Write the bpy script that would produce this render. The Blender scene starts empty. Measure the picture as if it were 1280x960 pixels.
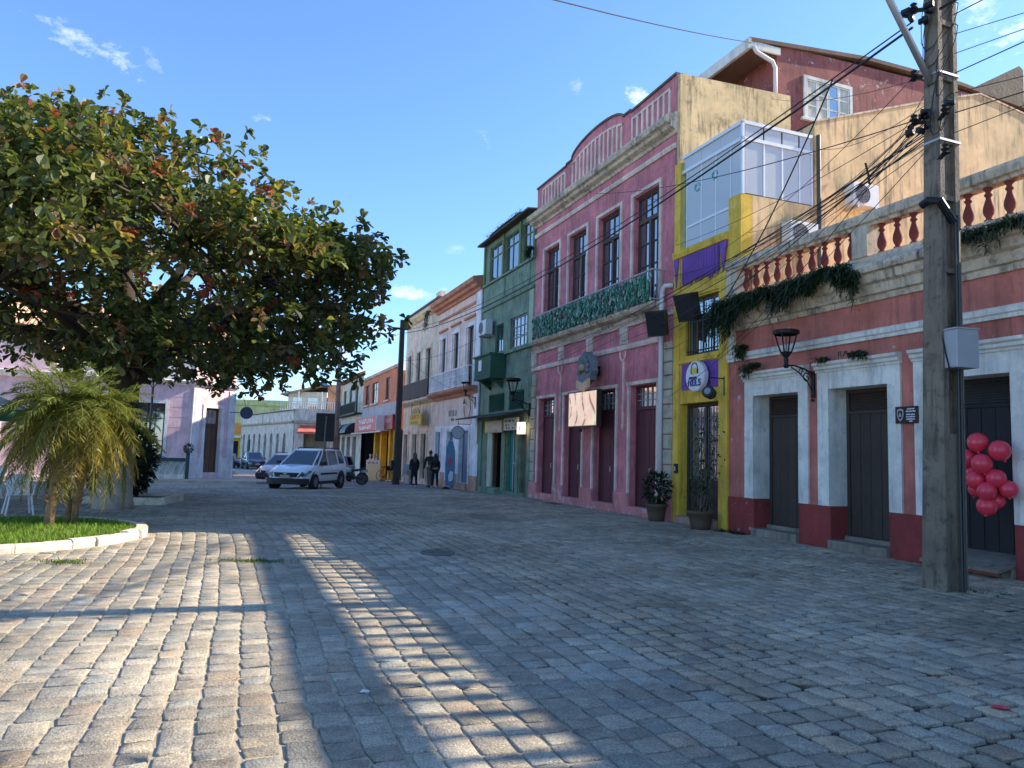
import bpy, math, random
import numpy as np
from mathutils import Vector, Matrix

random.seed(11)
rng = np.random.default_rng(11)
S = bpy.context.scene
COL = S.collection
R = math.radians

# ------------------------------------------------------------------ camera
cam_d = bpy.data.cameras.new('camera')
cam = bpy.data.objects.new('camera', cam_d)
COL.objects.link(cam)
cam_d.sensor_width = 36.0
cam_d.lens = 930 / 1280 * 36
cam_d.clip_start = 0.05
cam_d.clip_end = 3000
_p, _r = R(5.35), R(1.7)
_f = Vector((0, math.cos(_p), math.sin(_p)))
_u0 = Vector((0, -math.sin(_p), math.cos(_p)))
_r0 = Vector((1, 0, 0))
_rt = _r0 * math.cos(_r) + _u0 * math.sin(_r)
_up = _u0 * math.cos(_r) - _r0 * math.sin(_r)
cam.matrix_world = Matrix(((_rt.x, _up.x, -_f.x, 0), (_rt.y, _up.y, -_f.y, 0), (_rt.z, _up.z, -_f.z, 1.6), (0, 0, 0, 1)))
S.camera = cam

# ------------------------------------------------------------------ sky and sun
SUN_EL = R(31.0)
SUN_AZ = R(15.4)          # measured from +X towards +Y
sun_vec = Vector((math.cos(SUN_EL) * math.cos(SUN_AZ), math.cos(SUN_EL) * math.sin(SUN_AZ), math.sin(SUN_EL)))
world = bpy.data.worlds.new('World')
S.world = world
world.use_nodes = True
wn, wl = world.node_tree.nodes, world.node_tree.links
wn.clear()
out = wn.new('ShaderNodeOutputWorld')
bg = wn.new('ShaderNodeBackground')
sky = wn.new('ShaderNodeTexSky')
sky.sky_type = 'NISHITA'
sky.sun_disc = False
sky.sun_elevation = SUN_EL
sky.sun_rotation = math.pi / 2 - SUN_AZ
sky.altitude = 0
sky.air_density = 1.0
sky.dust_density = 0.4
sky.ozone_density = 2.6
bg.inputs[1].default_value = 0.15


def wnode(kind, **kw):
    n = wn.new(kind)
    for k, v in kw.items():
        setattr(n, k, v)
    return n


def wmath(op, a, b=None, clamp=False):
    n = wn.new('ShaderNodeMath')
    n.operation = op
    n.use_clamp = clamp
    for i, x in enumerate((a, b)):
        if x is None:
            continue
        if isinstance(x, (int, float)):
            n.inputs[i].default_value = x
        else:
            wl.new(x, n.inputs[i])
    return n.outputs[0]


tc = wn.new('ShaderNodeTexCoord')
DIR = tc.outputs['Generated']


def wdot(v):
    n = wn.new('ShaderNodeVectorMath')
    n.operation = 'DOT_PRODUCT'
    wl.new(DIR, n.inputs[0])
    n.inputs[1].default_value = v
    return n.outputs['Value']


def wnoise(scale, detail=6, rough=.6, stretch=(1, 1, 1)):
    mp = wn.new('ShaderNodeMapping')
    mp.inputs['Scale'].default_value = stretch
    wl.new(DIR, mp.inputs[0])
    n = wn.new('ShaderNodeTexNoise')
    n.inputs['Scale'].default_value = scale
    n.inputs['Detail'].default_value = detail
    n.inputs['Roughness'].default_value = rough
    wl.new(mp.outputs[0], n.inputs[0])
    return n.outputs[0]


fine = wnoise(34, 8, .68, (1, 1, 1.9))
mask = None
# small scattered clouds: direction as azimuth (from +Y to +X) and elevation, half sizes in degrees
for az, el, sa, se, tilt, amt in [(-30.9, 25.3, 3.4, .95, -14, .62), (-29.4, 25.0, 1.6, .8, -20, .8), (-27.5, 25.6, 1.5, .55, -48, .33), (-19.3, 23.2, 1.1, .42, -6, .62),
                                  (9.4, 26.6, 1.15, 1.0, 15, 1.1), (4.6, 27.1, .7, .8, 60, .38), (-2.6, 23.3, 1.3, .5, -48, .36), (-4.7, 15.5, 1.2, .5, 10, .25),
                                  (-8.0, 11.9, 3.2, .75, 2, .95), (-10.4, 8.9, 2.6, 1.0, 4, .8), (35.2, 26.9, 2.2, 1.3, 12, 1.0), (32.6, 28.6, 1.5, 1.0, 0, .7), (30.3, 30.2, 1.6, .9, 25, .55),
                                  (52, 28, 6, 2, 10, 1.), (-60, 22, 5, 1.6, 5, .8), (75, 24, 5, 2, 0, .9), (-16, 6.5, 6, 1.6, 2, .9),
                                  (-100, 25, 5, 1.6, 5, .8), (120, 28, 5, 2, -5, .9), (170, 22, 6, 2, 0, .9), (-145, 30, 5, 1.6, 5, .8)]:
    a, e, t = R(az), R(el), R(tilt)
    c = Vector((math.sin(a) * math.cos(e), math.cos(a) * math.cos(e), math.sin(e)))
    rr = Vector((math.cos(a), -math.sin(a), 0))
    uu = rr.cross(c)
    r2 = rr * math.cos(t) + uu * math.sin(t)
    u2 = uu * math.cos(t) - rr * math.sin(t)
    x = wmath('DIVIDE', wdot(r2), math.sin(R(sa)))
    y = wmath('DIVIDE', wdot(u2), math.sin(R(se)))
    d2 = wmath('ADD', wmath('MULTIPLY', x, x), wmath('MULTIPLY', y, y))
    front = wmath('GREATER_THAN', wdot(c), 0.5)
    v = wmath('SUBTRACT', 1.0, wmath('SQRT', d2))
    v = wmath('ADD', v, wmath('MULTIPLY', wmath('SUBTRACT', fine, .57), 4.6))
    v = wmath('MULTIPLY', wmath('MULTIPLY', v, .62, True), front)
    v = wmath('MULTIPLY', v, amt)
    mask = v if mask is None else wmath('MAXIMUM', mask, v)
# a belt of fair-weather cloud low over the whole horizon
sep = wn.new('ShaderNodeSeparateXYZ')
wl.new(DIR, sep.inputs[0])
low = wmath('SUBTRACT', 1.0, wmath('DIVIDE', wmath('ABSOLUTE', wmath('SUBTRACT', sep.outputs[2], .07)), .09), True)
belt = wmath('MULTIPLY', wmath('SUBTRACT', wnoise(7, 6, .6, (1, 1, 2.2)), .47), 4.5, True)
mask = wmath('MAXIMUM', mask, wmath('MULTIPLY', wmath('MULTIPLY', low, belt), .5))
mixn = wn.new('ShaderNodeMix')
mixn.data_type = 'RGBA'
wl.new(mask, mixn.inputs[0])
tint = wn.new('ShaderNodeMix')
tint.data_type = 'RGBA'
tint.blend_type = 'MULTIPLY'
tint.inputs[0].default_value = 1
wl.new(sky.outputs[0], tint.inputs[6])
tint.inputs[7].default_value = (.545, .69, .86, 1)      # the clean deep blue of the day
wl.new(tint.outputs[2], mixn.inputs[6])
mixn.inputs[7].default_value = (4.3, 4.45, 4.7, 1)
wl.new(mixn.outputs[2], bg.inputs[0])
wl.new(bg.outputs[0], out.inputs[0])

sun_d = bpy.data.lights.new('sun', 'SUN')
sun_d.energy = 4.1
sun_d.angle = R(0.5)
sun_d.color = (1.0, .86, .66)
sun = bpy.data.objects.new('sun', sun_d)
COL.objects.link(sun)
sun.location = sun_vec * 60
sun.rotation_euler = sun_vec.to_track_quat('Z', 'Y').to_euler()

S.view_settings.view_transform = 'Standard'
S.view_settings.look = 'None'
S.view_settings.gamma = 1
S.view_settings.use_curve_mapping = False
S.view_settings.exposure = 1.38
S.render.engine = 'CYCLES'
S.cycles.max_bounces = 14
S.cycles.diffuse_bounces = 8
S.cycles.transparent_max_bounces = 16

# ------------------------------------------------------------------ street frame: u along the facades (towards camera), v into them
EX = Vector((.36, -math.sqrt(1 - .36 ** 2), 0))
EY = Vector((-EX.y, EX.x, 0))
ORG = Vector((5.06, 17.25, 0))
ANG = math.atan2(EX.y, EX.x)


def W(u, v, z=0.0):
    return ORG + EX * u + EY * v + Vector((0, 0, z))


def gz(y):
    """height of the street, it falls a little away from the camera"""
    t = min(max(y - 27, 0), 40)
    return -0.018 * t * min(1, t / 4)


def gzu(u, v):
    return gz(W(u, v).y)


# ------------------------------------------------------------------ mesh helpers
class MB:
    def __init__(s):
        s.v, s.f = [], []

    def add(s, vs, fs):
        o = len(s.v)
        s.v += [tuple(p) for p in vs]
        s.f += [tuple(i + o for i in f) for f in fs]
        return s

    def box(s, x0, x1, y0, y1, z0, z1):
        vs = [(x, y, z) for z in (z0, z1) for y in (y0, y1) for x in (x0, x1)]
        return s.add(vs, [(0, 2, 3, 1), (4, 5, 7, 6), (0, 1, 5, 4), (2, 6, 7, 3), (0, 4, 6, 2), (1, 3, 7, 5)])

    def bbox(s, x0, x1, y0, y1, z0, z1, b=.02):
        """box with chamfered front edges (front is -y)"""
        f = [(x0 + b, y0, z0 + b), (x1 - b, y0, z0 + b), (x1 - b, y0, z1 - b), (x0 + b, y0, z1 - b)]
        m = [(x0, y0 + b, z0), (x1, y0 + b, z0), (x1, y0 + b, z1), (x0, y0 + b, z1)]
        k = [(x0, y1, z0), (x1, y1, z0), (x1, y1, z1), (x0, y1, z1)]
        fs = [(0, 1, 2, 3)]
        for i in range(4):
            j = (i + 1) % 4
            fs += [(4 + i, 4 + j, j, i), (8 + i, 8 + j, 4 + j, 4 + i)]
        return s.add(f + m + k, fs)

    def quad(s, a, b, c, d):
        return s.add([a, b, c, d], [(0, 1, 2, 3)])

    def prism(s, poly, y0, y1, ax='y'):
        """poly in xz (ax y), yz (ax x) or xy (ax z) extruded along ax"""
        n = len(poly)

        def P(a, b, t):
            return {'y': (a, t, b), 'x': (t, a, b), 'z': (a, b, t)}[ax]
        vs = [P(a, b, y0) for a, b in poly] + [P(a, b, y1) for a, b in poly]
        fs = [tuple(range(n)), tuple(range(2 * n - 1, n - 1, -1))]
        fs += [(i, i + n, (i + 1) % n + n, (i + 1) % n) for i in range(n)]
        return s.add(vs, fs)

    def tube(s, path, rad, n=6, cap=True):
        path = [Vector(p) for p in path]
        m = len(path)
        rads = rad if isinstance(rad, (list, tuple)) else [rad] * m
        up = Vector((0, 0, 1))
        vs, prev = [], None
        for i, p in enumerate(path):
            d = (path[min(i + 1, m - 1)] - path[max(i - 1, 0)]).normalized()
            if prev is None:
                a = d.cross(up)
                if a.length < 1e-3:
                    a = d.cross(Vector((1, 0, 0)))
                a.normalize()
            else:
                a = (prev - d * prev.dot(d)).normalized()
            prev = a
            b = d.cross(a)
            for k in range(n):
                t = 2 * math.pi * k / n
                vs.append(p + (a * math.cos(t) + b * math.sin(t)) * rads[i])
        fs = []
        for i in range(m - 1):
            for k in range(n):
                k2 = (k + 1) % n
                fs.append((i * n + k, i * n + k2, (i + 1) * n + k2, (i + 1) * n + k))
        if cap:
            fs += [tuple(range(n - 1, -1, -1)), tuple((m - 1) * n + k for k in range(n))]
        return s.add(vs, fs)

    def lathe(s, prof, c=(0, 0, 0), n=12, sx=1, sy=1, cap=True):
        vs, fs = [], []
        for r, z in prof:
            for k in range(n):
                t = 2 * math.pi * k / n
                vs.append((c[0] + r * math.cos(t) * sx, c[1] + r * math.sin(t) * sy, c[2] + z))
        for i in range(len(prof) - 1):
            for k in range(n):
                k2 = (k + 1) % n
                fs.append((i * n + k, i * n + k2, (i + 1) * n + k2, (i + 1) * n + k))
        if cap:
            fs += [tuple(range(n - 1, -1, -1)), tuple((len(prof) - 1) * n + k for k in range(n))]
        return s.add(vs, fs)

    def ball(s, c, r, n=10, m=7, sz=1):
        prof = [(r * math.sin(math.pi * (i + .0) / m) + 1e-4, -r * sz * math.cos(math.pi * i / m)) for i in range(m + 1)]
        return s.lathe(prof, c, n)

    def frame(s, x0, x1, z0, z1, w, y0, y1, bottom=True):
        s.box(x0, x0 + w, y0, y1, z0, z1)
        s.box(x1 - w, x1, y0, y1, z0, z1)
        s.box(x0 + w, x1 - w, y0 + .002, y1, z1 - w, z1)
        if bottom:
            s.box(x0 + w, x1 - w, y0 + .002, y1, z0, z0 + w)
        return s

    def wall(s, x0, x1, z0, z1, holes, y=0.0, depth=.3, reveals=True):
        xs = sorted({x0, x1, *[h[0] for h in holes], *[h[1] for h in holes]})
        zs = sorted({z0, z1, *[h[2] for h in holes], *[h[3] for h in holes]})
        for i in range(len(xs) - 1):
            for j in range(len(zs) - 1):
                cx, cz = (xs[i] + xs[i + 1]) / 2, (zs[j] + zs[j + 1]) / 2
                if any(h[0] < cx < h[1] and h[2] < cz < h[3] for h in holes):
                    continue
                s.quad((xs[i], y, zs[j]), (xs[i + 1], y, zs[j]), (xs[i + 1], y, zs[j + 1]), (xs[i], y, zs[j + 1]))
        if reveals:
            for h in holes:
                s.reveal(*h, y, y + depth)
        return s

    def reveal(s, a, b, c, d, y0, y1, sill=True):
        s.quad((a, y0, c), (a, y1, c), (a, y1, d), (a, y0, d))
        s.quad((b, y0, c), (b, y0, d), (b, y1, d), (b, y1, c))
        s.quad((a, y0, d), (a, y1, d), (b, y1, d), (b, y0, d))
        if sill:
            s.quad((a, y0, c), (b, y0, c), (b, y1, c), (a, y1, c))
        return s

    def mould(s, x0, x1, prof):
        """profile [(y,z)] extruded along x"""
        return s.prism(prof, x0, x1, 'x')

    def mesh(s, name, off=(0, 0, 0)):
        me = bpy.data.meshes.new(name)
        me.from_pydata([(p[0] - off[0], p[1] - off[1], p[2] - off[2]) for p in s.v], [], s.f)
        me.update()
        return me


def tag(o, label=None, cat=None, group=None, kind=None):
    if label:
        o['label'] = label
    if cat:
        o['category'] = cat
    if group:
        o['group'] = group
    if kind:
        o['kind'] = kind
    return o


def link(name, me, m=None, parent=None, loc=(0, 0, 0), rz=0.0, smooth=False):
    o = bpy.data.objects.new(name, me)
    COL.objects.link(o)
    o.location = loc
    o.rotation_euler = (0, 0, rz)
    if parent:
        o.parent = parent
    if m and me and not me.materials:
        me.materials.append(m)
    if smooth and me:
        me.polygons.foreach_set('use_smooth', [True] * len(me.polygons))
    return o


def thing(name, label, cat, loc=(0, 0, 0), rz=0.0, group=None):
    o = bpy.data.objects.new(name, None)
    COL.objects.link(o)
    o.location = loc
    o.rotation_euler = (0, 0, rz)
    o.empty_display_size = .2
    return tag(o, label, cat, group)


def part(name, mb, m, parent, smooth=False, loc=(0, 0, 0), rz=0.0):
    return link(name, mb.mesh(name), m, parent, loc, rz, smooth)


class Bld:
    """a building in the street frame; meshes are given in (u, v, z)"""

    def __init__(s, name, label, u0, cat='building', loc=None, ang=None):
        s.u0 = u0
        s.r = thing(name, label, cat, W(u0, 0, 0) if loc is None else loc, ANG if ang is None else ang)

    def part(s, name, mb, m, parent=None, smooth=False):
        return link(name, mb.mesh(name, (s.u0, 0, 0)), m, parent or s.r, smooth=smooth)

    def inst(s, name, me, m, loc, parent=None, rz=0.0, scale=None):
        o = link(name, me, m, parent or s.r, (loc[0] - s.u0, loc[1], loc[2]), rz)
        if scale:
            o.scale = scale
        return o


def text_mesh(txt, size, depth=.006, bold=0.0):
    c = bpy.data.curves.new('txt', 'FONT')
    c.body = txt
    c.size = size
    c.extrude = depth
    c.offset = bold
    c.align_x = 'CENTER'
    c.align_y = 'CENTER'
    c.resolution_u = 3
    o = bpy.data.objects.new('txt', c)
    COL.objects.link(o)
    dg = bpy.context.evaluated_depsgraph_get()
    me = bpy.data.meshes.new_from_object(o.evaluated_get(dg))
    bpy.data.objects.remove(o)
    bpy.data.curves.remove(c)
    me.name = 'lettering'
    return me


def put_text(txt, size, m, parent, loc, rz=0.0, bold=0.0, width=None, name='lettering'):
    """text standing upright, read from -y of the parent"""
    me = text_mesh(txt, size, bold=bold)
    o = link(name, me, m, parent, loc)
    o.rotation_euler = (R(90), 0, rz)
    if width:
        w = max(v.co.x for v in me.vertices) - min(v.co.x for v in me.vertices)
        o.scale = (width / w, 1, 1)
    return o


def worn_print(parent, x0, x1, z0, z1, m, n, y=-.004, name='worn_print'):
    """a line of print too worn or far away to read: short upright and level strokes"""
    mb = MB()
    w = (x1 - x0) / n
    for k in range(n):
        x, st = x0 + w * k, w * .2
        mb.box(x, x + st, y, 0, z0, z1)
        if random.random() < .6:
            mb.box(x + w * .55, x + w * .55 + st, y, 0, z0, z1 - (z1 - z0) * random.choice((0, .4)))
        zz = random.choice((z0, (z0 + z1) / 2 - st / 2, z1 - st))
        mb.box(x + st, x + w * .55, y, 0, zz, min(zz + st, z1))
    return tag(part(name, mb, m, parent), kind='stuff')


# ------------------------------------------------------------------ materials
def _new(name):
    m = bpy.data.materials.new(name)
    m.use_nodes = True
    n, l = m.node_tree.nodes, m.node_tree.links
    return m, n, l, n['Principled BSDF']


def _noise(n, l, scale, detail=4, rough=.6, stretch=None, coord=None):
    if coord is None:
        coord = n.new('ShaderNodeTexCoord').outputs['Object']
    if stretch:
        mp = n.new('ShaderNodeMapping')
        mp.inputs['Scale'].default_value = stretch
        l.new(coord, mp.inputs[0])
        coord = mp.outputs[0]
    t = n.new('ShaderNodeTexNoise')
    t.inputs['Scale'].default_value = scale
    t.inputs['Detail'].default_value = detail
    t.inputs['Roughness'].default_value = rough
    l.new(coord, t.inputs[0])
    return t.outputs[0]


def _ramp(n, l, fac, a, b):
    t = n.new('ShaderNodeMapRange')
    t.inputs[1].default_value = a
    t.inputs[2].default_value = b
    l.new(fac, t.inputs[0])
    return t.outputs[0]


def _mix(n, l, fac, a, b, mode='MIX'):
    t = n.new('ShaderNodeMix')
    t.data_type = 'RGBA'
    t.blend_type = mode
    for sock, x in ((t.inputs[0], fac), (t.inputs[6], a), (t.inputs[7], b)):
        if isinstance(x, (int, float)):
            sock.default_value = x
        elif isinstance(x, tuple):
            sock.default_value = (*x[:3], 1)
        else:
            l.new(x, sock)
    return t.outputs[2]


def _mul(n, l, a, k):
    t = n.new('ShaderNodeMath')
    t.operation = 'MULTIPLY'
    t.use_clamp = True
    l.new(a, t.inputs[0])
    if isinstance(k, (int, float)):
        t.inputs[1].default_value = k
    else:
        l.new(k, t.inputs[1])
    return t.outputs[0]


MATS = {}


def paint(name, col, rough=.85, var=.18, dirt=(.05, .045, .04), streak=.35, blotch=.3, peel=None, peel_amt=.0, bump=.25, bscale=30, metal=0., spec=.4, scale=1.2, attr=None, attr_mix=1.):
    """weathered paint or plaster: tone variation, run-down stains, blotches, flaked patches, fine relief"""
    if name in MATS:
        return MATS[name]
    m, n, l, b = _new(name)
    col = tuple(min(.82, c * k) for c, k in zip(col, (1.72, 1.50, 1.24)))
    base = col
    wco = n.new('ShaderNodeNewGeometry').outputs['Position'] if attr else None
    if attr:
        a = n.new('ShaderNodeAttribute')
        a.attribute_name = attr
        base = a.outputs['Color']
    big = _noise(n, l, scale, 5, .65, coord=wco)
    dk = tuple(c * (1 - var * 1.6) for c in col)
    lt = tuple(min(1, c * (1 + var)) for c in col)
    c = _mix(n, l, _ramp(n, l, big, .3, .7), dk, lt)
    if attr:
        c = _mix(n, l, .9, c, base)
        gr = _noise(n, l, 75, 3, .8, coord=wco)
        c = _mix(n, l, .9, c, _mix(n, l, _ramp(n, l, gr, .34, .66), (.5, .5, .5), (1.5, 1.48, 1.45)), 'MULTIPLY')
        g2 = _noise(n, l, 9, 5, .7, coord=wco)
        c = _mix(n, l, .7, c, _mix(n, l, _ramp(n, l, g2, .3, .7), (.62, .64, .66), (1.35, 1.3, 1.22)), 'MULTIPLY')
        g3 = _noise(n, l, .45, 6, .65, coord=wco)
        c = _mix(n, l, .85, c, _mix(n, l, _ramp(n, l, g3, .34, .62), (.58, .56, .52), (1.16, 1.15, 1.13)), 'MULTIPLY')
    if blotch:
        bn = _noise(n, l, scale * 2.7, 8, .72, coord=wco)
        c = _mix(n, l, _mul(n, l, _ramp(n, l, bn, .52, .75), blotch), c, dirt)
    if streak:
        sn = _noise(n, l, 5, 6, .7, (1.6, 1.6, .16))
        sm = _noise(n, l, .9, 3, .6)
        fac = _mul(n, l, _mul(n, l, _ramp(n, l, sn, .47, .66), _ramp(n, l, sm, .36, .58)), streak)
        c = _mix(n, l, fac, c, dirt)
    if peel:
        pn = _noise(n, l, 4.2, 9, .68)
        pm = _noise(n, l, 1.1, 2, .5)
        fac = _mul(n, l, _ramp(n, l, pn, .63 - peel_amt * .12, .66 - peel_amt * .12), _ramp(n, l, pm, .42, .5))
        c = _mix(n, l, fac, c, peel)
    l.new(c, b.inputs['Base Color'])
    b.inputs['Roughness'].default_value = rough
    b.inputs['Metallic'].default_value = metal
    b.inputs['Specular IOR Level'].default_value = spec
    if bump:
        bp = n.new('ShaderNodeBump')
        bp.inputs['Strength'].default_value = bump
        bp.inputs['Distance'].default_value = .02
        l.new(_noise(n, l, bscale, 6, .65, coord=wco), bp.inputs['Height'])
        l.new(bp.outputs[0], b.inputs['Normal'])
    MATS[name] = m
    return m


def simple(name, col, rough=.5, metal=0., spec=.5, var=.1, coat=0., ior=None):
    if name in MATS:
        return MATS[name]
    m, n, l, b = _new(name)
    c = _mix(n, l, _noise(n, l, 6, 4), tuple(x * (1 - var) for x in col), tuple(min(1, x * (1 + var)) for x in col))
    l.new(c, b.inputs['Base Color'])
    b.inputs['Roughness'].default_value = rough
    b.inputs['Metallic'].default_value = metal
    b.inputs['Specular IOR Level'].default_value = spec
    b.inputs['Coat Weight'].default_value = coat
    if ior:
        b.inputs['IOR'].default_value = ior
    MATS[name] = m
    return m


def emit(name, col, k):
    m, n, l, b = _new(name)
    b.inputs['Base Color'].default_value = (*col, 1)
    b.inputs['Emission Color'].default_value = (*col, 1)
    b.inputs['Emission Strength'].default_value = k
    MATS[name] = m
    return m


def glass(name, tint=(.9, .95, .97), clear=.38):
    """thin pane: mostly milky white, brightness put into the diffuse part, with a mirror-like sheen"""
    m, n, l, b = _new(name)
    n.remove(b)
    tr = n.new('ShaderNodeBsdfTransparent')
    tr.inputs[0].default_value = (*tint, 1)
    gl = n.new('ShaderNodeBsdfGlossy')
    gl.inputs['Roughness'].default_value = .03
    df = n.new('ShaderNodeBsdfDiffuse')
    df.inputs[0].default_value = (.84, .87, .88, 1)  # whiteness stands in for the bright terrace interior behind the panes
    fr = n.new('ShaderNodeFresnel')
    fr.inputs[0].default_value = 1.6
    m1 = n.new('ShaderNodeMixShader')
    m1.inputs[0].default_value = 1 - clear
    l.new(tr.outputs[0], m1.inputs[1])
    l.new(df.outputs[0], m1.inputs[2])
    m2 = n.new('ShaderNodeMixShader')
    l.new(fr.outputs[0], m2.inputs[0])
    l.new(m1.outputs[0], m2.inputs[1])
    l.new(gl.outputs[0], m2.inputs[2])
    l.new(m2.outputs[0], n['Material Output'].inputs[0])
    MATS[name] = m
    return m


def leafmat(name, attr='Col', transl=.35, rough=.45, tint=(1, 1, 1)):
    m, n, l, b = _new(name)
    a = n.new('ShaderNodeAttribute')
    a.attribute_name = attr
    c = _mix(n, l, 1.0, a.outputs['Color'], tint, 'MULTIPLY')
    l.new(c, b.inputs['Base Color'])
    b.inputs['Roughness'].default_value = rough
    b.inputs['Specular IOR Level'].default_value = .4
    t = n.new('ShaderNodeBsdfTranslucent')
    tc2 = _mix(n, l, 1.0, c, (1.5, 1.5, .6), 'MULTIPLY')
    l.new(tc2, t.inputs[0])
    mx = n.new('ShaderNodeMixShader')
    mx.inputs[0].default_value = transl
    l.new(b.outputs[0], mx.inputs[1])
    l.new(t.outputs[0], mx.inputs[2])
    l.new(mx.outputs[0], n['Material Output'].inputs[0])
    MATS[name] = m
    return m


def wood(name, col, rough=.7, scale=6):
    if name in MATS:
        return MATS[name]
    m, n, l, b = _new(name)
    g = _noise(n, l, scale, 6, .6, (9, 9, .6))
    g2 = _noise(n, l, 1.5, 4, .6)
    oi = n.new('ShaderNodeObjectInfo')
    c = _mix(n, l, g, tuple(x * .9 for x in col), tuple(min(1, x * 1.9) for x in col))
    c = _mix(n, l, _mul(n, l, _ramp(n, l, g2, .45, .7), .4), c, tuple(x * .45 for x in col))
    rv = n.new('ShaderNodeMapRange')
    rv.inputs[3].default_value = .8
    rv.inputs[4].default_value = 1.2
    l.new(oi.outputs['Random'], rv.inputs[0])
    cb = n.new('ShaderNodeCombineColor')
    for i in range(3):
        l.new(rv.outputs[0], cb.inputs[i])
    c = _mix(n, l, 1.0, c, cb.outputs[0], 'MULTIPLY')
    l.new(c, b.inputs['Base Color'])
    b.inputs['Roughness'].default_value = rough
    bp = n.new('ShaderNodeBump')
    bp.inputs['Strength'].default_value = .25
    bp.inputs['Distance'].default_value = .01
    l.new(g, bp.inputs['Height'])
    l.new(bp.outputs[0], b.inputs['Normal'])
    MATS[name] = m
    return m


def set_colors(me, cols):
    """one colour per face corner from one colour per face (numpy n x 3)"""
    at = me.color_attributes.new('Col', 'FLOAT_COLOR', 'CORNER')
    tot = np.empty(len(me.polygons), np.int32)
    me.polygons.foreach_get('loop_total', tot)
    a = np.ones((len(me.loops), 4), np.float32)
    a[:, :3] = np.repeat(np.asarray(cols, np.float32), tot, axis=0)
    at.data.foreach_set('color', a.ravel())


M_DARK = simple('dark_interior', (.012, .012, .014), .9, var=.3)
M_WHITE = paint('worn_white_plaster', (.46, .51, .55), dirt=(.26, .27, .27), streak=.6, blotch=.45, peel=(.55, .57, .58), peel_amt=.35)
M_TRIM = paint('grey_white_trim', (.52, .50, .50), dirt=(.06, .06, .055), streak=.6, blotch=.4)
M_CORN = paint('stained_cornice', (.40, .38, .34), dirt=(.022, .022, .02), streak=.9, blotch=.95, bump=.6, scale=1.7)
M_IRON = simple('black_iron', (.012, .014, .015), .55, .3)
M_GLASS = simple('window_glass', (.04, .055, .075), .04, 0, 1.0, .2, ior=2.6)
M_CONC = paint('weathered_concrete', (.165, .16, .15), dirt=(.03, .032, .028), streak=.6, blotch=.7, bump=.6, bscale=45)
M_POLE = paint('stained_pole_concrete', (.135, .125, .11), dirt=(.018, .019, .017), streak=.9, blotch=.95, bump=.9, bscale=30, scale=2.2)
M_STONE = paint('grey_stone_block', (.30, .31, .28), dirt=(.05, .06, .04), streak=.3, blotch=.6, bump=.7, bscale=25)
M_STEEL = simple('galvanised_steel', (.42, .43, .44), .45, .6)
M_LETTER_W = simple('white_lettering', (.75, .75, .75), .6)
M_LETTER_K = simple('black_lettering', (.02, .02, .025), .6)

# ------------------------------------------------------------------ ground: one sheet, with cobbles laid on it
def ground_material():
    m, n, l, b = _new('sand_joints_and_far_cobbles')
    co = n.new('ShaderNodeTexCoord').outputs['Object']
    mp = n.new('ShaderNodeMapping')
    mp.inputs['Rotation'].default_value = (0, 0, -ANG)
    l.new(co, mp.inputs[0])
    br = n.new('ShaderNodeTexBrick')
    br.inputs['Scale'].default_value = 1
    br.inputs['Brick Width'].default_value = .21
    br.inputs['Row Height'].default_value = .19
    br.inputs['Mortar Size'].default_value = .012
    br.inputs['Mortar Smooth'].default_value = .3
    br.inputs['Color1'].default_value = (.20, .19, .175, 1)
    br.inputs['Color2'].default_value = (.30, .275, .245, 1)
    br.inputs['Mortar'].default_value = (.09, .08, .065, 1)
    l.new(mp.outputs[0], br.inputs[0])
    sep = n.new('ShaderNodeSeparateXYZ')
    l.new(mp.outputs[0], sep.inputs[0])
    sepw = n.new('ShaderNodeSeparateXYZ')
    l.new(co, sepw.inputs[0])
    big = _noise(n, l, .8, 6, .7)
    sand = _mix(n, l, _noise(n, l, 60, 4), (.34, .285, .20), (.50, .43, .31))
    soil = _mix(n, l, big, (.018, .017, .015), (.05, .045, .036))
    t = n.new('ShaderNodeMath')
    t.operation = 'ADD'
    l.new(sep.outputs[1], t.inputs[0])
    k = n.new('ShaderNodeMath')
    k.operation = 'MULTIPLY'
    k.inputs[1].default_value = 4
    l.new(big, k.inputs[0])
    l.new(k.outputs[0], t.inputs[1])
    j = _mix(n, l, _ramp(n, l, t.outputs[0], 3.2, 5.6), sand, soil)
    moss = _ramp(n, l, _noise(n, l, 1.7, 6, .7), .58, .68)
    j = _mix(n, l, _mul(n, l, moss, .55), j, (.07, .10, .02))
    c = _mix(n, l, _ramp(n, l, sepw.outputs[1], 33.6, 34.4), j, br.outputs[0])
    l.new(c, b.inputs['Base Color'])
    b.inputs['Roughness'].default_value = .85
    bp = n.new('ShaderNodeBump')
    bp.inputs['Strength'].default_value = .5
    bp.inputs['Distance'].default_value = .02
    l.new(_noise(n, l, 45, 5, .7), bp.inputs['Height'])
    l.new(bp.outputs[0], b.inputs['Normal'])
    return m


def lump(x, y):
    """uneven settling of the paving"""
    return .008 * math.sin(x * 1.3 + y * .6) + .007 * math.sin(y * 1.9 - x * .7)


def joint_depth(x, y):
    """sand fills the joints of the plaza, they are washed out in the roadway"""
    v = (x - ORG.x) * EY.x + (y - ORG.y) * EY.y
    return .0105 + .016 * min(1, max(0, (v + 8.6) / 1.6))


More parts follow.
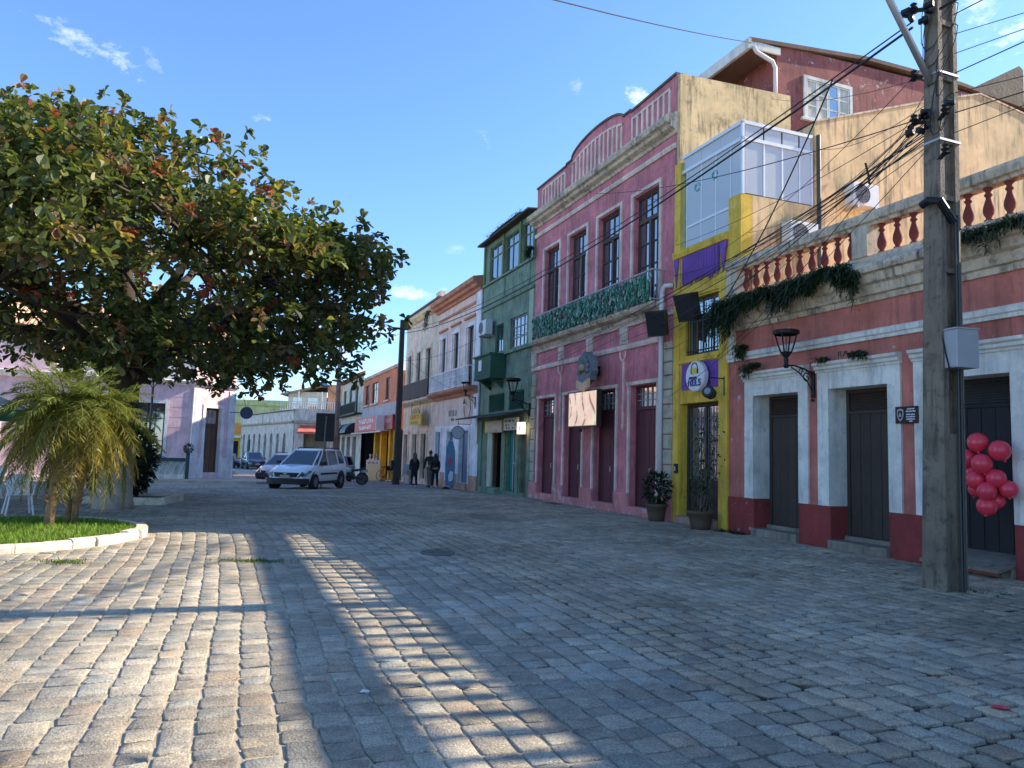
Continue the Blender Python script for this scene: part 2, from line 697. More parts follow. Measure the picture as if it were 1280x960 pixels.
xs = [-400, -120, -60, -40, -34, -30] + [-27 + .5 * k for k in range(82)] + [16, 22, 30, 40, 60, 120, 400]
ys = [-60, -20, -8, -4, 0] + [1 + .5 * k for k in range(68)] + list(range(36, 72, 2)) + [90, 130, 300, 900]
mb = MB()
mb.v = [(x, y, gz(y) + (lump(x, y) - joint_depth(x, y) if 0 < y < 34.6 else -.0115)) for y in ys for x in xs]
nx = len(xs)
mb.f = [(j * nx + i, j * nx + i + 1, (j + 1) * nx + i + 1, (j + 1) * nx + i) for j in range(len(ys) - 1) for i in range(nx - 1)]
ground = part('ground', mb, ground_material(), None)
tag(ground, kind='structure')

PLANTER_C, PLANTER_R = Vector((-8.55, 12.45, 0)), 2.35


def cobbles():
    us, vs, hl, hw = [], [], [], []
    v = -.12
    while v > -34:
        w = rng.normal(.205, .012)
        u = -22 + rng.uniform(0, .3)
        while u < 15.5:
            L = rng.uniform(.14, .27) if v < -7 else rng.uniform(.18, .31)
            us.append(u + L / 2)
            vs.append(v - w / 2)
            hl.append(L / 2)
            hw.append(w / 2)
            u += L
        v -= w
    us, vs, hl, hw = map(np.array, (us, vs, hl, hw))
    dv = .07 * np.sin(us * .35 + .3) + .012 * np.sin(us * 1.1 + vs * .5) + .006 * np.sin(us * 2.9 + vs * 2.1)
    vs2 = np.minimum(vs + dv, -.1)
    X = ORG.x + EX.x * us + EY.x * vs2
    Y = ORG.y + EX.y * us + EY.y * vs2
    d = (Y > 1.6) & (Y < 34) & (X > -.8 * Y - 2.4) & (X < .8 * Y + 2.4)
    d &= (X - PLANTER_C.x) ** 2 + (Y - PLANTER_C.y) ** 2 > (PLANTER_R + .12) ** 2
    d &= ~((X < -9.0) & (X > -11.2) & (Y > 19.4) & (Y < 21.6))
    d &= ~((X < -11.6) & (Y > 32.6 + .12 * (X + 11.6)))
    X, Y, hl, hw, us, vs = X[d], Y[d], hl[d], hw[d], us[d], vs[d]
    n = len(X)
    g = np.array([gz(y) for y in Y])
    h = g + rng.normal(0, .0017, n) + .008 * np.sin(X * 1.3 + Y * .6) + .007 * np.sin(Y * 1.9 - X * .7)
    t = np.array([[-1, -.84], [-.88, -1], [.88, -1], [1, -.84], [1, .84], [.88, 1], [-.88, 1], [-1, .84]])
    jt = np.where(vs[:, None] > -7.6, rng.uniform(.008, .019, (n, 1)), rng.uniform(.002, .010, (n, 1)))
    ring = t[None] * np.stack([hl, hw], 1)[:, None, :]
    ring = ring * (1 - (jt / np.minimum(hl, hw)[:, None]))[:, :, None]
    ring += rng.normal(0, .007, ring.shape)
    rot = rng.normal(0, .045, n)
    c, s_ = np.cos(rot)[:, None], np.sin(rot)[:, None]
    ring = np.stack([ring[..., 0] * c - ring[..., 1] * s_, ring[..., 0] * s_ + ring[..., 1] * c], -1)
    wx = ring[..., 0] * EX.x + ring[..., 1] * EY.x
    wy = ring[..., 0] * EX.y + ring[..., 1] * EY.y
    tilt = rng.normal(0, .008, (n, 2))
    V = np.zeros((n, 24, 3))
    for k, (sc, z) in enumerate(((1.0, -.06), (.985, -.0055), (.915, 0.0))):
        V[:, k * 8:k * 8 + 8, 0] = wx * sc
        V[:, k * 8:k * 8 + 8, 1] = wy * sc
        V[:, k * 8:k * 8 + 8, 2] = z + wx * sc * tilt[:, :1] + wy * sc * tilt[:, 1:]
    ctr = np.stack([X, Y, h], 1)
    faces = []
    for k in (0, 8):
        for i in range(8):
            j = (i + 1) % 8
            faces.append((k + i, k + j, k + 8 + j, k + 8 + i))
    faces.append(tuple(range(16, 24)))
    tone = rng.uniform(.74, 1.2, n)
    base = np.array([.425, .39, .32])[None] * tone[:, None]
    warm = rng.random(n)
    base = np.where((warm > .93)[:, None], base * np.array([1.09, .98, .92]), base)
    base = np.where((warm < .22)[:, None], base * np.array([.88, .97, 1.05]), base)
    base[vs > -7.5] *= np.array([1.10, 1.02, .93])  # roadway stones warmed and lifted in colour to offset the bluish shade
    return ctr, V, faces, base, us


ctr, CV, CF, CB, CU = cobbles()
M_COB = paint('granite_cobble', (.22, .2, .18), rough=.75, var=.15, streak=0, blotch=.4, dirt=(.09, .085, .07), bump=1.0, bscale=60, attr='Col', scale=2.2, spec=.45)
dist = np.hypot(ctr[:, 0], ctr[:, 1])
infr = (np.abs(ctr[:, 0]) < .66 * ctr[:, 1]) & (ctr[:, 1] > 3.75)
order = np.argsort(np.where(infr, dist, 1e9))
near = set(order[:300].tolist())


def poly_mesh(name, V, faces, nper, cols, smooth=True):
    """V: n x k x 3 vertices of n alike pieces sharing one face list"""
    n, k = V.shape[:2]
    me = bpy.data.meshes.new(name)
    me.vertices.add(n * k)
    me.vertices.foreach_set('co', V.reshape(-1).astype(np.float32))
    fl = np.concatenate([np.array(f) for f in faces])
    ln = np.array([len(f) for f in faces])
    loops = (fl[None] + (np.arange(n) * k)[:, None]).reshape(-1)
    me.loops.add(len(loops))
    me.loops.foreach_set('vertex_index', loops.astype(np.int32))
    tot = np.tile(ln, n)
    start = np.concatenate([[0], np.cumsum(tot)[:-1]])
    me.polygons.add(len(tot))
    me.polygons.foreach_set('loop_start', start.astype(np.int32))
    me.polygons.foreach_set('loop_total', tot.astype(np.int32))
    me.polygons.foreach_set('use_smooth', np.full(len(tot), smooth))
    me.update(calc_edges=True)
    me.validate()
    set_colors(me, np.repeat(np.asarray(cols), len(faces), axis=0))
    return me


rest = np.array([i for i in range(len(ctr)) if i not in near])
me = poly_mesh('cobblestones', CV[rest] + ctr[rest][:, None, :], CF, 24, CB[rest])
tag(link('cobblestones', me, M_COB, ground), kind='stuff')
for i in sorted(near):
    me = poly_mesh('cobblestone', CV[i:i + 1], CF, 24, CB[i:i + 1])
    link('cobblestone', me, M_COB, ground, tuple(ctr[i]))


# ------------------------------------------------------------------ shared facade pieces
def plank_mesh(w, h, t=.03):
    return MB().bbox(-w / 2, w / 2, -t, 0, 0, h, .008).mesh('plank')


def planks(B, parent, u0, u1, z0, z1, v, n, m):
    w = (u1 - u0) / n
    me = plank_mesh(w - .008, z1 - z0)
    me.materials.append(m)
    for i in range(n):
        B.inst('plank', me, None, (u0 + w * (i + .5), v - random.uniform(0, .006), z0), parent)


def window(B, u0, u1, z0, z1, v, cols, zsplit, m_frame, m_pane=None, fw=.06, bar=.035, name='window'):
    """casement: frame with stiles, panes in a grid; zsplit = heights of the horizontal bars"""
    mb = MB().frame(u0, u1, z0, z1, fw, v - .05, v + .02)
    zz = [z0 + fw] + list(zsplit) + [z1 - fw]
    cw = (u1 - u0 - 2 * fw) / cols
    for i in range(1, cols):
        x = u0 + fw + cw * i
        mb.box(x - bar / 2, x + bar / 2, v - .04, v + .015, z0 + fw, z1 - fw)
    for z in zsplit:
        mb.box(u0 + fw, u1 - fw, v - .045, v + .012, z - bar / 2, z + bar / 2)
    f = B.part(name, mb, m_frame)
    cache = {}
    for i in range(cols):
        for j in range(len(zz) - 1):
            h = zz[j + 1] - zz[j]
            key = round(h, 3)
            if key not in cache:
                cache[key] = MB().box(-cw / 2, cw / 2, -.004, .004, 0, h).mesh('pane')
            o = B.inst('pane', cache[key], m_pane or M_GLASS, (u0 + fw + cw * (i + .5), v - .012, zz[j]), f, rz=random.uniform(-.012, .012))
    return f


def blocks(B, u0, u1, z0, z1, v, h, m, name='stone_block'):
    z = z0
    while z < z1 - .1:
        hh = min(h * random.uniform(.85, 1.12), z1 - z)
        mb = MB().bbox(u0 + random.uniform(0, .03), u1 - random.uniform(0, .03), v - .05 - random.uniform(0, .03), v + .1, z + .012, z + hh - .012, .02)
        B.part(name, mb, m)
        z += hh


def body(B, u0, u1, z1, v0, v1, m, z0=-1.2):
    B.part('structure', MB().box(u0 + .004, u1 - .004, v0, v1, z0, z1), m)


# ------------------------------------------------------------------ red corner building with balustrade
RW = paint('red_wall_paint', (.32, .122, .112), dirt=(.12, .05, .05), streak=.55, blotch=.45, peel=(.45, .40, .38), peel_amt=.05, var=.24)
RD = paint('dark_red_dado', (.17, .032, .035), dirt=(.06, .03, .03), streak=.25, blotch=.4, peel=(.46, .40, .36), peel_amt=.05)
RB = paint('red_baluster_paint', (.13, .032, .03), dirt=(.05, .02, .02), streak=.3, blotch=.4, peel=(.4, .3, .25), peel_amt=.2)
RDOOR = wood('dark_brown_door', (.040, .028, .022))
B = Bld('red_building', 'low red building with white door surrounds and red balustrade on the roof', 0.0)
UE = 19.6
doors = [(.88, 2.27), (3.08, 4.46), (5.28, 6.66)] + [(7.48 + 2.2 * i, 8.86 + 2.2 * i) for i in range(5)]
holes = [(a, b, .02, 3.03) for a, b in doors]
B.part('wall', MB().wall(.003, UE, -.3, 5.0, holes, 0, .45, reveals=False), RW)
body(B, 0, UE, 5.28, .52, 11, paint('roof_screed', (.35, .22, .15), streak=0), -.3)
for a, b in doors:
    B.part('door_reveal', MB().reveal(a - .001, b + .001, .78, 3.031, .002, .45, False), M_WHITE)
    B.part('dado_jamb', MB().box(a - .002, a + .012, -.024, .448, -.2, .778), RD)
    B.part('dado_jamb', MB().box(b - .012, b + .002, -.024, .448, -.2, .778), RD)
    fr = MB().box(a - .28, a, -.045, .02, .782, 3.03).box(b, b + .27, -.045, .02, .782, 3.03)
    fr.box(a - .28, b + .27, -.047, .02, 3.03, 3.36)
    s_ = B.part('door_surround', fr, M_WHITE)
    hd = MB().mould(a - .30, b + .29, [(.02, 3.36), (-.07, 3.36), (-.08, 3.40), (-.115, 3.42), (-.12, 3.47), (-.165, 3.50), (-.17, 3.55), (.02, 3.57)])
    B.part('hood_moulding', hd, M_WHITE)
edges = [0.0] + [x for d in doors for x in d] + [UE]
for i in range(0, len(edges), 2):
    if edges[i + 1] - edges[i] > .05:
        B.part('dado', MB().box(edges[i] + .001, edges[i + 1] - .001, -.022, .03, -.3, .778), RD)
for i, (a, b) in enumerate(doors):
    if i == 2:
        ramp = MB().add([(a + .05, .44, .30), (b - .02, .44, .30), (b - .02, -.38, .13), (a + .05, -.38, .13), (a + .05, .44, .25), (b - .02, .44, .25), (b - .02, -.38, .08), (a + .05, -.38, .08)],
                        [(0, 1, 2, 3), (7, 6, 5, 4), (3, 2, 6, 7), (1, 5, 6, 2), (0, 3, 7, 4), (0, 4, 5, 1)])
        B.part('ramp', ramp, M_CONC)
        B.part('step', MB().bbox(b - .2, b - .014, -.1, .4, -.03, .14), M_CONC)
    else:
        B.part('step', MB().bbox(a + .014, b - .014, -.13, .30, -.05, .15, .03), M_CONC)
        B.part('threshold', MB().bbox(a + .014, b - .014, .30, .46, -.05, .225, .02), M_CONC)
    d = B.part('door', MB().frame(a + .014, b - .014, .225, 3.03, .07, .40, .47, False).box(a + .08, b - .08, .405, .47, 2.56, 2.62).box(a + .08, b - .08, .47, .5, .2, 3.03), RDOOR if i != 2 else wood('black_door', (.012, .012, .014)))
    planks(B, d, a + .085, b - .085, .23, 2.558, .45, 5, RDOOR if i != 2 else MATS['black_door'])
    lv = MB()
    for k in range(9):
        z = 2.64 + k * .041
        lv.add([(a + .085, .425, z), (b - .085, .425, z), (b - .085, .455, z + .036), (a + .085, .455, z + .036), (a + .085, .435, z - .008), (b - .085, .435, z - .008), (b - .085, .465, z + .028), (a + .085, .465, z + .028)],
               [(0, 1, 2, 3), (7, 6, 5, 4), (0, 4, 5, 1), (3, 2, 6, 7)])
    B.part('louvre', lv, RDOOR if i != 2 else wood('grey_shutter', (.05, .05, .05)), d)
B.part('string_course', MB().mould(.001, UE, [(.02, 3.86), (-.05, 3.86), (-.055, 3.92), (-.085, 3.94), (-.09, 4.02), (-.05, 4.05), (.02, 4.06)]), M_WHITE)
B.part('corner_pier', MB().box(.002, .24, -.04, .02, 4.061, 4.56), M_TRIM)
B.part('cornice', MB().mould(.002, UE, [(.1, 4.56), (-.05, 4.56), (-.06, 4.66), (-.12, 4.68), (-.14, 4.84), (-.22, 4.88), (-.24, 5.02), (-.32, 5.04), (-.34, 5.13), (-.32, 5.18), (-.08, 5.34), (.1, 5.34)]), M_CORN)
B.part('balustrade_base', MB().box(.002, UE, -.08, .24, 5.341, 5.41), M_CORN)
bal = MB().lathe([(.085, 0), (.085, .04), (.055, .055), (.05, .075), (.085, .12), (.098, .17), (.09, .22), (.06, .29), (.042, .335), (.05, .355), (.068, .365), (.068, .385), (.045, .40), (.05, .425), (.08, .45), (.08, .47)], n=12).mesh('baluster')
bal.polygons.foreach_set('use_smooth', [True] * len(bal.polygons))
piers = [.02, 3.78, 11.6, 15.4, 19.2]
for p in piers:
    if p < UE:
        B.part('balustrade_pier', MB().box(p, p + .36, -.12, .26, 5.411, 5.98), M_CORN)
for i in range(len(piers) - 1):
    a = piers[i] + .36
    n = round((piers[i + 1] - a) / .345)
    for k in range(n):
        x = a + (piers[i + 1] - a) * (k + .5) / n
        if x < UE:
            B.inst('baluster', bal, RB, (x, .06, 5.41), scale=(.86, .86, 1.215))
B.part('balustrade_rail', MB().mould(.002, UE, [(.17, 5.981), (-.05, 5.981), (-.06, 6.03), (-.12, 6.05), (-.14, 6.16), (-.12, 6.22), (.02, 6.25), (.17, 6.22)]), M_CORN)
tl = MB()
for k in range(int(UE / .22)):
    x = .5 + k * .22
    tl.tube([(x, .34, 5.33), (x, 1.6, 5.55)], .075, 7)
B.part('roof_tiles', tl, paint('terracotta', (.25, .12, .08), streak=0, blotch=.4))
RED = B

# ------------------------------------------------------------------ yellow house front with glazed terrace
YE = paint('yellow_paint', (.475, .352, .055), dirt=(.12, .09, .02), streak=.5, blotch=.45, peel=(.6, .58, .45), peel_amt=-.1)
PU = paint('purple_paint', (.115, .05, .30), streak=.2, blotch=.2, rough=.6)
CR = paint('cream_side_wall', (.47, .37, .23), dirt=(.13, .11, .07), streak=.95, blotch=.35, bump=.3)
CRD = paint('mouldy_cream_parapet', (.48, .38, .23), dirt=(.05, .045, .035), streak=1.0, blotch=.9, bump=.4)
B = Bld('yellow_house', 'narrow yellow and purple house front with a glazed terrace on top', -2.25)
u0, u1 = -2.25, -.003
B.part('wall', MB().wall(u0, u1, -.3, 7.0, [(-1.97, -.36, .02, 3.0), (-1.75, -.34, 4.2, 5.65)], -.02, .3), YE)
B.part('pilaster', MB().box(u0, -1.99, -.05, .0, -.2, 9.42), YE)
B.part('pilaster', MB().box(-.34, u1, -.05, .0, -.2, 6.1), YE)
B.part('corner_pier', MB().box(-.002, .45, -.03, .3, 6.26, 7.8), YE)
B.part('cornice', MB().mould(u0, -.004, [(.0, 6.82), (-.09, 6.82), (-.12, 6.95), (-.12, 7.0), (.0, 7.02)]), YE)
B.part('lintel_moulding', MB().box(-1.985, -.345, -.075, 0, 4.02, 4.10), YE)
B.part('lintel_moulding', MB().box(-1.985, -.345, -.06, 0, 5.70, 5.78), YE)
body(B, u0, -.003, 6.99, .62, 9, CR)
B.part('side_wall', MB().box(.1, .452, .3, 2.2, 5.2, 7.80), CR)
B.part('sign_panel', MB().box(-1.87, -.345, -.045, 0, 3.34, 4.0), PU)
fr = MB()
x = -1.86
while x < -.36:
    dz = random.uniform(-.05, .05)
    fr.prism([(x + .004, 6.8), (x + .004, 6.14 + dz), (x + .055, 6.05 + dz), (x + .106, 6.14 + dz), (x + .106, 6.8)], -.075, -.055)
    fr.box(x + .04, x + .07, -.085, -.076, 6.16, 6.8)
    x += .11
for a, b in ((-2.24, -2.0), (-.30, -.01)):
    fr.prism([(a, 6.8), ((a + b) / 2, 6.05), (b, 6.8)], -.075, -.055)
B.part('valance', fr, PU)
d = B.part('door', MB().frame(-1.96, -.37, .17, 3.0, .09, .2, .28, False).box(-1.87, -.46, .28, .31, .1, 3.0).box(-1.2, -1.13, .2, .28, .17, 2.91), RDOOR)
planks(B, d, -1.87, -1.2, .18, 1.1, .27, 3, RDOOR)
planks(B, d, -1.13, -.46, .18, 1.1, .27, 3, RDOOR)
gr = MB()
for c0 in (-1.535, -.795):
    for k in range(6):
        x = c0 - .29 + k * .116
        gr.tube([(x, .22, 1.12), (x, .22, 2.88)], .009, 5)
    for zc in (1.45, 1.95, 2.5):
        for sx in (-1, 1):
            for q in (0, 1):
                pts = []
                for t in range(15):
                    a = t / 14 * 4.6
                    rr = .13 * (1 - t / 18)
                    pts.append((c0 + sx * (.14 + rr * math.cos(a)) * (1 if q else .55), .205, zc + (1 if q else -1) * (.06 + rr * math.sin(a))))
                gr.tube(pts, .010, 5)
gr.box(-1.87, -.46, .21, .225, 1.1, 1.13)
B.part('iron_grille', gr, simple('pale_iron', (.16, .17, .17), .5, .5), d)
B.part('door_glass', MB().box(-1.86, -1.21, .25, .258, 1.14, 2.9).box(-1.12, -.47, .25, .258, 1.14, 2.9), M_GLASS, d)
B.part('step', MB().bbox(-1.99, -.38, -.16, .3, -.05, .17, .02), paint('pink_grey_step', (.25, .19, .17)))
window(B, -1.74, -.35, 4.21, 5.64, .2, 3, (5.1,), simple('grey_window_frame', (.2, .2, .2)))
bars = MB()
for k in range(13):
    x = -1.70 + k * .11
    bars.tube([(x, .03, 4.2), (x, .03, 5.2 if k % 3 else 5.6)], .012, 5)
bars.box(-1.75, -.34, .02, .035, 5.18, 5.21).box(-1.75, -.34, .02, .035, 4.3, 4.33)
B.part('window_bars', bars, M_IRON)
# glazed terrace
AL = simple('white_aluminium', (.72, .74, .76), .35, .1)
PG = glass('terrace_glass')
tf = MB()
for x in (-1.83, -1.2, -.6, -.02):
    tf.box(x, x + .035, .03, .065, 7.02, 9.1)
tf.box(.405, .47, .0, .065, 7.8, 9.56).box(-2.0, .47, .0, .07, 9.1, 9.18).box(-2.0, .47, .0, .06, 9.50, 9.58)
tf.box(-1.83, -.01, .025, .06, 7.58, 7.64)
tf.box(.405, .47, .065, 2.1, 9.1, 9.18).box(.405, .47, .06, 2.1, 9.50, 9.58)
for y in (.62, 1.16, 1.68, 2.06):
    tf.box(.42, .455, y, y + .04, 7.82, 9.1)
for x in (-1.4, -.75, -.1):
    tf.box(x, x + .03, .06, 2.1, 9.52, 9.56)
T = B.part('terrace_frame', tf, AL)
for a, b in ((-1.795, -1.2), (-1.165, -.6), (-.565, -.02)):
    B.part('pane', MB().box(a, b, .045, .051, 7.03, 7.575), PG, T)
    B.part('pane', MB().box(a, b, .045, .051, 7.645, 9.095), PG, T)
B.part('pane', MB().box(.02, .40, .045, .051, 7.82, 9.095), PG, T)
for a, b in ((-1.95, -1.2), (-1.19, -.4), (-.39, .40)):
    B.part('pane', MB().box(a, b, .04, .046, 9.185, 9.495), PG, T)
ysd = (.065, .62, 1.16, 1.68, 2.06)
for a, b in zip(ysd, ysd[1:]):
    B.part('pane', MB().box(.432, .438, a + .04, b - .003, 7.83, 9.095), PG, T)
    B.part('pane', MB().box(.434, .440, a + .04, b - .003, 9.185, 9.495), PG, T)
B.part('terrace_roof', MB().box(-2.0, .40, .07, 2.15, 9.585, 9.60), PG, T)
B.part('terrace_back_wall', MB().box(-2.2, .40, 2.12, 2.3, 7.0, 9.58), paint('pale_blue_wall', (.55, .66, .72), streak=.2))
B.part('terrace_side_wall', MB().box(-2.2, -2.02, .02, 2.1, 7.0, 9.45), paint('pale_yellow_wall', (.74, .64, .32), streak=.2))
B.part('terrace_floor', MB().box(-2.0, .1, .06, 2.1, 6.995, 7.015).box(.1, .40, .3, 2.1, 7.80, 7.82), M_CONC)
B.part('terrace_door', MB().frame(-.9, -.1, 7.03, 9.0, .07, 2.07, 2.12), AL)
curt = MB()
pts = [(-1.72 + .012 * k, .32 + .03 * math.sin(k * .9)) for k in range(96)]
for i in range(95):
    curt.quad((pts[i][0], pts[i][1], 7.66), (pts[i + 1][0], pts[i + 1][1], 7.66), (pts[i + 1][0], pts[i + 1][1], 9.08), (pts[i][0], pts[i][1], 9.08))
B.part('curtain', curt, paint('pale_blue_curtain', (.55, .68, .78), streak=0, bump=0), smooth=True)
for (x, z) in ((-1.35, 8.55), (-.62, 8.62)):
    ring = MB()
    for k in range(3):
        a0 = k * 2.094
        ring.tube([(x + .1 * math.cos(a0 + t * .16), .03, z + .1 * math.sin(a0 + t * .16)) for t in range(10)], .018, 5)
    B.part('teal_symbol', ring, simple('teal_sticker', (.05, .42, .42)))
YEL = B

# ------------------------------------------------------------------ cream gabled house behind
B = Bld('cream_gable_house', 'tall cream gabled side wall with rain streaks rising behind the red building', -2.0)
prof = [(2.16, -.5), (14.5, -.5), (14.5, 9.6), (12.0, 10.7), (9.8, 11.62), (8.0, 11.85), (5.9, 11.2), (2.16, 9.92)]
B.part('wall', MB().prism(prof, -1.9, .47, 'x'), CR)
cap = MB()
for (a, b), (c, d) in zip(prof[7:2:-1], prof[6:1:-1]):
    cap.add([(.50, a, b + .002), (.50, c, d + .002), (-2.0, c, d + .002), (-2.0, a, b + .002), (.50, a, b + .05), (.50, c, d + .05), (-2.0, c, d + .05), (-2.0, a, b + .05)],
            [(3, 2, 1, 0), (4, 5, 6, 7), (0, 1, 5, 4), (2, 3, 7, 6)])
B.part('coping', cap, M_CORN)
B.part('downpipe', MB().tube([(.50, 2.25, 9.6), (.50, 2.25, 5.5)], .05, 8), simple('black_pipe', (.05, .05, .05)))

# ------------------------------------------------------------------ red attic house further back
AT = paint('red_attic_wall', (.19, .07, .075), dirt=(.06, .03, .03), streak=.6, blotch=.6, peel=(.5, .42, .42), peel_amt=.3)
B = Bld('red_attic_house', 'faded red attic storey with white shuttered window above the cream walls', -9.5)
B.part('wall', MB().prism([(3.55, 9.0), (16.0, 9.0), (16.0, 13.75), (11.0, 13.98), (3.55, 13.80)], -9.4, -2.45, 'x'), AT)
B.part('roof', MB().prism([(2.5, 13.62), (7.0, 14.05), (11.0, 14.10), (16.0, 13.82), (16.0, 13.90), (11.0, 14.22), (7.0, 14.17), (2.5, 13.74)], -9.5, -2.36, 'x'), paint('old_roof', (.10, .07, .06)))
B.part('soffit', MB().box(-9.4, -2.5, 2.62, 3.54, 13.52, 13.56), wood('soffit_wood', (.16, .10, .07)))
B.part('fascia', MB().box(-9.5, -2.36, 2.46, 2.56, 13.40, 13.72), M_WHITE)
B.part('barge_board', MB().box(-2.44, -2.38, 2.56, 3.62, 13.45, 13.66), M_WHITE)
B.part('gutter_pipe', MB().tube([(-2.38, 2.62, 13.5), (-2.38, 2.75, 13.35), (-2.38, 3.32, 13.18), (-2.38, 3.42, 13.0), (-2.38, 3.42, 11.8)], .06, 8), simple('white_pipe', (.7, .7, .7)), smooth=True)
wf = MB()
wx = -2.44
wf.box(wx - .02, wx + .05, 4.5, 4.6, 11.75, 13.06).box(wx - .02, wx + .05, 6.26, 6.36, 11.75, 13.06).box(wx - .02, wx + .052, 4.6, 6.26, 12.96, 13.06).box(wx - .02, wx + .08, 4.4, 6.45, 11.67, 11.75)
win = B.part('window', wf, M_WHITE)
for k in range(4):
    ya = 4.61 + k * .41
    sh = MB().box(wx + .0, wx + .03, ya, ya + .04, 11.76, 12.95).box(wx + .0, wx + .03, ya + .36, ya + .40, 11.76, 12.95)
    for z in (11.76, 12.14, 12.52, 12.91):
        sh.box(wx + .001, wx + .028, ya + .04, ya + .36, z, z + .04)
    B.part('casement', sh, M_WHITE, win)
    for z in (11.80, 12.18, 12.56):
        B.part('pane', MB().box(wx + .005, wx + .012, ya + .042, ya + .358, z + .002, z + .338), M_GLASS if k == 2 else paint('white_panel', (.36, .38, .38)), win)
B.part('stone_party_wall', MB().prism([(12.4, 13.0), (15.3, 13.0), (15.3, 16.0), (15.1, 16.1), (12.4, 14.6)], -3.6, -3.2, 'x'), paint('dark_rubble_wall', (.09, .075, .065), bump=1, bscale=8, blotch=.8))

# ------------------------------------------------------------------ pink two-storey building
PK = paint('pink_wall_paint', (.39, .148, .20), dirt=(.12, .06, .07), streak=.6, blotch=.45, peel=(.46, .34, .36), peel_amt=.2, var=.25)
PKD = paint('pink_plinth', (.40, .17, .20), dirt=(.10, .05, .05), streak=.4, blotch=.5, peel=(.52, .42, .42), peel_amt=.8)
PTR = paint('pinkish_trim', (.50, .44, .45), dirt=(.06, .05, .05), streak=.5, blotch=.35)
PDOOR = wood('maroon_door', (.085, .022, .028))
B = Bld('pink_building', 'tall pink building with arched slatted parapet and long balcony', -11.86)
a0, a1 = -11.86, -2.252
wins = [(-10.96, -9.64), (-8.82, -7.50), (-6.66, -5.25), (-4.44, -3.06)]
drs = [(-11.16, -9.74), (-8.92, -7.60), (-6.73, -5.36), (-4.49, -3.10)]
holes = [(a, b, 5.86, 9.21) for a, b in wins] + [(a, b, .2, 3.64) for a, b in drs]
B.part('wall', MB().wall(a0, a1, -.6, 10.4, holes, 0, .3), PK)
body(B, a0, a1, 10.9, .45, 9, CRD, -.6)
B.part('cream_flank', MB().prism([(.004, 9.0), (3.72, 9.0), (3.72, 12.10), (.004, 11.96)], -2.24, -2.10, 'x'), CRD)
# parapet with raised arch
top = [(a0, 10.9), (a1, 10.9), (a1, 12.0), (-4.70, 11.96), (-4.70, 12.02), (-5.15, 12.02)]
top += [(-6.98 + 1.83 * math.cos(t), 11.98 + .42 * math.sin(t)) for t in [math.pi * k / 14 for k in range(1, 14)]]
top += [(-8.81, 11.96), (-9.24, 11.96), (-9.24, 11.9), (a0, 11.9)]
B.part('parapet', MB().prism(top, .0, .28), PK)
cp = MB()
for (x, z), (x2, z2) in zip(top[2:], top[3:] + top[:1]):
    if abs(x - x2) > .02 and z > 11:
        cp.add([(x, -.05, z + .002), (x2, -.05, z2 + .002), (x2, .32, z2 + .002), (x, .32, z + .002), (x, -.05, z + .07), (x2, -.05, z2 + .07), (x2, .32, z2 + .07), (x, .32, z + .07)],
               [(0, 1, 2, 3), (7, 6, 5, 4), (0, 4, 5, 1), (2, 6, 7, 3), (0, 3, 7, 4), (1, 5, 6, 2)])
B.part('coping', cp, paint('dark_coping', (.09, .08, .08), blotch=.6))


def slat_top(x):
    return 11.70 if not -8.8 < x < -5.15 else 11.66 + .36 * math.sqrt(max(0, 1 - ((x + 6.98) / 1.80) ** 2))


for a, b, n in ((-11.36, -9.28, 8), (-8.74, -5.20, 13), (-4.64, -2.55, 8)):
    st = (b - a - .09) / (n - 1)
    fr = MB().box(a, b, -.035, .0, 10.95, 11.03)
    xs_ = [a + (b - a) * k / 16 for k in range(17)]
    for x, x2 in zip(xs_, xs_[1:]):
        z, z2 = slat_top(min(max(x, a + .1), b - .1)), slat_top(min(max(x2, a + .1), b - .1))
        fr.add([(x, -.035, z), (x2, -.035, z2), (x2, -.035, z2 + .07), (x, -.035, z + .07), (x, 0, z), (x2, 0, z2), (x2, 0, z2 + .07), (x, 0, z + .07)],
               [(0, 1, 2, 3), (0, 4, 5, 1), (3, 2, 6, 7)])
    p = B.part('parapet_panel', fr, PTR)
    for k in range(n):
        x = a + st * k
        B.part('slat', MB().box(x, x + .09, -.037, .0, 11.032, slat_top(x + .045) + .004), PTR, p)
B.part('cornice', MB().mould(a0 - .12, a1 + .06, [(.1, 10.34), (-.04, 10.34), (-.08, 10.42), (-.22, 10.48), (-.26, 10.56), (-.36, 10.60), (-.40, 10.72), (-.38, 10.78), (-.04, 10.93), (.1, 10.93)]), M_CORN)
B.part('string_course', MB().mould(a0, a1, [(.02, 9.93), (-.06, 9.93), (-.09, 10.0), (-.09, 10.06), (.02, 10.09)]), PTR)
for a, b in wins:
    B.part('window_surround', MB().frame(a - .13, b + .13, 5.87, 9.35, .10, -.05, .01, False), PTR)
    w = window(B, a, b, 5.87, 9.20, .2, 4, (6.45, 7.1, 7.75, 8.42), wood('brown_window_frame', (.06, .035, .03)), fw=.06, bar=.04)
    B.part('window_stile', MB().box((a + b) / 2 - .06, (a + b) / 2 + .06, .12, .2, 5.92, 8.42).box(a + .06, b - .06, .12, .2, 8.38, 8.5), MATS['brown_window_frame'], w)
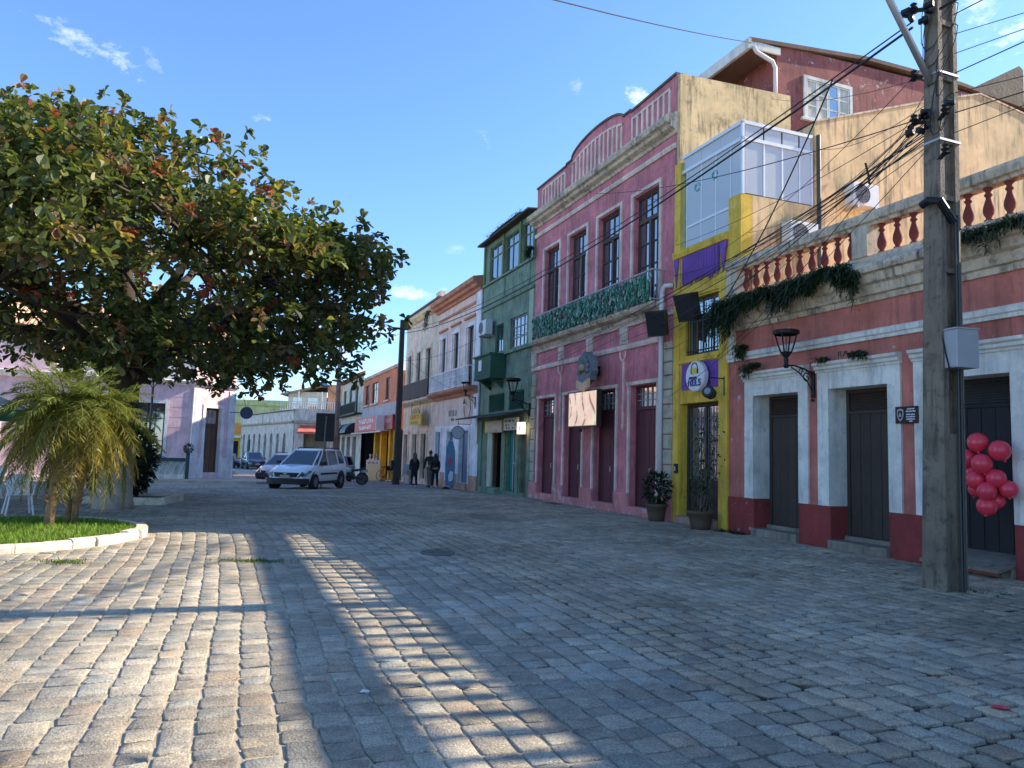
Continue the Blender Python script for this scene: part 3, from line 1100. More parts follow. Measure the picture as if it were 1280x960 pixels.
# balcony with garlands
bv = -.38
B.part('balcony_slab', MB().mould(-11.2, -2.70, [(.05, 5.50), (-.14, 5.50), (-.18, 5.60), (-.36, 5.66), (-.42, 5.74), (-.42, 5.80), (.05, 5.80)]), M_CORN)
rl = MB().box(-11.05, -2.76, bv - .02, bv + .02, 6.66, 6.70).box(-11.05, -2.76, bv - .015, bv + .015, 5.86, 5.89)
rl.box(-2.80, -2.76, bv + .02, 0, 6.66, 6.70).box(-2.795, -2.765, bv + .02, 0, 5.86, 5.89)
x = -11.04
while x < -2.77:
    rl.box(x, x + .016, bv - .01, bv + .01, 5.80, 6.66)
    x += .115
for k in range(4):
    rl.box(-2.79, -2.774, bv + .05 + k * .09, bv + .066 + k * .09, 5.80, 6.66)
B.part('balcony_rail', rl, simple('pale_rail', (.38, .36, .36), .6))
gl_ = MB()
cols = []
GREENS = [(.03, .20, .11), (.04, .28, .16), (.02, .13, .08), (.07, .30, .19), (.18, .34, .25), (.03, .16, .10), (.40, .52, .45), (.02, .10, .07)]
for k in range(1150):
    x = random.uniform(-10.9, -2.82)
    z = 6.62 - random.random() ** 1.2 * .72
    y = bv - random.uniform(.03, .11)
    r, h = random.uniform(.022, .04), random.uniform(.09, .17)
    t = random.uniform(-.5, .5)
    c0 = len(gl_.f)
    gl_.tube([(x, y, z), (x + t * h * .5, y, z - h * .6), (x + t * h, y, z - h)], [r * .4, r, r * .7], 5)
    cols += [random.choice(GREENS)] * (len(gl_.f) - c0)
me = gl_.mesh('garland', (B.u0, 0, 0))
set_colors(me, cols)
tag(link('garland', me, leafmat('green_bottle_garland', transl=.15, rough=.25), B.r), kind='stuff')
# frieze, pilaster blocks and ground floor
B.part('frieze_ledge', MB().mould(a0, a1, [(.02, 5.40), (-.07, 5.40), (-.10, 5.46), (-.14, 5.498), (.02, 5.498)]), PTR)
B.part('frieze_band', MB().mould(a0, -2.95, [(.02, 4.74), (-.06, 4.74), (-.08, 4.80), (-.08, 4.88), (.02, 4.92)]), PTR)
for x in (-11.70, -9.28, -7.09, -4.90):
    f = MB().box(x - .22, x + .22, -.06, .01, 5.24, 5.40).box(x - .20, x + .20, -.03, .01, 4.92, 5.24)
    for k in range(4):
        f.box(x - .19 + k * .108, x - .135 + k * .108, -.06, -.03, 4.925, 5.238)
    B.part('fluted_block', f, PTR)
for x in (-9.28, -4.90):
    f = MB().tube([(x - .17, -.05, 4.70), (x - .15, -.05, 4.56), (x - .08, -.05, 4.46), (x, -.05, 4.43), (x + .08, -.05, 4.46), (x + .15, -.05, 4.56), (x + .17, -.05, 4.70)], .028, 6)
    f.box(x - .035, x + .035, -.04, .01, 2.55, 4.42).prism([(x - .07, 2.55), (x, 2.38), (x + .07, 2.55)], -.045, .01)
    B.part('plaster_drop', f, PTR)
for a, b in drs:
    B.part('door_surround', MB().box(a - .13, a - .03, -.045, .01, .585, 3.66).box(b + .03, b + .13, -.045, .01, .585, 3.66).box(a - .16, b + .16, -.07, .01, 3.66, 3.76), PTR)
    B.part('threshold', MB().bbox(a - .01, b + .01, -.07, .3, -.3, .21, .02), PKD)
    m_ = (a + b) / 2
    d = B.part('door', MB().frame(a, b, .21, 3.64, .06, .18, .29, False).box(a + .06, b - .06, .18, .29, 2.96, 3.05).box(a + .05, b - .05, .285, .3, .2, 3.6), PDOOR)
    planks(B, d, a + .06, m_ - .006, .215, 2.955, .25, 3, PDOOR)
    planks(B, d, m_ + .006, b - .06, .215, 2.955, .25, 3, PDOOR)
    B.part('door_handle', MB().tube([(m_ + .08, .21, 1.15), (m_ + .08, .17, 1.15), (m_ + .08, .17, 1.30), (m_ + .08, .21, 1.30)], .015, 6), M_STEEL, d)
    lt = MB()
    for k in range(1, 5):
        x = a + .06 + (b - a - .12) * k / 5
        lt.box(x - .012, x + .012, .19, .215, 3.05, 3.58)
    lt.box(a + .06, b - .06, .192, .212, 3.22, 3.24).box(a + .06, b - .06, .192, .212, 3.40, 3.42)
    B.part('fanlight_lattice', lt, simple('pale_lattice', (.35, .36, .35), .6), d)
    B.part('fanlight_glass', MB().box(a + .06, b - .06, .22, .226, 3.05, 3.58), M_GLASS, d)
pe = [a0] + [x for d_ in drs for x in (d_[0] - .012, d_[1] + .012)] + [a1]
for i in range(0, len(pe), 2):
    B.part('plinth', MB().bbox(pe[i], pe[i + 1], -.08, .02, -.6, .58, .03), PKD)
blocks(B, -2.70, -2.27, .6, 4.7, 0, .41, M_STONE)
blocks(B, -11.85, -11.44, .6, 4.7, 0, .41, M_STONE)
B.part('drainpipe', MB().tube([(-2.32, -.02, 6.18), (-2.50, -.16, 6.18), (-2.62, -.16, 6.10), (-2.66, -.16, 5.85), (-2.66, -.16, 5.62), (-2.74, -.11, 5.2), (-2.76, -.10, 4.6), (-2.76, -.10, .6)], .065, 9), simple('white_pipe', (.7, .7, .7)), smooth=True)
PINK = B

# ------------------------------------------------------------------ green three-storey house
GR = paint('green_wall_paint', (.115, .195, .165), dirt=(.03, .045, .035), streak=.75, blotch=.6, var=.25, peel=(.30, .34, .28), peel_amt=.0)
GRD = paint('dark_green_wood', (.025, .085, .065), dirt=(.02, .03, .03), streak=.3)
GRF = paint('olive_window_frame', (.10, .15, .07), streak=.3)
B = Bld('green_house', 'narrow green house with glazed top storey and small boxed balcony', -18.02)
a0, a1 = -18.02, -11.863
h3 = [(-17.28, -15.72, 9.32, 10.92), (-15.35, -13.76, 9.32, 10.92), (-13.34, -12.10, 9.32, 10.92)]
h2 = [(-16.25, -15.25, 5.95, 7.18), (-14.42, -12.62, 5.92, 7.2)]
h1 = [(-16.95, -15.02, .15, 2.55), (-14.45, -13.45, .1, 2.6), (-12.95, -12.2, .1, 2.35)]
gg = [(-16.85, -14.88, 3.36, 4.15), (-14.38, -12.7, 3.36, 4.15)]
B.part('wall', MB().wall(a0, a1, -.7, 11.15, h3 + h2 + h1 + gg, 0, .25), GR)
body(B, a0, a1, 11.0, .9, 10, M_DARK, -.7)
B.part('flank_wall', MB().box(a0 - .002, a0 + .06, .002, 9, 8.0, 11.1), GR)
rf = MB()
for k in range(62):
    x = a0 - .1 + k * .1
    rf.tube([(x, -.35, 11.18), (x, 2.5, 11.45)], .05, 6)
B.part('roof', rf, paint('dark_corrugated_roof', (.05, .05, .05), streak=0))
for a, b, c, d in h3:
    window(B, a, b, c, d, .1, 2, (10.42,), GRF, fw=.045, bar=.04)
B.part('sill', MB().box(a0, a1, -.09, .01, 9.20, 9.29), GR)
B.part('belt_course', MB().mould(a0, a1, [(.01, 8.02), (-.08, 8.06), (-.1, 8.16), (.01, 8.18)]), GR)
for a, b in ((a0 + .1, -15.2), (-15.0, -12.35)):
    B.part('raised_panel', MB().bbox(a, b, -.05, .01, 8.28, 9.15, .03), GR)
for x in (a0 + .02, -15.55, -13.55, -12.05):
    B.part('mullion', MB().box(x, x + .17, -.07, .01, 9.30, 11.1), GRF)
B.part('pilaster', MB().box(-12.30, -11.90, -.05, .01, 5.85, 8.0), paint('pale_green_pilaster', (.24, .35, .30)))
B.part('ledge', MB().box(a0, a1, -.12, .01, 5.74, 5.86), GR)
window(B, *h2[1], .12, 4, (6.35, 6.78), simple('grey_window_frame', (.2, .2, .2)))
window(B, *h2[0], .12, 2, (6.55,), GRD)
for a, b, c, d in gg:
    gm = MB().frame(a, b, c, d, .05, .05, .1)
    n = int((b - a) / .12)
    for k in range(-7, n + 7):
        for s_ in (-1, 1):
            p, q = (a + .12 * k, c), (a + .12 * k + s_ * (d - c), d)
            t0, t1 = 0.0, 1.0
            for lo, hi in ((a + .05, b - .05),):
                dx = q[0] - p[0]
                ta, tb = (lo - p[0]) / dx, (hi - p[0]) / dx
                t0, t1 = max(t0, min(ta, tb)), min(t1, max(ta, tb))
            if t1 - t0 > .05:
                gm.tube([(p[0] + (q[0] - p[0]) * t0, .07, c + (d - c) * t0), (p[0] + (q[0] - p[0]) * t1, .07, c + (d - c) * t1)], .012, 4, False)
    B.part('lattice_grille', gm, GRD)
bb = MB().box(-16.95, -14.85, -.70, 0, 4.74, 4.86).box(-17.0, -14.80, -.76, 0, 5.72, 5.80)
bc = B.part('boxed_balcony', bb, GRD)
for k in range(14):
    x = -16.93 + k * .148
    B.part('plank', MB().bbox(x, x + .142, -.69, -.66, 4.861, 5.719, .006), GRD, bc)
B.part('balcony_end', MB().box(-14.87, -14.84, -.66, -.02, 4.861, 5.719), GRD, bc)
B.part('balcony_end', MB().box(-16.95, -16.92, -.66, -.02, 4.861, 5.719), GRD, bc)
B.part('balcony_notice', MB().box(-16.35, -15.95, -.712, -.70, 5.12, 5.58), simple('white_notice', (.62, .62, .6)), bc)
B.part('balcony_bracket', MB().prism([(-.55, 4.74), (-.02, 4.74), (-.02, 4.35)], -15.2, -15.1, 'x').prism([(-.55, 4.74), (-.02, 4.74), (-.02, 4.35)], -16.7, -16.6, 'x'), GRD, bc)
aw = MB().add([(-18.4, -1.05, 3.10), (-11.95, -1.05, 3.10), (-11.95, 0, 3.32), (-18.4, 0, 3.32), (-18.4, -1.05, 3.04), (-11.95, -1.05, 3.04), (-11.95, 0, 3.26), (-18.4, 0, 3.26)],
              [(0, 1, 2, 3), (7, 6, 5, 4), (0, 4, 5, 1), (1, 5, 6, 2), (0, 3, 7, 4)])
B.part('canopy', aw, paint('dark_metal_canopy', (.03, .035, .035)))
B.part('door_frame', MB().box(-16.95, -16.35, .02, .1, .15, 2.5), paint('pale_green_shutter', (.33, .40, .36)))
B.part('shop_interior', MB().box(-16.3, -15.1, .7, .75, .15, 2.5), paint('shop_white_wall', (.45, .43, .42)))
B.part('shop_counter', MB().bbox(-15.75, -15.1, .35, .6, .15, 1.05).box(-15.6, -15.3, .4, .6, 1.05, 1.5), simple('red_counter', (.35, .03, .03)))
d = B.part('door', MB().frame(-14.45, -13.45, .1, 2.6, .07, .12, .2, False), simple('teal_door_paint', (.01, .22, .19)))
planks(B, d, -14.38, -13.98, .12, 2.52, .18, 2, MATS['teal_door_paint'])
B.part('door_rail', MB().box(-13.96, -13.92, .1, .13, .12, 2.52).box(-13.92, -13.52, .1, .13, 1.2, 1.24), simple('pale_rail2', (.6, .62, .6)), d)
B.part('side_door', MB().bbox(-12.95, -12.2, .15, .2, .1, 2.35), paint('rusty_iron_door', (.10, .09, .075), blotch=.9, bump=1.2, bscale=14))
B.part('step', MB().bbox(-17.0, -14.95, -.3, .25, -.5, .14, .02), GR)
B.part('step', MB().bbox(-14.5, -12.15, -.2, .25, -.5, .09, .02), GR)
for x in (-17.95, -14.95, -13.35, -12.15):
    B.part('pier', MB().box(x, x + .3 if x > -14 else x + .42, -.06, .01, -.6, 3.04), GR)
GREEN = B

# ------------------------------------------------------------------ pale pink house
LP = paint('pale_pink_paint', (.62, .42, .42), dirt=(.2, .13, .12), streak=.3, blotch=.2)
LW = paint('bluish_white_paint', (.62, .64, .70), dirt=(.2, .2, .2), streak=.3, blotch=.25)
TC = paint('brown_cornice', (.34, .17, .12), dirt=(.07, .04, .03), streak=.5, blotch=.4)
TAN = paint('tan_dado', (.33, .23, .19))
BD = wood('grey_brown_door', (.10, .075, .065))
B = Bld('pale_pink_house', 'pale pink house with brown eaves and light blue balcony', -25.6)
a0, a1 = -25.6, -18.15
wn_ = [(-24.85, -24.05), (-22.58, -21.68), (-20.22, -19.25)]
gd = [(-25.35, -24.4), (-23.15, -21.95), (-20.95, -19.48)]
B.part('wall', MB().wall(a0, a1, 2.95, 9.4, [(a, b, 4.75, 7.72) for a, b in wn_], 0, .25), LP)
B.part('shopfront_wall', MB().wall(a0, a1, -.9, 2.95, [(a, b, .12, 2.65) for a, b in gd], -.01, .3), LW)
body(B, a0, a1, 9.6, .5, 10, LP, -.9)
B.part('eaves', MB().mould(a0 - .3, a1 - .02, [(.1, 9.22), (-.1, 9.22), (-.14, 9.34), (-.3, 9.40), (-.34, 9.52), (-.48, 9.58), (-.52, 9.74), (-.5, 9.8), (.6, 10.02), (.6, 9.3)]), TC)
B.part('string_course', MB().box(a0, a1 - .72, -.06, .01, 8.70, 8.82), TC)
B.part('corner_pilaster', MB().box(a1 - .7, a1, -.07, .01, 2.0, 9.2), LW)
for a, b in wn_:
    B.part('window_surround', MB().frame(a - .42, b + .22, 4.76, 7.9, .2, -.05, .01, False), LW)
    B.part('window_hood', MB().box(a - .5, b + .3, -.1, .01, 8.1, 8.2), TC)
    window(B, a, b, 4.78, 7.72, .15, 2, (6.0, 7.05), wood('brown_window_frame', (.06, .035, .03)))
bl = MB().box(-25.35, -18.35, -.54, -.50, 5.60, 5.66).box(-25.35, -18.35, -.53, -.51, 4.75, 4.80).box(-25.35, -18.35, -.53, -.51, 5.28, 5.31)
for k in range(59):
    x = -25.34 + k * .1187
    bl.box(x, x + .03, -.53, -.51, 4.8, 5.6)
for k in range(20):
    x = -25.3 + k * .35
    bl.tube([(x, -.52, 4.84), (x + .17, -.52, 5.26), (x + .34, -.52, 4.84)], .015, 4)
bl.box(-18.39, -18.35, -.50, 0, 5.60, 5.66)
B.part('balcony_rail', bl, LW)
B.part('balcony_slab', MB().mould(a0, a1 - .1, [(.02, 4.34), (-.12, 4.34), (-.2, 4.46), (-.5, 4.54), (-.58, 4.62), (-.58, 4.70), (.02, 4.70)]), TC)
for i, (a, b) in enumerate(gd):
    B.part('door_surround', MB().frame(a - .14, b + .14, .12, 2.85, .13, -.06, .01, False), LW)
    d = B.part('door', MB().frame(a, b, .12, 2.65, .06, .14, .24, False).box(a + .05, b - .05, .24, .26, .1, 2.6), simple('blue_grey_door', (.20, .25, .32)))
    planks(B, d, a + .06, b - .06, .12, 2.58, .22, 4 if i != 1 else 3, MATS['blue_grey_door'] if i != 0 else simple('teal_glass_door', (.07, .14, .17), .2))
    B.part('step', MB().bbox(a, b, -.16, .2, -.6, .115, .02), TAN)
gx = [a0] + [x for g_ in gd for x in g_] + [a1]
for i in range(0, 8, 2):
    B.part('dado', MB().box(gx[i] + .002, gx[i + 1] - .002, -.05, .01, -.9, .52), TAN)
# painted wall lettering, half worn away
GL_ = simple('grey_lettering', (.12, .11, .13))
wp = worn_print(B.r, 2.5, 4.1, 3.42, 3.72, GL_, 7, -.012)
wp = worn_print(B.r, 2.95, 3.65, 3.18, 3.32, GL_, 4, -.012)
LPINK = B

# ------------------------------------------------------------------ cream house with brown balcony
CM = paint('dirty_cream_plaster', (.48, .46, .42), dirt=(.12, .10, .07), streak=.7, blotch=.5)
CT = paint('peach_trim', (.55, .42, .36))
B = Bld('cream_house', 'dirty cream house with dark brown wooden balcony and weeds on the parapet', -33.5)
a0, a1 = -33.5, -25.605
wn_ = [(-32.7, -31.8), (-30.4, -29.45), (-28.15, -27.15)]
gd = [(-32.95, -31.9), (-30.7, -29.55), (-28.55, -27.4)]
B.part('wall', MB().wall(a0, a1, -1.1, 10.2, [(a, b, 4.8, 7.6) for a, b in wn_] + [(a, b, .0, 2.6) for a, b in gd], 0, .25), CM)
body(B, a0, a1, 9.9, .45, 9, CM, -1.1)
B.part('cornice', MB().mould(a0, a1, [(.02, 9.5), (-.12, 9.55), (-.2, 9.66), (-.28, 9.74), (-.28, 9.80), (.02, 9.86)]), paint('yellowed_cornice', (.50, .45, .30), blotch=.6, streak=.7))
B.part('parapet_coping', MB().box(a0 - .05, a1 + .02, -.12, .3, 10.2, 10.3), paint('dark_coping', (.09, .08, .08)))
B.part('raised_parapet', MB().box(-26.6, a1, .005, .28, 10.302, 10.62), CM)
for a, b in wn_:
    B.part('window_surround', MB().frame(a - .2, b + .2, 4.81, 7.8, .18, -.05, .01, False), CM)
    window(B, a, b, 4.82, 7.6, .15, 2, (6.2, 6.95), wood('brown_window_frame', (.06, .035, .03)))
for a, b in gd:
    B.part('door_surround', MB().frame(a - .2, b + .2, -.1, 2.8, .19, -.06, .01, False), CT)
    d = B.part('door', MB().frame(a, b, -.05, 2.6, .06, .14, .24, False).box(a + .05, b - .05, .24, .26, -.1, 2.55), BD)
    planks(B, d, a + .06, b - .06, -.05, 2.53, .22, 4, BD)
B.part('balcony_slab', MB().mould(a0 + .1, a1 - .02, [(.02, 4.36), (-.2, 4.40), (-.5, 4.50), (-.55, 4.56), (-.55, 4.62), (.02, 4.62)]), CM)
br_ = MB().box(a0 + .15, a1 - .05, -.54, -.50, 5.56, 5.64).box(a0 + .15, a1 - .05, -.54, -.50, 4.70, 4.77)
bb = B.part('balcony_rail', br_, wood('dark_brown_boards', (.05, .025, .022)))
planks(B, bb, a0 + .16, a1 - .06, 4.771, 5.559, -.505, 40, MATS['dark_brown_boards'])
CREAM = B

# ------------------------------------------------------------------ orange shop
OR = paint('orange_wall', (.42, .17, .10), streak=.4, blotch=.4)
BLG = paint('blue_grey_band', (.27, .33, .40), streak=.3)
YL = paint('yellow_shop_paint', (.46, .31, .03))
B = Bld('orange_shop', 'two-storey orange shop with blue band and yellow pillars below', -49.0)
a0, a1 = -49.0, -35.0
hu = [(-47.9, -46.3), (-45.0, -42.6), (-39.7, -38.3)]
B.part('wall', MB().wall(a0, a1, 4.95, 7.3, [(a, b, 5.2, 6.85) for a, b in hu], 0, .25), OR)
B.part('band', MB().box(a0, a1, -.03, .2, 3.9, 4.95), BLG)
body(B, a0, a1, 7.2, 2.6, 12, M_DARK, -1.3)
B.part('ceiling', MB().box(a0, a1, .2, 2.6, 3.0, 7.0), OR)
B.part('eaves', MB().mould(a0, a1, [(.1, 7.25), (-.15, 7.28), (-.25, 7.4), (-.2, 7.46), (.1, 7.5)]), M_TRIM)
for a, b, in hu:
    window(B, a, b, 5.2, 6.85, .12, 2, (6.3,), wood('maroon_frame', (.09, .03, .03)))
    B.part('sill', MB().box(a - .15, b + .15, -.12, .01, 5.08, 5.19), M_TRIM)
for x in (-43.0, -40.6, -37.6, -36.0):
    B.part('pillar', MB().bbox(x - .25, x + .25, -.02, .4, -1.2, 3.0), YL)
B.part('inner_wall', MB().box(-40.4, -37.8, .6, .7, -1.2, 3.0), YL)
B.part('awning_rail', MB().box(a0, -36.5, -.9, -.8, 2.82, 2.92), M_TRIM)
ORANGE = B

# ------------------------------------------------------------------ white house with black awnings
WH = paint('off_white_house', (.50, .48, .45), streak=.5)
B = Bld('white_balcony_house', 'white house with black iron balcony behind the lamp post', -61.0)
a0, a1 = -61.0, -49.01
hu = [(-60.0, -58.4), (-56.6, -55.0), (-53.2, -51.6)]
gd = [(-60.0, -58.0), (-56.8, -54.8), (-53.6, -51.6)]
B.part('wall', MB().wall(a0, a1, -1.4, 7.9, [(a, b, 4.8, 7.2) for a, b in hu] + [(a, b, -.6, 2.7) for a, b in gd], 0, .3), WH)
body(B, a0, a1, 7.8, .4, 10, M_DARK, -1.4)
B.part('eaves', MB().mould(a0, a1, [(.1, 7.85), (-.3, 7.9), (-.5, 8.05), (.1, 8.3)]), paint('old_roof', (.10, .07, .06)))
for a, b in hu:
    window(B, a, b, 4.8, 7.2, .15, 2, (6.5,), GRD)
bl = MB().box(a0 + .3, a1 - .3, -.62, -.58, 5.6, 5.66).box(a0 + .3, a1 - .3, -.62, -.58, 4.7, 4.75).box(a0 + .2, a1 - .2, -.65, 0, 4.58, 4.69)
for k in range(94):
    bl.box(a0 + .3 + k * .121, a0 + .33 + k * .121, -.61, -.59, 4.75, 5.6)
B.part('balcony_rail', bl, M_IRON)
for x in (-58.8, -55.2, -51.0):
    aw = MB()
    arc = [(-.05 - 1.3 * math.sin(t), 2.95 + .95 * math.cos(t)) for t in [math.pi / 2 * k / 7 for k in range(8)]]
    for (y, z), (y2, z2) in zip(arc, arc[1:]):
        aw.quad((x - 1.5, y, z), (x + 1.5, y, z), (x + 1.5, y2, z2), (x - 1.5, y2, z2))
    for s_ in (x - 1.5, x + 1.5):
        aw.add([(s_, y, z) for y, z in arc] + [(s_, -.05, 2.95)], [tuple(range(9))])
    B.part('awning', aw, simple('black_awning', (.02, .022, .025), .4))

# ------------------------------------------------------------------ left pavement and pink corner house
LANG = math.atan2(EY.y, EY.x)          # local x runs right along the house front, local y runs into the house
H0 = Vector((-15.81, 37.0, 0))


def HL(x, y, z=0):
    return H0 + EY * x - EX * y + Vector((0, 0, z))


pv = [HL(3.1, -4.1), HL(-24, -4.1), HL(-24, 2), HL(1, 2), HL(2.6, 12), HL(2.6, 34), HL(4.2, 34), HL(4.6, 8), HL(4.1, -3.2)]
mb = MB()
n = len(pv)
mb.v = [(p.x, p.y, gz(p.y) + .12) for p in pv] + [(p.x, p.y, gz(p.y) - .3) for p in pv]
mb.f = [tuple(range(n - 1, -1, -1))] + [(i, (i + 1) % n, (i + 1) % n + n, i + n) for i in range(n)]
tag(part('pavement', mb, paint('pavement_stone', (.27, .26, .25), blotch=.5, streak=0, scale=.8), None), kind='structure')
kb = MB()
for i in range(40):
    a, b = HL(3.0 - i * .68, -4.24), HL(3.0 - (i + 1) * .68 + .015, -4.24)
    c, d = b - EX * .13, a - EX * .13
    z = gz(a.y)
    kb.add([(q.x, q.y, z - .2) for q in (a, b, c, d)] + [(q.x, q.y, z + .135 + random.uniform(-.008, .008)) for q in (a, b, c, d)],
           [(7, 6, 5, 4), (0, 1, 5, 4), (1, 2, 6, 5), (2, 3, 7, 6), (3, 0, 4, 7)])
tag(part('kerb', kb, paint('kerb_stone', (.33, .32, .30), streak=0), None), kind='structure')

HP = paint('rose_house_paint', (.48, .38, .48), dirt=(.25, .16, .18), streak=.3, blotch=.2)
HW = paint('lilac_white_trim', (.50, .52, .62), dirt=(.22, .2, .2), streak=.35, blotch=.25)
TILE = paint('pale_clay_tiles', (.42, .30, .22), dirt=(.12, .08, .06), streak=0, blotch=.6, scale=3)
B = Bld('rose_corner_house', 'rose pink house with white trim and an angled corner door on the left', 0, loc=H0, ang=LANG)
whole = [(-2.46, -1.26, .12, 3.55), (-5.2, -4.0, .12, 3.55), (-9.4, -8.2, .9, 3.4), (-12.6, -11.4, .9, 3.4)]
B.part('wall', MB().wall(-22, -.0, -.6, 4.5, whole, 0, .25), HP)
B.part('structure', MB().add([(-22, .5, -.6), (0, .5, -.6), (1.7, 1.6, -.6), (1.9, 14, -.6), (-22, 14, -.6), (-22, .5, 5.2), (0, .5, 5.2), (1.7, 1.6, 5.2), (1.9, 14, 5.2), (-22, 14, 5.2)],
                             [(5, 6, 7, 8, 9), (0, 1, 6, 5), (1, 2, 7, 6), (2, 3, 8, 7), (3, 4, 9, 8), (4, 0, 5, 9)]), HP)
for a, b, c, d in whole:
    B.part('window_surround', MB().frame(a - .16, b + .16, c, d + .16, .15, -.05, .01, False), HW)
    window(B, a, b, c, d, .15, 3, (c + 1.6, d - .75), simple('dark_window_frame', (.03, .03, .035)))
for k in range(7):
    z = .9 + k * .5
    B.part('joint_band', MB().box(-1.08, -.12, -.02, .01, z, z + .455), HP)
# bevelled corner: own frame
cdir = Vector((1.93, 1.4, 0))
CL = cdir.length
cang = math.atan2(cdir.y, cdir.x)


def cbox(name, mb, m, par=None):
    o = link(name, mb.mesh(name), m, par or B.r)
    if par is None:
        o.rotation_euler = (0, 0, cang)
    return o


cbox('corner_wall', MB().wall(0, CL, -.6, 4.5, [(.72, 1.62, .2, 3.45)], 0, .35), HP)
cbox('corner_reveal', MB().reveal(.721, 1.619, .201, 3.449, .001, .349), HW)
cbox('corner_surround', MB().frame(.55, 1.79, .2, 3.62, .16, -.05, .01, False), HW)
for a, b in ((-.04, .34), (CL - .34, CL + .04)):
    cbox('corner_pilaster', MB().box(a, b, -.06, .02, .9, 4.4), HW)
    cbox('pilaster_panel', MB().bbox(a + .08, b - .08, -.08, -.06, 1.1, 4.1, .01), HW)
cbox('corner_plinth', MB().box(-.06, .715, -.08, .02, -.5, .9), HW)
cbox('corner_plinth', MB().box(1.625, CL + .06, -.08, .02, -.5, .9), HW)
cd_ = cbox('corner_door', MB().frame(.72, 1.62, .2, 3.45, .07, .22, .3, False).box(.79, 1.55, .22, .3, 2.58, 2.66).box(.78, 1.56, .3, .32, .2, 3.4), wood('chestnut_door', (.11, .055, .035)))
for k in range(5):
    link('plank', plank_mesh(.147, 2.36), MATS['chestnut_door'], cd_, (.868 + k * .151, .29, .21))
for k in range(3):
    link('pane', MB().box(-.11, .11, 0, .006, 0, .68).mesh('pane'), M_GLASS, cd_, (.93 + k * .24, .27, 2.68))
cbox('corner_cornice', MB().mould(-.1, CL + .12, [(.05, 4.48), (-.1, 4.5), (-.14, 4.58), (-.24, 4.62), (-.26, 4.70), (.05, 4.76)]), HW)
cbox('corner_parapet', MB().box(-.02, CL + .02, -.02, .3, 4.76, 6.2), HP)
cbox('corner_coping', MB().box(-.06, CL + .06, -.08, .34, 6.2, 6.3), HW)
B.part('plinth', MB().box(-1.1, .0, -.06, .02, -.5, .85), HW)
B.part('cornice', MB().mould(-6.0, .0, [(.05, 4.48), (-.1, 4.5), (-.14, 4.58), (-.24, 4.62), (-.26, 4.70), (.05, 4.76)]), HW)
B.part('parapet', MB().box(-6.0, -.0, -.01, .3, 4.76, 5.75), HW)
B.part('gable_wall', MB().prism([(-17.5, 4.5), (-6.0, 4.5), (-6.0, 5.85), (-9.0, 6.85), (-11.8, 8.3), (-17.5, 5.6)], -.05, .25), HP)
B.part('gable_cornice', MB().mould(-17.5, -6.0, [(.0, 4.48), (-.16, 4.5), (-.2, 4.6), (-.28, 4.64), (-.3, 4.76), (.0, 4.82)]), HW)
B.part('gable_coping', MB().prism([(-5.95, 5.851), (-9.0, 6.86), (-11.8, 8.31), (-11.8, 8.42), (-9.0, 6.96), (-5.95, 5.95)], -.12, .3), HW)
B.part('side_wall', MB().wall(1.4, 14, -.6, 4.7, [], 0), HP).rotation_euler = (0, 0, R(90))
tl = MB()
for k in range(85):
    x = -17 + k * .22
    for j in range(8):
        y0, y1 = .35 + j * .75, .35 + (j + 1) * .75 + .06
        tl.tube([(x, y0, 5.72 + j * .42), (x, y1, 5.72 + (j + 1) * .42)], [.098, .085], 6, True)
tag(B.part('roof_tiles', tl, TILE), kind='stuff')
B.part('roof_deck', MB().add([(-17, .3, 5.68), (1.6, .3, 5.68), (1.6, 6.4, 9.05), (-17, 6.4, 9.05), (-17, 6.4, 5), (1.6, 6.4, 5)], [(0, 1, 2, 3), (3, 2, 5, 4)]), TILE)

# ------------------------------------------------------------------ far end of the street
AW = paint('arcade_plaster', (.46, .46, .46), dirt=(.10, .09, .07), streak=.7, blotch=.5)
adir = (Vector((-22.4, 77, 0)) - Vector((-35.4, 98, 0)))
AL_ = adir.length
aang = math.atan2(adir.y, adir.x)
B = Bld('arcade_building', 'long low cream building with arched openings at the end of the street', 0, loc=Vector((-35.4, 98, 0)), ang=aang)
A_holes = [2.0 + k * 2.75 for k in range(8)]
mb = MB()
pts_prev = 0.0
for c0 in A_holes + [None]:
    x1 = AL_ if c0 is None else c0 - .55
    mb.quad((pts_prev, 0, -1.5), (x1, 0, -1.5), (x1, 0, 4.1), (pts_prev, 0, 4.1))
    if c0 is not None:
        arc = [(c0 - .55 * math.cos(math.pi * k / 10), 2.55 + .55 * math.sin(math.pi * k / 10)) for k in range(11)]
        for (x, z), (x2, z2) in zip(arc, arc[1:]):
            mb.quad((x, 0, z), (x2, 0, z2), (x2, 0, 4.1), (x, 0, 4.1))
            mb.quad((x, 0, z), (x, .4, z), (x2, .4, z2), (x2, 0, z2))
        for x in (c0 - .55, c0 + .55):
            mb.quad((x, 0, -1.5), (x, .4, -1.5), (x, .4, 2.55), (x, 0, 2.55))
        pts_prev = c0 + .55
B.part('wall', mb, AW)
for c0 in A_holes:
    B.part('arched_door', MB().prism([(c0 - .55, -1.2)] + [(c0 - .54 * math.cos(math.pi * k / 10), 2.55 + .54 * math.sin(math.pi * k / 10)) for k in range(11)] + [(c0 + .55, -1.2)], .3, .36), wood('grey_brown_door', (.10, .075, .065)))
B.part('structure', MB().box(0, AL_ - .3, .41, 8, -1.5, 4.6), M_DARK)
B.part('cornice', MB().mould(-.2, AL_ + .05, [(.1, 4.05), (-.1, 4.08), (-.25, 4.2), (-.28, 4.32), (.1, 4.36)]), M_CORN)
B.part('parapet', MB().box(0, AL_, .0, .3, 4.36, 5.4), AW)
B.part('parapet_coping', MB().box(-.1, AL_ + .05, -.1, .4, 5.4, 5.52), paint('dark_coping', (.09, .08, .08)))
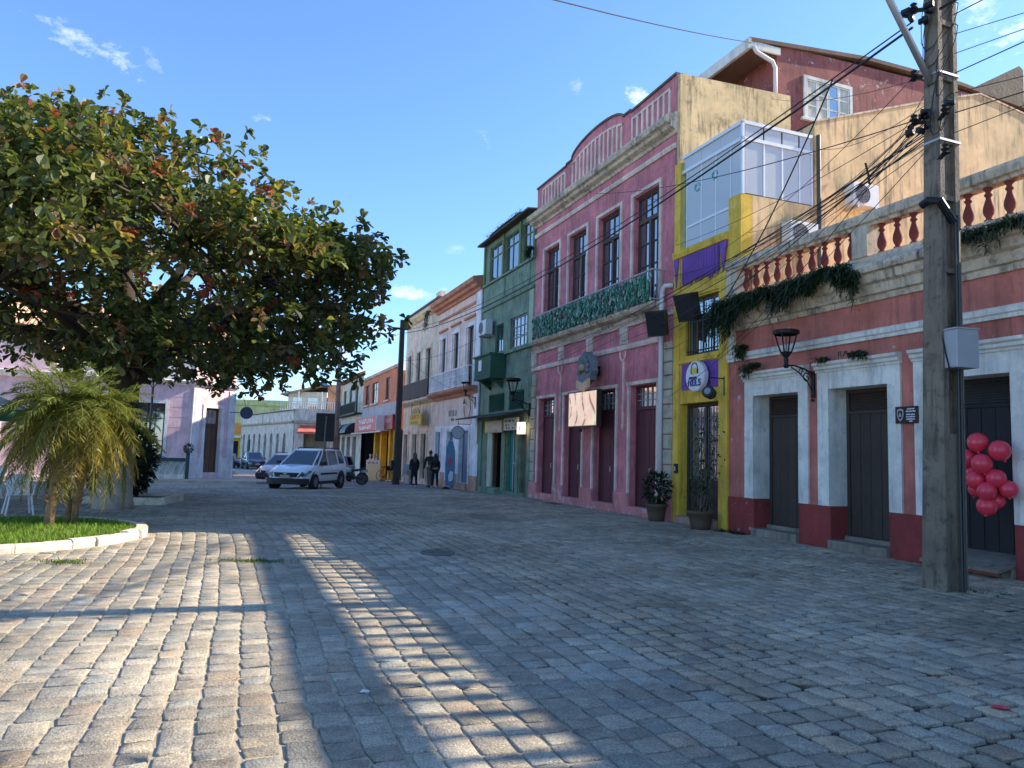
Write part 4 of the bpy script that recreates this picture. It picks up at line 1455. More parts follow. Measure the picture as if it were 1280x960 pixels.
for x in (0.1, 11, 14.2, AL_ - .6):
    B.part('parapet_pier', MB().box(x, x + .5, -.08, .0, 4.37, 5.65), AW)
plq = B.part('wall_plaque', MB().box(4.6, 5.6, -.12, -.02, 1.0, 2.4), M_IRON)
# front wing facing us
FW = Bld('awning_shop', 'cream corner shop with faded red awning left of the traffic sign', 0, loc=Vector((-22.35, 76.95, 0)), ang=R(4))
FW.part('wall', MB().wall(0.02, 9.5, -1.5, 4.1, [(1.0, 3.4, -.9, 3.0), (4.4, 6.2, -.9, 3.0), (7.2, 9.0, -.9, 3.0)], 0, .4), AW)
FW.part('structure', MB().box(.1, 9.5, .45, 6, -1.5, 4.4), paint('brown_shop_inside', (.12, .08, .06)))
FW.part('cornice', MB().mould(0, 9.5, [(.1, 4.0), (-.2, 4.1), (-.28, 4.32), (.1, 4.36)]), M_CORN)
FW.part('parapet', MB().box(0.02, 9.5, 0, .3, 4.36, 5.6), AW)
FW.part('awning', MB().add([(.6, 0, 3.9), (5.0, 0, 3.9), (5.0, -1.3, 3.2), (.6, -1.3, 3.2), (.6, -1.3, 3.0), (5.0, -1.3, 3.0)], [(0, 1, 2, 3), (3, 2, 5, 4)]), paint('faded_red_awning', (.42, .12, .10)))
FW.part('shop_shutter', MB().box(1.0, 3.4, .3, .35, -.9, 3.0), paint('green_brown_shutter', (.16, .15, .10)))
FW.part('shop_shutter', MB().box(4.4, 6.2, .3, .35, -.9, 3.0), paint('salmon_shutter', (.40, .22, .17)))
# upper terrace house
TB = Bld('terrace_house', 'two-storey house with white balcony rails and orange brick gable above the arcade', 0, loc=Vector((-25.7, 85.5, 0)), ang=R(2))
TB.part('wall', MB().wall(0, 4.4, 4.5, 8.0, [(.4, 1.6, 5.8, 7.4), (2.0, 3.4, 5.8, 7.4)], 0, .3), paint('pale_grey_wall', (.45, .47, .48)))
TB.part('structure', MB().box(.02, 9.9, .35, 7, -1, 7.4), M_DARK)
TB.part('brick_wall', MB().box(4.5, 12.5, -.1, 6, 4.5, 8.9), paint('orange_brick', (.55, .25, .13), streak=.2, bump=.8, bscale=12))
TB.part('roof', MB().add([(-.6, -1.2, 7.5), (4.45, -1.2, 8.75), (4.45, 6, 8.75), (-.6, 6, 7.5), (-.6, -1.2, 7.65), (4.45, -1.2, 8.9), (4.45, 6, 8.9), (-.6, 6, 7.65)], [(3, 2, 1, 0), (4, 5, 6, 7), (0, 1, 5, 4), (0, 4, 7, 3)]), paint('grey_roof_sheet', (.25, .25, .24)))
r_ = MB().box(-.3, 12, -2.0, -1.95, 6.7, 6.78).box(-.3, 12, -2.0, -1.95, 5.75, 5.82)
for k in range(50):
    r_.box(-.3 + k * .25, -.25 + k * .25, -1.99, -1.96, 5.82, 6.7)
for x in (1.6, 4.2):
    r_.box(x, x + .1, -1.98, -1.9, 5.5, 7.9)
TB.part('balcony_rail', r_, simple('white_rail', (.7, .7, .7)))
for a, b in ((.4, 1.6), (2.0, 3.4)):
    window(TB, a, b, 5.8, 7.4, .2, 2, (), simple('white_rail', (.7, .7, .7)))
TB.part('balcony_floor', MB().box(-.4, 12, -2.1, 0, 5.5, 5.72), AW)
for k, (x, c_) in enumerate(((6.0, (.03, .03, .04)), (8.2, (.05, .03, .03)), (10.0, (.25, .25, .25)))):
    TB.part('laundry', MB().bbox(x, x + 1.3, -1.5, -1.4, 5.73, 6.9), simple('laundry_%d' % k, c_))
GH = thing('green_hall', 'pale green hall rising behind the arcade', 'building', (-41.5, 110, 0))
part('wall', MB().box(0, 9, 0, 10, -1, 7.6), paint('pale_green_wall', (.40, .46, .24), streak=.5), GH)
part('roof', MB().prism([(-.4, 7.6), (9.4, 7.6), (9.0, 8.4), (0, 8.4)], -.3, 10.3), MATS['pale_green_wall'], GH)
YS = thing('yellow_shop', 'small yellow and orange shop beyond the corner house', 'building', (-39.0, 99, 0), R(-12))
part('wall', MB().wall(0, 4.2, -1.5, 4.6, [(.6, 1.6, -1.2, 2.2), (2.2, 3.3, -1.2, 2.2)], 0, .3), YL, YS)
part('structure', MB().box(.02, 4.18, .32, 7, -1.5, 4.5), M_DARK, YS)
part('sign_band', MB().box(0, 4.0, -.15, 0, 3.3, 4.5), simple('orange_sign', (.75, .27, .02)), YS)
part('canopy', MB().box(0, 4.1, -.8, 0, 2.6, 2.9), simple('white_rail', (.7, .7, .7)), YS)
BH = thing('brick_gable_house', 'small house with terracotta gable roof in the far distance', 'building', (-35.5, 116, 0))
part('wall', MB().prism([(0, -1), (7, -1), (7, 6.5), (3.5, 9.5), (0, 6.5)], 0, 8), paint('orange_brick', (.55, .25, .13)), BH)
part('roof', MB().prism([(-.4, 6.3), (3.5, 9.6), (7.4, 6.3), (7.4, 6.6), (3.5, 9.95), (-.4, 6.6)], -.4, 8.4), paint('old_roof', (.10, .07, .06)), BH)
# backdrop blocks that close the view along the street and behind the left house
FB = thing('far_grey_house', 'plain pale house closing the far end of the street', 'building', (-16, 104, 0), R(8))
part('wall', MB().wall(-6, 14, -1.5, 6.4, [(-4, -2.6, 1, 3.4), (0, 1.4, 1, 3.4), (4, 5.4, 1, 3.4)], 0, .3), paint('off_white_house', (.50, .48, .45)), FB)
part('structure', MB().box(-5.98, 13.98, .31, 8, -1.5, 6.3), M_DARK, FB)
part('roof', MB().prism([(-6.4, 6.4), (14.4, 6.4), (12, 8.6), (-4, 8.6)], -.4, 8), paint('old_roof', (.10, .07, .06)), FB)

# ------------------------------------------------------------------ poles, lamps, signs on the street
def UV(u, v, z=0.):
    return W(u, v, z)


PU_, PV_ = 7.12, -2.04
pz = gzu(PU_, PV_)
P = thing('utility_pole', 'tall weathered concrete utility pole in front of the red building', 'pole', W(PU_, PV_, pz - .02), ANG)


def taper(w0, d0, w1, d1, z0, z1, dx=0., dy=0.):
    return MB().add([(dx + sx * w / 2, dy + sy * d / 2, z) for z, w, d in ((z0, w0, d0), (z1, w1, d1)) for sx, sy in ((-1, -1), (1, -1), (1, 1), (-1, 1))],
                    [(3, 2, 1, 0), (4, 5, 6, 7), (0, 1, 5, 4), (1, 2, 6, 5), (2, 3, 7, 6), (3, 0, 4, 7)])


m_ = taper(.36, .11, .17, .06, 0, 10.2, 0, -.15)
part('front_flange', m_, M_POLE, P)
part('rear_flange', taper(.36, .11, .17, .06, 0, 10.2, 0, .13), M_POLE, P)
part('web', taper(.15, .18, .08, .22, .0, 10.2, 0, -.01), M_POLE, P)
part('base', taper(.35, .17, .31, .18, .0, 2.05, 0, -.01), M_POLE, P)
for z in (1.9, 3.0, 4.2, 5.2, 6.0, 6.9, 7.7):
    part('web_rung', MB().box(-.155 + z * .0075, .155 - z * .0075, -.10, .09, z, z + .07), M_POLE, P)
part('steel_band', taper(.27, .40, .27, .40, 6.02, 6.05), M_STEEL, P)
part('steel_band', taper(.25, .40, .25, .40, 6.98, 7.01), M_STEEL, P)
part('conduit', MB().tube([(.21, .08, .0), (.19, .08, 2.4), (.16, .09, 4.5), (.15, .1, 5.0)], .02, 7), simple('black_pipe', (.05, .05, .05)), P)
part('conduit', MB().tube([(.22, .02, .0), (.20, .02, 1.5), (.18, .03, 3.6), (.15, .05, 4.9)], .016, 7), simple('black_pipe', (.05, .05, .05)), P)
part('cable_elbow', MB().tube([(.16, .0, 4.9), (.16, -.25, 5.15), (.02, -.29, 5.18), (-.08, -.29, 5.14)], .055, 8), M_IRON, P)
# street light arm over the road
arm = part('lamp_arm', MB().tube([(-.02, -.15, 6.85), (-.05, -1.0, 8.05), (-.07, -1.9, 9.3), (-.07, -2.5, 9.75)], .045, 8), M_STEEL, P, True)
part('lamp_head', MB().lathe([(.02, 0), (.12, .02), (.15, .1), (.1, .2), (.03, .24)], (-.07, -2.7, 9.68), 10, 1, 2.0), M_STEEL, P, True)
for z, side in ((8.0, -1), (8.05, 1), (6.3, 1), (6.35, -1), (5.75, 1), (8.6, -1), (7.0, -1)):
    ins = MB().tube([(side * .08, -.16, z), (side * .24, -.22, z + .05)], .03, 6)
    ins.lathe([(.02, 0), (.06, .02), (.03, .05), (.06, .08), (.03, .11), (.05, .14), (.01, .17)], (side * .24, -.23, z), 8)
    part('insulator', ins, M_IRON, P)
for k in range(16):
    z = random.choice((6.3, 6.35, 8.0, 7.9))
    part('cable_clamp', MB().bbox(-.06, .06, -.03, .03, -.03, .04, .015), M_IRON, P, loc=(random.uniform(-.35, .35), random.uniform(-.40, -.25), z + random.uniform(-.15, .15)), rz=random.uniform(0, 3))
P.rotation_euler = (Matrix.Rotation(R(.9), 3, 'Y') @ Matrix.Rotation(ANG, 3, 'Z')).to_euler()
BX = thing('meter_box', 'pale grey metal junction box strapped to the utility pole', 'junction box', W(PU_ + .16, PV_ + .0, 2.88) + Vector((.045, 0, 0)), ANG + R(-8))
part('case', MB().bbox(-.13, .22, -.17, .17, 0, .50, .01), simple('pale_grey_box', (.34, .36, .38), .5), BX)
part('lid', MB().box(-.14, .23, -.18, .18, .501, .52), simple('pale_grey_box', (.34, .36, .38), .5), BX)
part('hinge', MB().box(-.136, -.129, -.13, -.10, .08, .42), M_STEEL, BX)
part('cable', MB().tube([(.0, -.18, .54), (.01, -.185, .4), (.05, -.185, .2), (.1, -.18, 0), (.1, -.15, -.3)], .009, 5), M_IRON, BX)

WU, WV = -26.0, -2.0
P2 = thing('wooden_pole', 'dark slim utility pole beside the cream house', 'pole', W(WU, WV, gzu(WU, WV) - .05), ANG)
part('shaft', taper(.36, .34, .24, .22, 0, 9.1), paint('dark_pole', (.035, .033, .032), blotch=.4), P2)
part('crossarm', MB().box(-.06, .06, -.55, .35, 8.55, 8.66), M_IRON, P2)
part('pole_box', MB().bbox(-.16, .16, -.32, -.13, .9, 1.35), M_IRON, P2)
P3 = thing('lamp_pole', 'grey round lamp pole behind the white car', 'pole', (-10.75, 46, gz(46) - .05))
part('shaft', MB().lathe([(.19, 0), (.12, 8.6)], n=10), M_CONC, P3, True)
part('lamp_arm', MB().tube([(0, 0, 5.2), (-.7, -.2, 5.75), (-.85, -.25, 5.9)], .04, 6), M_STEEL, P3)
part('lamp_shade', MB().lathe([(.40, 0), (.36, .08), (.12, .22), (.05, .3)], (-.85, -.25, 5.78), 12), M_STEEL, P3, True)

# traffic sign seen from behind
TS = thing('traffic_sign', 'dark back of a rectangular traffic sign on a thin post before the white car', 'sign', (-7.58, 30.6, gz(30.6) - .03), R(8))
part('post', MB().tube([(-.08, 0, 0), (.0, .0, 3.0)], .032, 8), simple('grey_lamp_metal', (.16, .17, .17), .5, .3), TS)
part('panel', MB().bbox(-.42, .34, .034, .055, 1.96, 3.12, .004), simple('dark_sign_back', (.02, .022, .025), .5, .2), TS)
part('bracket', MB().box(-.25, .22, .02, .034, 2.2, 2.24), M_IRON, TS)
part('bracket', MB().box(-.25, .22, .02, .034, 2.82, 2.86), M_IRON, TS)
# round blue sign on the left house
RS = thing('round_sign', 'dark blue round hanging sign at the corner of the rose house', 'sign', (-13.72, 38.6, 3.3), R(10))
part('disc', MB().lathe([(.30, -.03), (.32, -.02), (.32, .02), (.30, .03)], n=20), simple('navy_sign', (.02, .03, .09), .4), RS)
RS.children[0].rotation_euler = (R(90), 0, 0)
part('bracket', MB().tube([(-.32, 0, .0), (-.82, .1, .0)], .02, 5), M_IRON, RS)
part('bracket', MB().tube([(-.05, 0, .32), (-.2, .1, .75), (-.8, .1, .95)], .015, 5), M_IRON, RS)


def lantern_post(loc, h, label):
    t = thing('street_lamp', label, 'street lamp', loc)
    part('post', MB().lathe([(.07, 0), (.075, .25), (.045, .3), (.035, h - .35), (.05, h - .3)], n=10), simple('grey_lamp_metal', (.16, .17, .17), .5, .3), t, True)
    cage = MB()
    for k in range(4):
        a = k * math.pi / 2 + .4
        cage.tube([(.04 * math.cos(a), .04 * math.sin(a), h - .3), (.14 * math.cos(a), .14 * math.sin(a), h - .12), (.23 * math.cos(a), .23 * math.sin(a), h + .1)], .014, 5)
    cage.lathe([(.24, 0), (.26, .03), (.26, .07), (.22, .09)], (0, 0, h + .1), 14)
    part('lantern_cage', cage, M_IRON, t)
    return t


lantern_post((-11.7, 24.2, gz(24) - .02), 3.75, 'slim lantern post by the dark shrub in front of the rose house')


def wall_lantern(u, v, z, scale, label, arm=.85, dirv=-1):
    t = thing('wall_lantern', label, 'wall lamp', W(u, v, z), ANG)
    t.scale = (scale,) * 3
    part('wall_plate', MB().bbox(-.05, .05, -.05, 0, -.35, .32, .015).lathe([(.0001, 0), (.05, .02), (.03, .06), (.0001, .09)], (0, -.04, -.45), 8), M_IRON, t)
    br = MB()
    br.tube([(0, -.03, .25), (0, -.3, .36), (0, -.6, .42), (0, -arm, .40)], .022, 6)
    br.tube([(0, -.03, -.2), (0, -.2, .05), (0, -.45, .25), (0, -.7, .38)], .016, 6)
    for cx, cz, r0 in ((-.22, .14, .14), (-.40, .28, .08)):
        br.tube([(0, cx + r0 * (1 - k / 26) * math.cos(k * .42), cz + r0 * (1 - k / 26) * math.sin(k * .42)) for k in range(20)], .014, 5)
    part('bracket', br, M_IRON, t, True)
    lz = .40
    cg = MB().lathe([(.05, -.06), (.075, 0), (.05, .05), (.06, .16), (.05, .2), (.09, .24), (.14, .34)], (0, -arm, lz), 10)
    for k in range(4):
        a = k * math.pi / 2 + .5
        cg.tube([(.12 * math.cos(a), -arm + .12 * math.sin(a), lz + .3), (.19 * math.cos(a), -arm + .19 * math.sin(a), lz + .5), (.27 * math.cos(a), -arm + .27 * math.sin(a), lz + .78)], .02, 6)
    cg.lathe([(.27, .76), (.31, .78), (.32, .86), (.28, .88), (.02, .90)], (0, -arm, lz), 16, cap=False)
    cg.tube([(0, -arm, lz + .3), (0, -arm, lz + .86)], .012, 5)
    part('lantern', cg, M_IRON, t)
    return t


wall_lantern(2.68, -.02, 3.16, .80, 'black wall lantern between the first two doors of the red building')
wall_lantern(-12.05, -.02, 3.25, .95, 'black wall lantern at the right edge of the green house', .75)
wall_lantern(-18.5, -.08, 3.95, .7, 'small black lantern scroll on the corner of the pale pink house', .7)

# ------------------------------------------------------------------ signs and wall equipment
RSN = thing('radio_sign', 'white oval radio station sign with blue number over the yellow door', 'sign', W(-1.02, -.10, 3.62), ANG)
o = part('disc', MB().lathe([(.36, .0), (.38, .02), (.38, .13), (.36, .15)], n=28), simple('white_sign', (.72, .74, .78), .4), RSN)
o.rotation_euler = (R(90), 0, 0)
put_text('103.5', .23, simple('blue_lettering', (.01, .03, .25)), RSN, (.0, -.165, -.17), bold=.004, width=.52)
put_text('massa', .12, MATS['blue_lettering'], RSN, (-.05, -.165, -.03), bold=.003, width=.32)
hp = MB().tube([(.13 * math.cos(t), -.155, .17 + .16 * math.sin(t)) for t in [math.pi * k / 12 for k in range(13)]], .012, 6)
part('headband', hp, M_IRON, RSN)
for s_ in (-1, 1):
    part('earpiece', MB().bbox(s_ * .13 - .025, s_ * .13 + .025, -.17, -.15, .06, .17), M_IRON, RSN)
part('yellow_mark', MB().prism([(-.1, .05), (-.1, .17), (-.05, .22), (0, .16), (.05, .22), (.1, .17), (.1, .05), (.05, .05), (0, .1), (-.05, .05)], -.165, -.15), simple('sign_yellow', (.75, .55, .03)), RSN)

FL = thing('floodlight', 'round black floodlight on a bracket over the yellow door', 'floodlight', W(-.12, -.05, 3.30), ANG)
part('bracket', MB().box(-.015, .015, -.01, .03, -.2, .25).tube([(0, 0, .2), (0, -.4, .2), (.02, -.42, .0)], .014, 5), M_IRON, FL)
o = part('housing', MB().lathe([(.05, -.13), (.13, -.10), (.15, .10), (.13, .13)], n=14), simple('black_plastic', (.015, .015, .017), .5), FL, loc=(.02, -.42, -.16))
o.rotation_euler = (R(75), 0, R(30))
o = part('lens', MB().lathe([(.08, .131), (.08, .136)], n=14), simple('lamp_lens', (.25, .26, .28), .2), FL, loc=(.02, -.42, -.16))
o.rotation_euler = (R(75), 0, R(30))
BZ = thing('door_intercom', 'small dark intercom on the yellow door jamb', 'intercom', W(-2.06, -.05, 1.35), ANG)
part('case', MB().bbox(-.07, .07, -.05, 0, -.12, .12, .01), M_IRON, BZ)
part('button_plate', MB().box(-.03, .03, -.056, -.05, -.06, .05), simple('pale_plate', (.4, .4, .4)), BZ)


def speaker(u, v, z, rz, label, tilt=14):
    t = thing('loudspeaker', label, 'loudspeaker', W(u, v, z), ANG + rz)
    b = MB().add([(-.24, -.18, 0), (.24, -.18, 0), (.19, .18, 0), (-.19, .18, 0), (-.27, -.2, .66), (.27, -.2, .66), (.21, .18, .66), (-.21, .18, .66)],
                 [(3, 2, 1, 0), (4, 5, 6, 7), (0, 1, 5, 4), (1, 2, 6, 5), (2, 3, 7, 6), (3, 0, 4, 7)])
    c = part('cabinet', b, simple('black_plastic', (.015, .015, .017), .5), t)
    g = part('grille', MB().add([(-.22, -.19, .04), (.22, -.19, .04), (.245, -.208, .62), (-.245, -.208, .62)], [(0, 1, 2, 3)]), simple('speaker_cloth', (.02, .02, .024), .9), t)
    part('bracket', MB().tube([(0, .17, .33), (0, .38, .36), (0, .42, .36)], .025, 6), M_IRON, t)
    for c in t.children:
        c.rotation_euler = (R(tilt), 0, 0)
    return t


speaker(-2.30, -.45, 4.78, R(35), 'black loudspeaker left of the yellow front by the white pipe')
speaker(-.92, -.42, 4.98, R(20), 'black loudspeaker hung before the barred yellow window', 18)


def ac_unit(loc, rz, label, s=1.0):
    t = thing('air_conditioner', label, 'air conditioner', loc, rz, 'outdoor air conditioners')
    t.scale = (s,) * 3
    part('case', MB().bbox(-.42, .42, -.28, 0, 0, .58, .02), simple('ac_white', (.62, .63, .62), .45), t)
    fg = MB()
    for r0 in (.06, .12, .18, .23):
        fg.tube([(-.12 + r0 * math.cos(k * .393), -.292, .29 + r0 * math.sin(k * .393)) for k in range(17)], .007, 4, False)
    for k in range(8):
        fg.tube([(-.12, -.294, .29), (-.12 + .23 * math.cos(k * .785), -.294, .29 + .23 * math.sin(k * .785))], .006, 4, False)
    part('fan_grille', fg, simple('ac_grey', (.30, .31, .31), .5), t)
    fd = part('fan_disc', MB().lathe([(.225, 0), (.225, .004)], n=20), simple('ac_dark', (.10, .10, .11), .6), t, loc=(-.12, -.287, .29))
    fd.rotation_euler = (R(90), 0, 0)
    part('mount', MB().box(-.3, -.26, -.3, .12, -.06, -.002), M_STEEL, t)
    part('mount', MB().box(.26, .3, -.3, .12, -.06, -.002), M_STEEL, t)
    return t


ac_unit(W(.62, 3.35, 7.85), ANG + R(90), 'white air conditioner with black hose on the tall cream wall')
ac_unit(W(.60, 1.45, 6.62), ANG + R(90), 'white air conditioner half hidden behind the balustrade below the terrace')
ac_unit(W(-16.75, -.15, 6.80), ANG, 'air conditioner on the left of the green house front', 1.15)
part('hose', MB().tube([(.3, -.1, .55), (.32, -.05, .9), (.3, .02, 1.25)], .03, 6), M_IRON, [o for o in bpy.data.objects if o.name == 'air_conditioner'][0])

PL = thing('wall_plaque', 'black rectangular plaque with crest between the second and third red doors', 'plaque', W(4.87, -.07, 2.46), ANG)
part('plate', MB().box(-.225, .225, 0, .02, -.145, .145), simple('plaque_black', (.012, .012, .014), .35), PL)
sh = [(-.06, .09), (0, .11), (.06, .09), (.065, 0), (.04, -.07), (0, -.11), (-.04, -.07), (-.065, 0)]
part('crest', MB().prism([(x - .12, z) for x, z in sh], -.008, 0), simple('crest_silver', (.45, .42, .40), .4), PL)
part('crest_field', MB().prism([(x * .72 - .12, z * .72) for x, z in sh], -.011, -.008), MATS['plaque_black'], PL)
part('crest_charge', MB().prism([(-.15, -.03), (-.12, .05), (-.09, -.03)], -.014, -.011), MATS['crest_silver'], PL)
for k, (z, w) in enumerate(((.10, .15), (.058, .19), (.005, .18), (-.035, .18), (-.075, .17), (-.11, .07))):
    n = 8 if w > .1 else 4
    gl2 = MB()
    for j in range(n):
        x = .09 - w / 2 + w * j / n
        gl2.box(x, x + w / n * random.uniform(.5, .85), -.006, 0, z - .011, z + random.choice((.008, .013)))
    part('text_line', gl2, M_LETTER_W, PL)

PNL = thing('peach_panel', 'peach advertising panel with weak emission on the pink building', 'light panel', W(-6.72, -.46, 2.50), ANG)
part('frame', MB().frame(-1.02, 1.02, 0, 1.14, .04, 0, .16), simple('dark_frame', (.03, .025, .02), .5), PNL)
part('back', MB().box(-.98, .98, .06, .15, .04, 1.10), MATS['dark_frame'], PNL)


def peach_panel_mat():
    m, n, l, b = _new('peach_emissive_face')
    w = n.new('ShaderNodeTexWave')
    w.inputs['Scale'].default_value = .55
    w.inputs['Distortion'].default_value = 14
    w.inputs['Detail'].default_value = 1
    w.inputs['Detail Scale'].default_value = .9
    l.new(n.new('ShaderNodeTexCoord').outputs['Object'], w.inputs[0])
    c = _mix(n, l, _ramp(n, l, w.outputs[1], .02, .14), (.30, .13, .09), (.88, .58, .42))
    c = _mix(n, l, _ramp(n, l, _noise(n, l, 2.2), .45, .6), c, (.92, .72, .48), 'MIX')
    l.new(c, b.inputs['Base Color'])
    l.new(c, b.inputs['Emission Color'])
    b.inputs['Emission Strength'].default_value = .26  # bright look put into the peach pattern as weak emission
    b.inputs['Roughness'].default_value = .3
    return m


part('screen', MB().box(-.98, .98, .02, .06, .04, 1.10), peach_panel_mat(), PNL)  # flat face of the panel, its brightness put into the material
part('mount', MB().box(-.5, -.44, .16, .46, .5, .56), M_IRON, PNL)
part('mount', MB().box(.44, .5, .16, .46, .5, .56), M_IRON, PNL)
part('spotlight', MB().lathe([(.02, 0), (.05, .03), (.05, .12)], (0, -.02, -.16), 8), M_IRON, PNL)

EM = thing('carved_emblem', 'blue-grey carved flower emblem above the peach panel', 'emblem', W(-6.5, -.36, 3.72), ANG)
pet = [(-.05, 1.13), (-.2, 1.02), (-.36, 1.0), (-.42, .88), (-.5, .75), (-.46, .6), (-.52, .48), (-.4, .34), (-.36, .22), (-.18, .2), (0, .08), (.18, .2), (.36, .22), (.4, .34), (.52, .48), (.46, .6), (.5, .75), (.42, .88), (.36, 1.0), (.2, 1.02), (.05, 1.13)]
BG = paint('blue_grey_carving', (.13, .17, .22), dirt=(.03, .04, .05), blotch=.7, bump=1.5, bscale=9)
part('back_plate', MB().prism(pet, -.16, .08), BG, EM)
part('mount', MB().box(-.1, .1, .08, .36, .4, .7), M_IRON, EM)
for k in range(9):
    a = -1.9 + k * .475
    x, z = .27 * math.sin(a), .62 + .27 * math.cos(a)
    o = part('petal', MB().lathe([(.001, -.16), (.07, -.09), (.1, .0), (.07, .09), (.001, .16)], n=8, sy=.45), BG, EM, True, loc=(x, -.19, z))
    o.rotation_euler = (0, a, 0)
part('boss', MB().ball((0, -.22, .62), .12, 10, 6), paint('gilt_boss', (.35, .30, .22)), EM, True)
part('ribbon', MB().prism([(-.42, .26), (-.2, .2), (0, .12), (.2, .2), (.42, .26), (.42, .0), (.2, -.06), (0, -.12), (-.2, -.06), (-.42, .0)], -.22, -.15), paint('peach_ribbon', (.62, .36, .27)), EM)

SB1 = thing('shop_sign', 'faded tan shop sign under the canopy of the green house', 'sign', W(-15.35, -.30, 2.46), ANG)
part('board', MB().bbox(-1.05, 1.05, 0, .08, 0, .5), paint('tan_sign', (.42, .36, .30), blotch=.5), SB1)
part('yellow_strip', MB().box(-1.0, -.75, -.006, 0, .03, .47), simple('sign_yellow', (.75, .55, .03)), SB1)
worn_print(SB1, -.6, .9, .14, .38, simple('pale_letter', (.6, .58, .55)), 6)
SB2 = thing('shop_sign', 'tilted grey shop sign right of the tan sign on the green house', 'sign', W(-13.3, -.32, 2.52), ANG)
part('board', MB().bbox(-.75, .75, 0, .08, 0, .5), paint('grey_white_sign', (.46, .47, .47), blotch=.6), SB2)
glyph = MB()
for k in range(22):
    x, z = random.uniform(-.68, .55), random.choice((.06, .2, .34))
    glyph.box(x, x + random.uniform(.03, .12), -.006 - k * .0001, 0, z, z + random.uniform(.03, .1))
part('worn_print', glyph, M_LETTER_K, SB2)
SB3 = thing('lit_sign', 'small glowing white sign by the stone quoins of the green house', 'sign', W(-12.2, -.35, 2.36), ANG)
part('lightbox', MB().bbox(-.3, .3, 0, .12, 0, .45), emit('warm_lightbox', (.95, .72, .58), .75), SB3)
part('arrow_mark', MB().prism([(-.03, .3), (.03, .3), (.03, .16), (0, .1), (-.03, .16)], -.006, 0), simple('red_mark', (.4, .05, .05)), SB3)
part('bracket', MB().tube([(0, .12, .4), (0, .35, .42)], .015, 5), M_IRON, SB3)

YSG = thing('arched_sign', 'yellow arched shop sign hanging on the cream house', 'sign', W(-28.2, -.55, 3.1), ANG)
ar = [(-1.35, 0), (1.35, 0), (1.35, .62)] + [(.85 * math.cos(t), .62 + .42 * math.sin(t)) for t in [math.pi * k / 10 for k in range(11)]] + [(-1.35, .62)]
part('board', MB().prism(ar, 0, .08), paint('ochre_sign', (.50, .36, .06), blotch=.4), YSG)
part('arch_panel', MB().prism([(.7 * math.cos(t), .64 + .32 * math.sin(t)) for t in [math.pi * k / 10 for k in range(11)]], -.01, 0), simple('brown_panel', (.16, .09, .05)), YSG)
put_text('DOM TS', .34, simple('red_lettering', (.35, .02, .02)), YSG, (0, -.006, .44), width=1.8)
worn_print(YSG, -.9, .9, .07, .2, simple('dark_green_letter', (.03, .06, .03)), 7)
part('hanger', MB().tube([(-1.0, .04, .62), (-1.0, .04, 1.3)], .015, 5), M_IRON, YSG)
part('hanger', MB().tube([(1.0, .04, .62), (1.0, .04, 1.3)], .015, 5), M_IRON, YSG)

RSG = thing('red_fascia_sign', 'large red box sign with white lettering on the orange shop', 'sign', W(-42.0, -.95, 2.95), ANG)
part('box', MB().box(-4.8, 4.2, 0, .9, 0, 1.05), simple('sign_red', (.48, .03, .045), .45), RSG)
part('white_edge', MB().box(4.2, 4.32, -.02, .9, -.02, 1.07), M_LETTER_W, RSG)
worn_print(RSG, -2.8, 3.2, .58, .92, M_LETTER_W, 9)
worn_print(RSG, -2.6, 2.6, .14, .44, M_LETTER_W, 8)
RS2 = thing('red_fascia_sign', 'dark red end panel sign next to the dark slim pole', 'sign', W(-36.4, -.4, 3.0), ANG)
part('box', MB().box(-1.2, 1.35, 0, .4, 0, 1.0), simple('sign_dark_red', (.26, .012, .02), .45), RS2)
worn_print(RS2, -.85, 1.0, .48, .76, simple('pink_letter', (.6, .35, .35)), 5)

OV = thing('oval_sign', 'pale oval sign hanging from an iron scroll on the pale pink house', 'sign', W(-18.9, -.75, 2.5), ANG + R(62))
OV.scale = (.8, .8, .8)
o = part('plate', MB().lathe([(.36, -.02), (.38, 0), (.36, .02)], n=22), simple('pale_blue_sign', (.38, .40, .46), .5), OV)
o.rotation_euler = (R(90), 0, 0)
part('rim', MB().tube([(.37 * math.cos(k * .314), -.02, .37 * math.sin(k * .314)) for k in range(21)], .018, 5), M_IRON, OV)
part('bracket', MB().tube([(0, .0, .38), (0, .0, .5), (.66, .35, .5)], .02, 5).tube([(0, .1 + .1 * math.cos(k * .5), .6 + .08 * math.sin(k * .5)) for k in range(12)], .012, 5), M_IRON, OV)
WR = thing('iron_hoop', 'thin iron hoop decoration on the pale pink house wall', 'ornament', W(-19.6, -.12, 3.75), ANG)
part('hoop', MB().tube([(.5 * math.cos(k * .24 - 3.3), 0, .55 * math.sin(k * .24 - 3.3)) for k in range(21)], .018, 5), M_IRON, WR)
part('finial', MB().prism([(-.65, .18), (-.5, .42), (-.35, .18)], -.02, .02), M_IRON, WR)
FF = thing('feather_banner', 'tall blue feather banner outside the pale pink house', 'banner', W(-20.4, -.6, gzu(-20.4, -.6) - .03), ANG + R(48))
fe = [(-.34, .25), (.26, .1), (.34, 1.3), (.30, 2.1), (.12, 2.6), (-.15, 2.65), (-.34, 2.3), (-.38, 1.2)]
FF.scale = (.7, .7, .88)
part('sail', MB().prism([(x, z) for x, z in fe], -.012, .012), paint('blue_banner', (.05, .14, .26), blotch=.3, dirt=(.03, .1, .3), scale=2), FF)
part('pole', MB().tube([(-.36, 0, .12), (-.40, 0, 1.4), (-.36, 0, 2.3), (-.15, 0, 2.68), (.1, 0, 2.62)], .015, 5), M_STEEL, FF)
part('red_motif', MB().prism([(-.2, 1.5), (0, 1.9), (.05, 1.55), (.2, 1.75), (.05, 1.35), (-.1, 1.2)], -.018, -.012), simple('red_print', (.45, .04, .06)), FF)
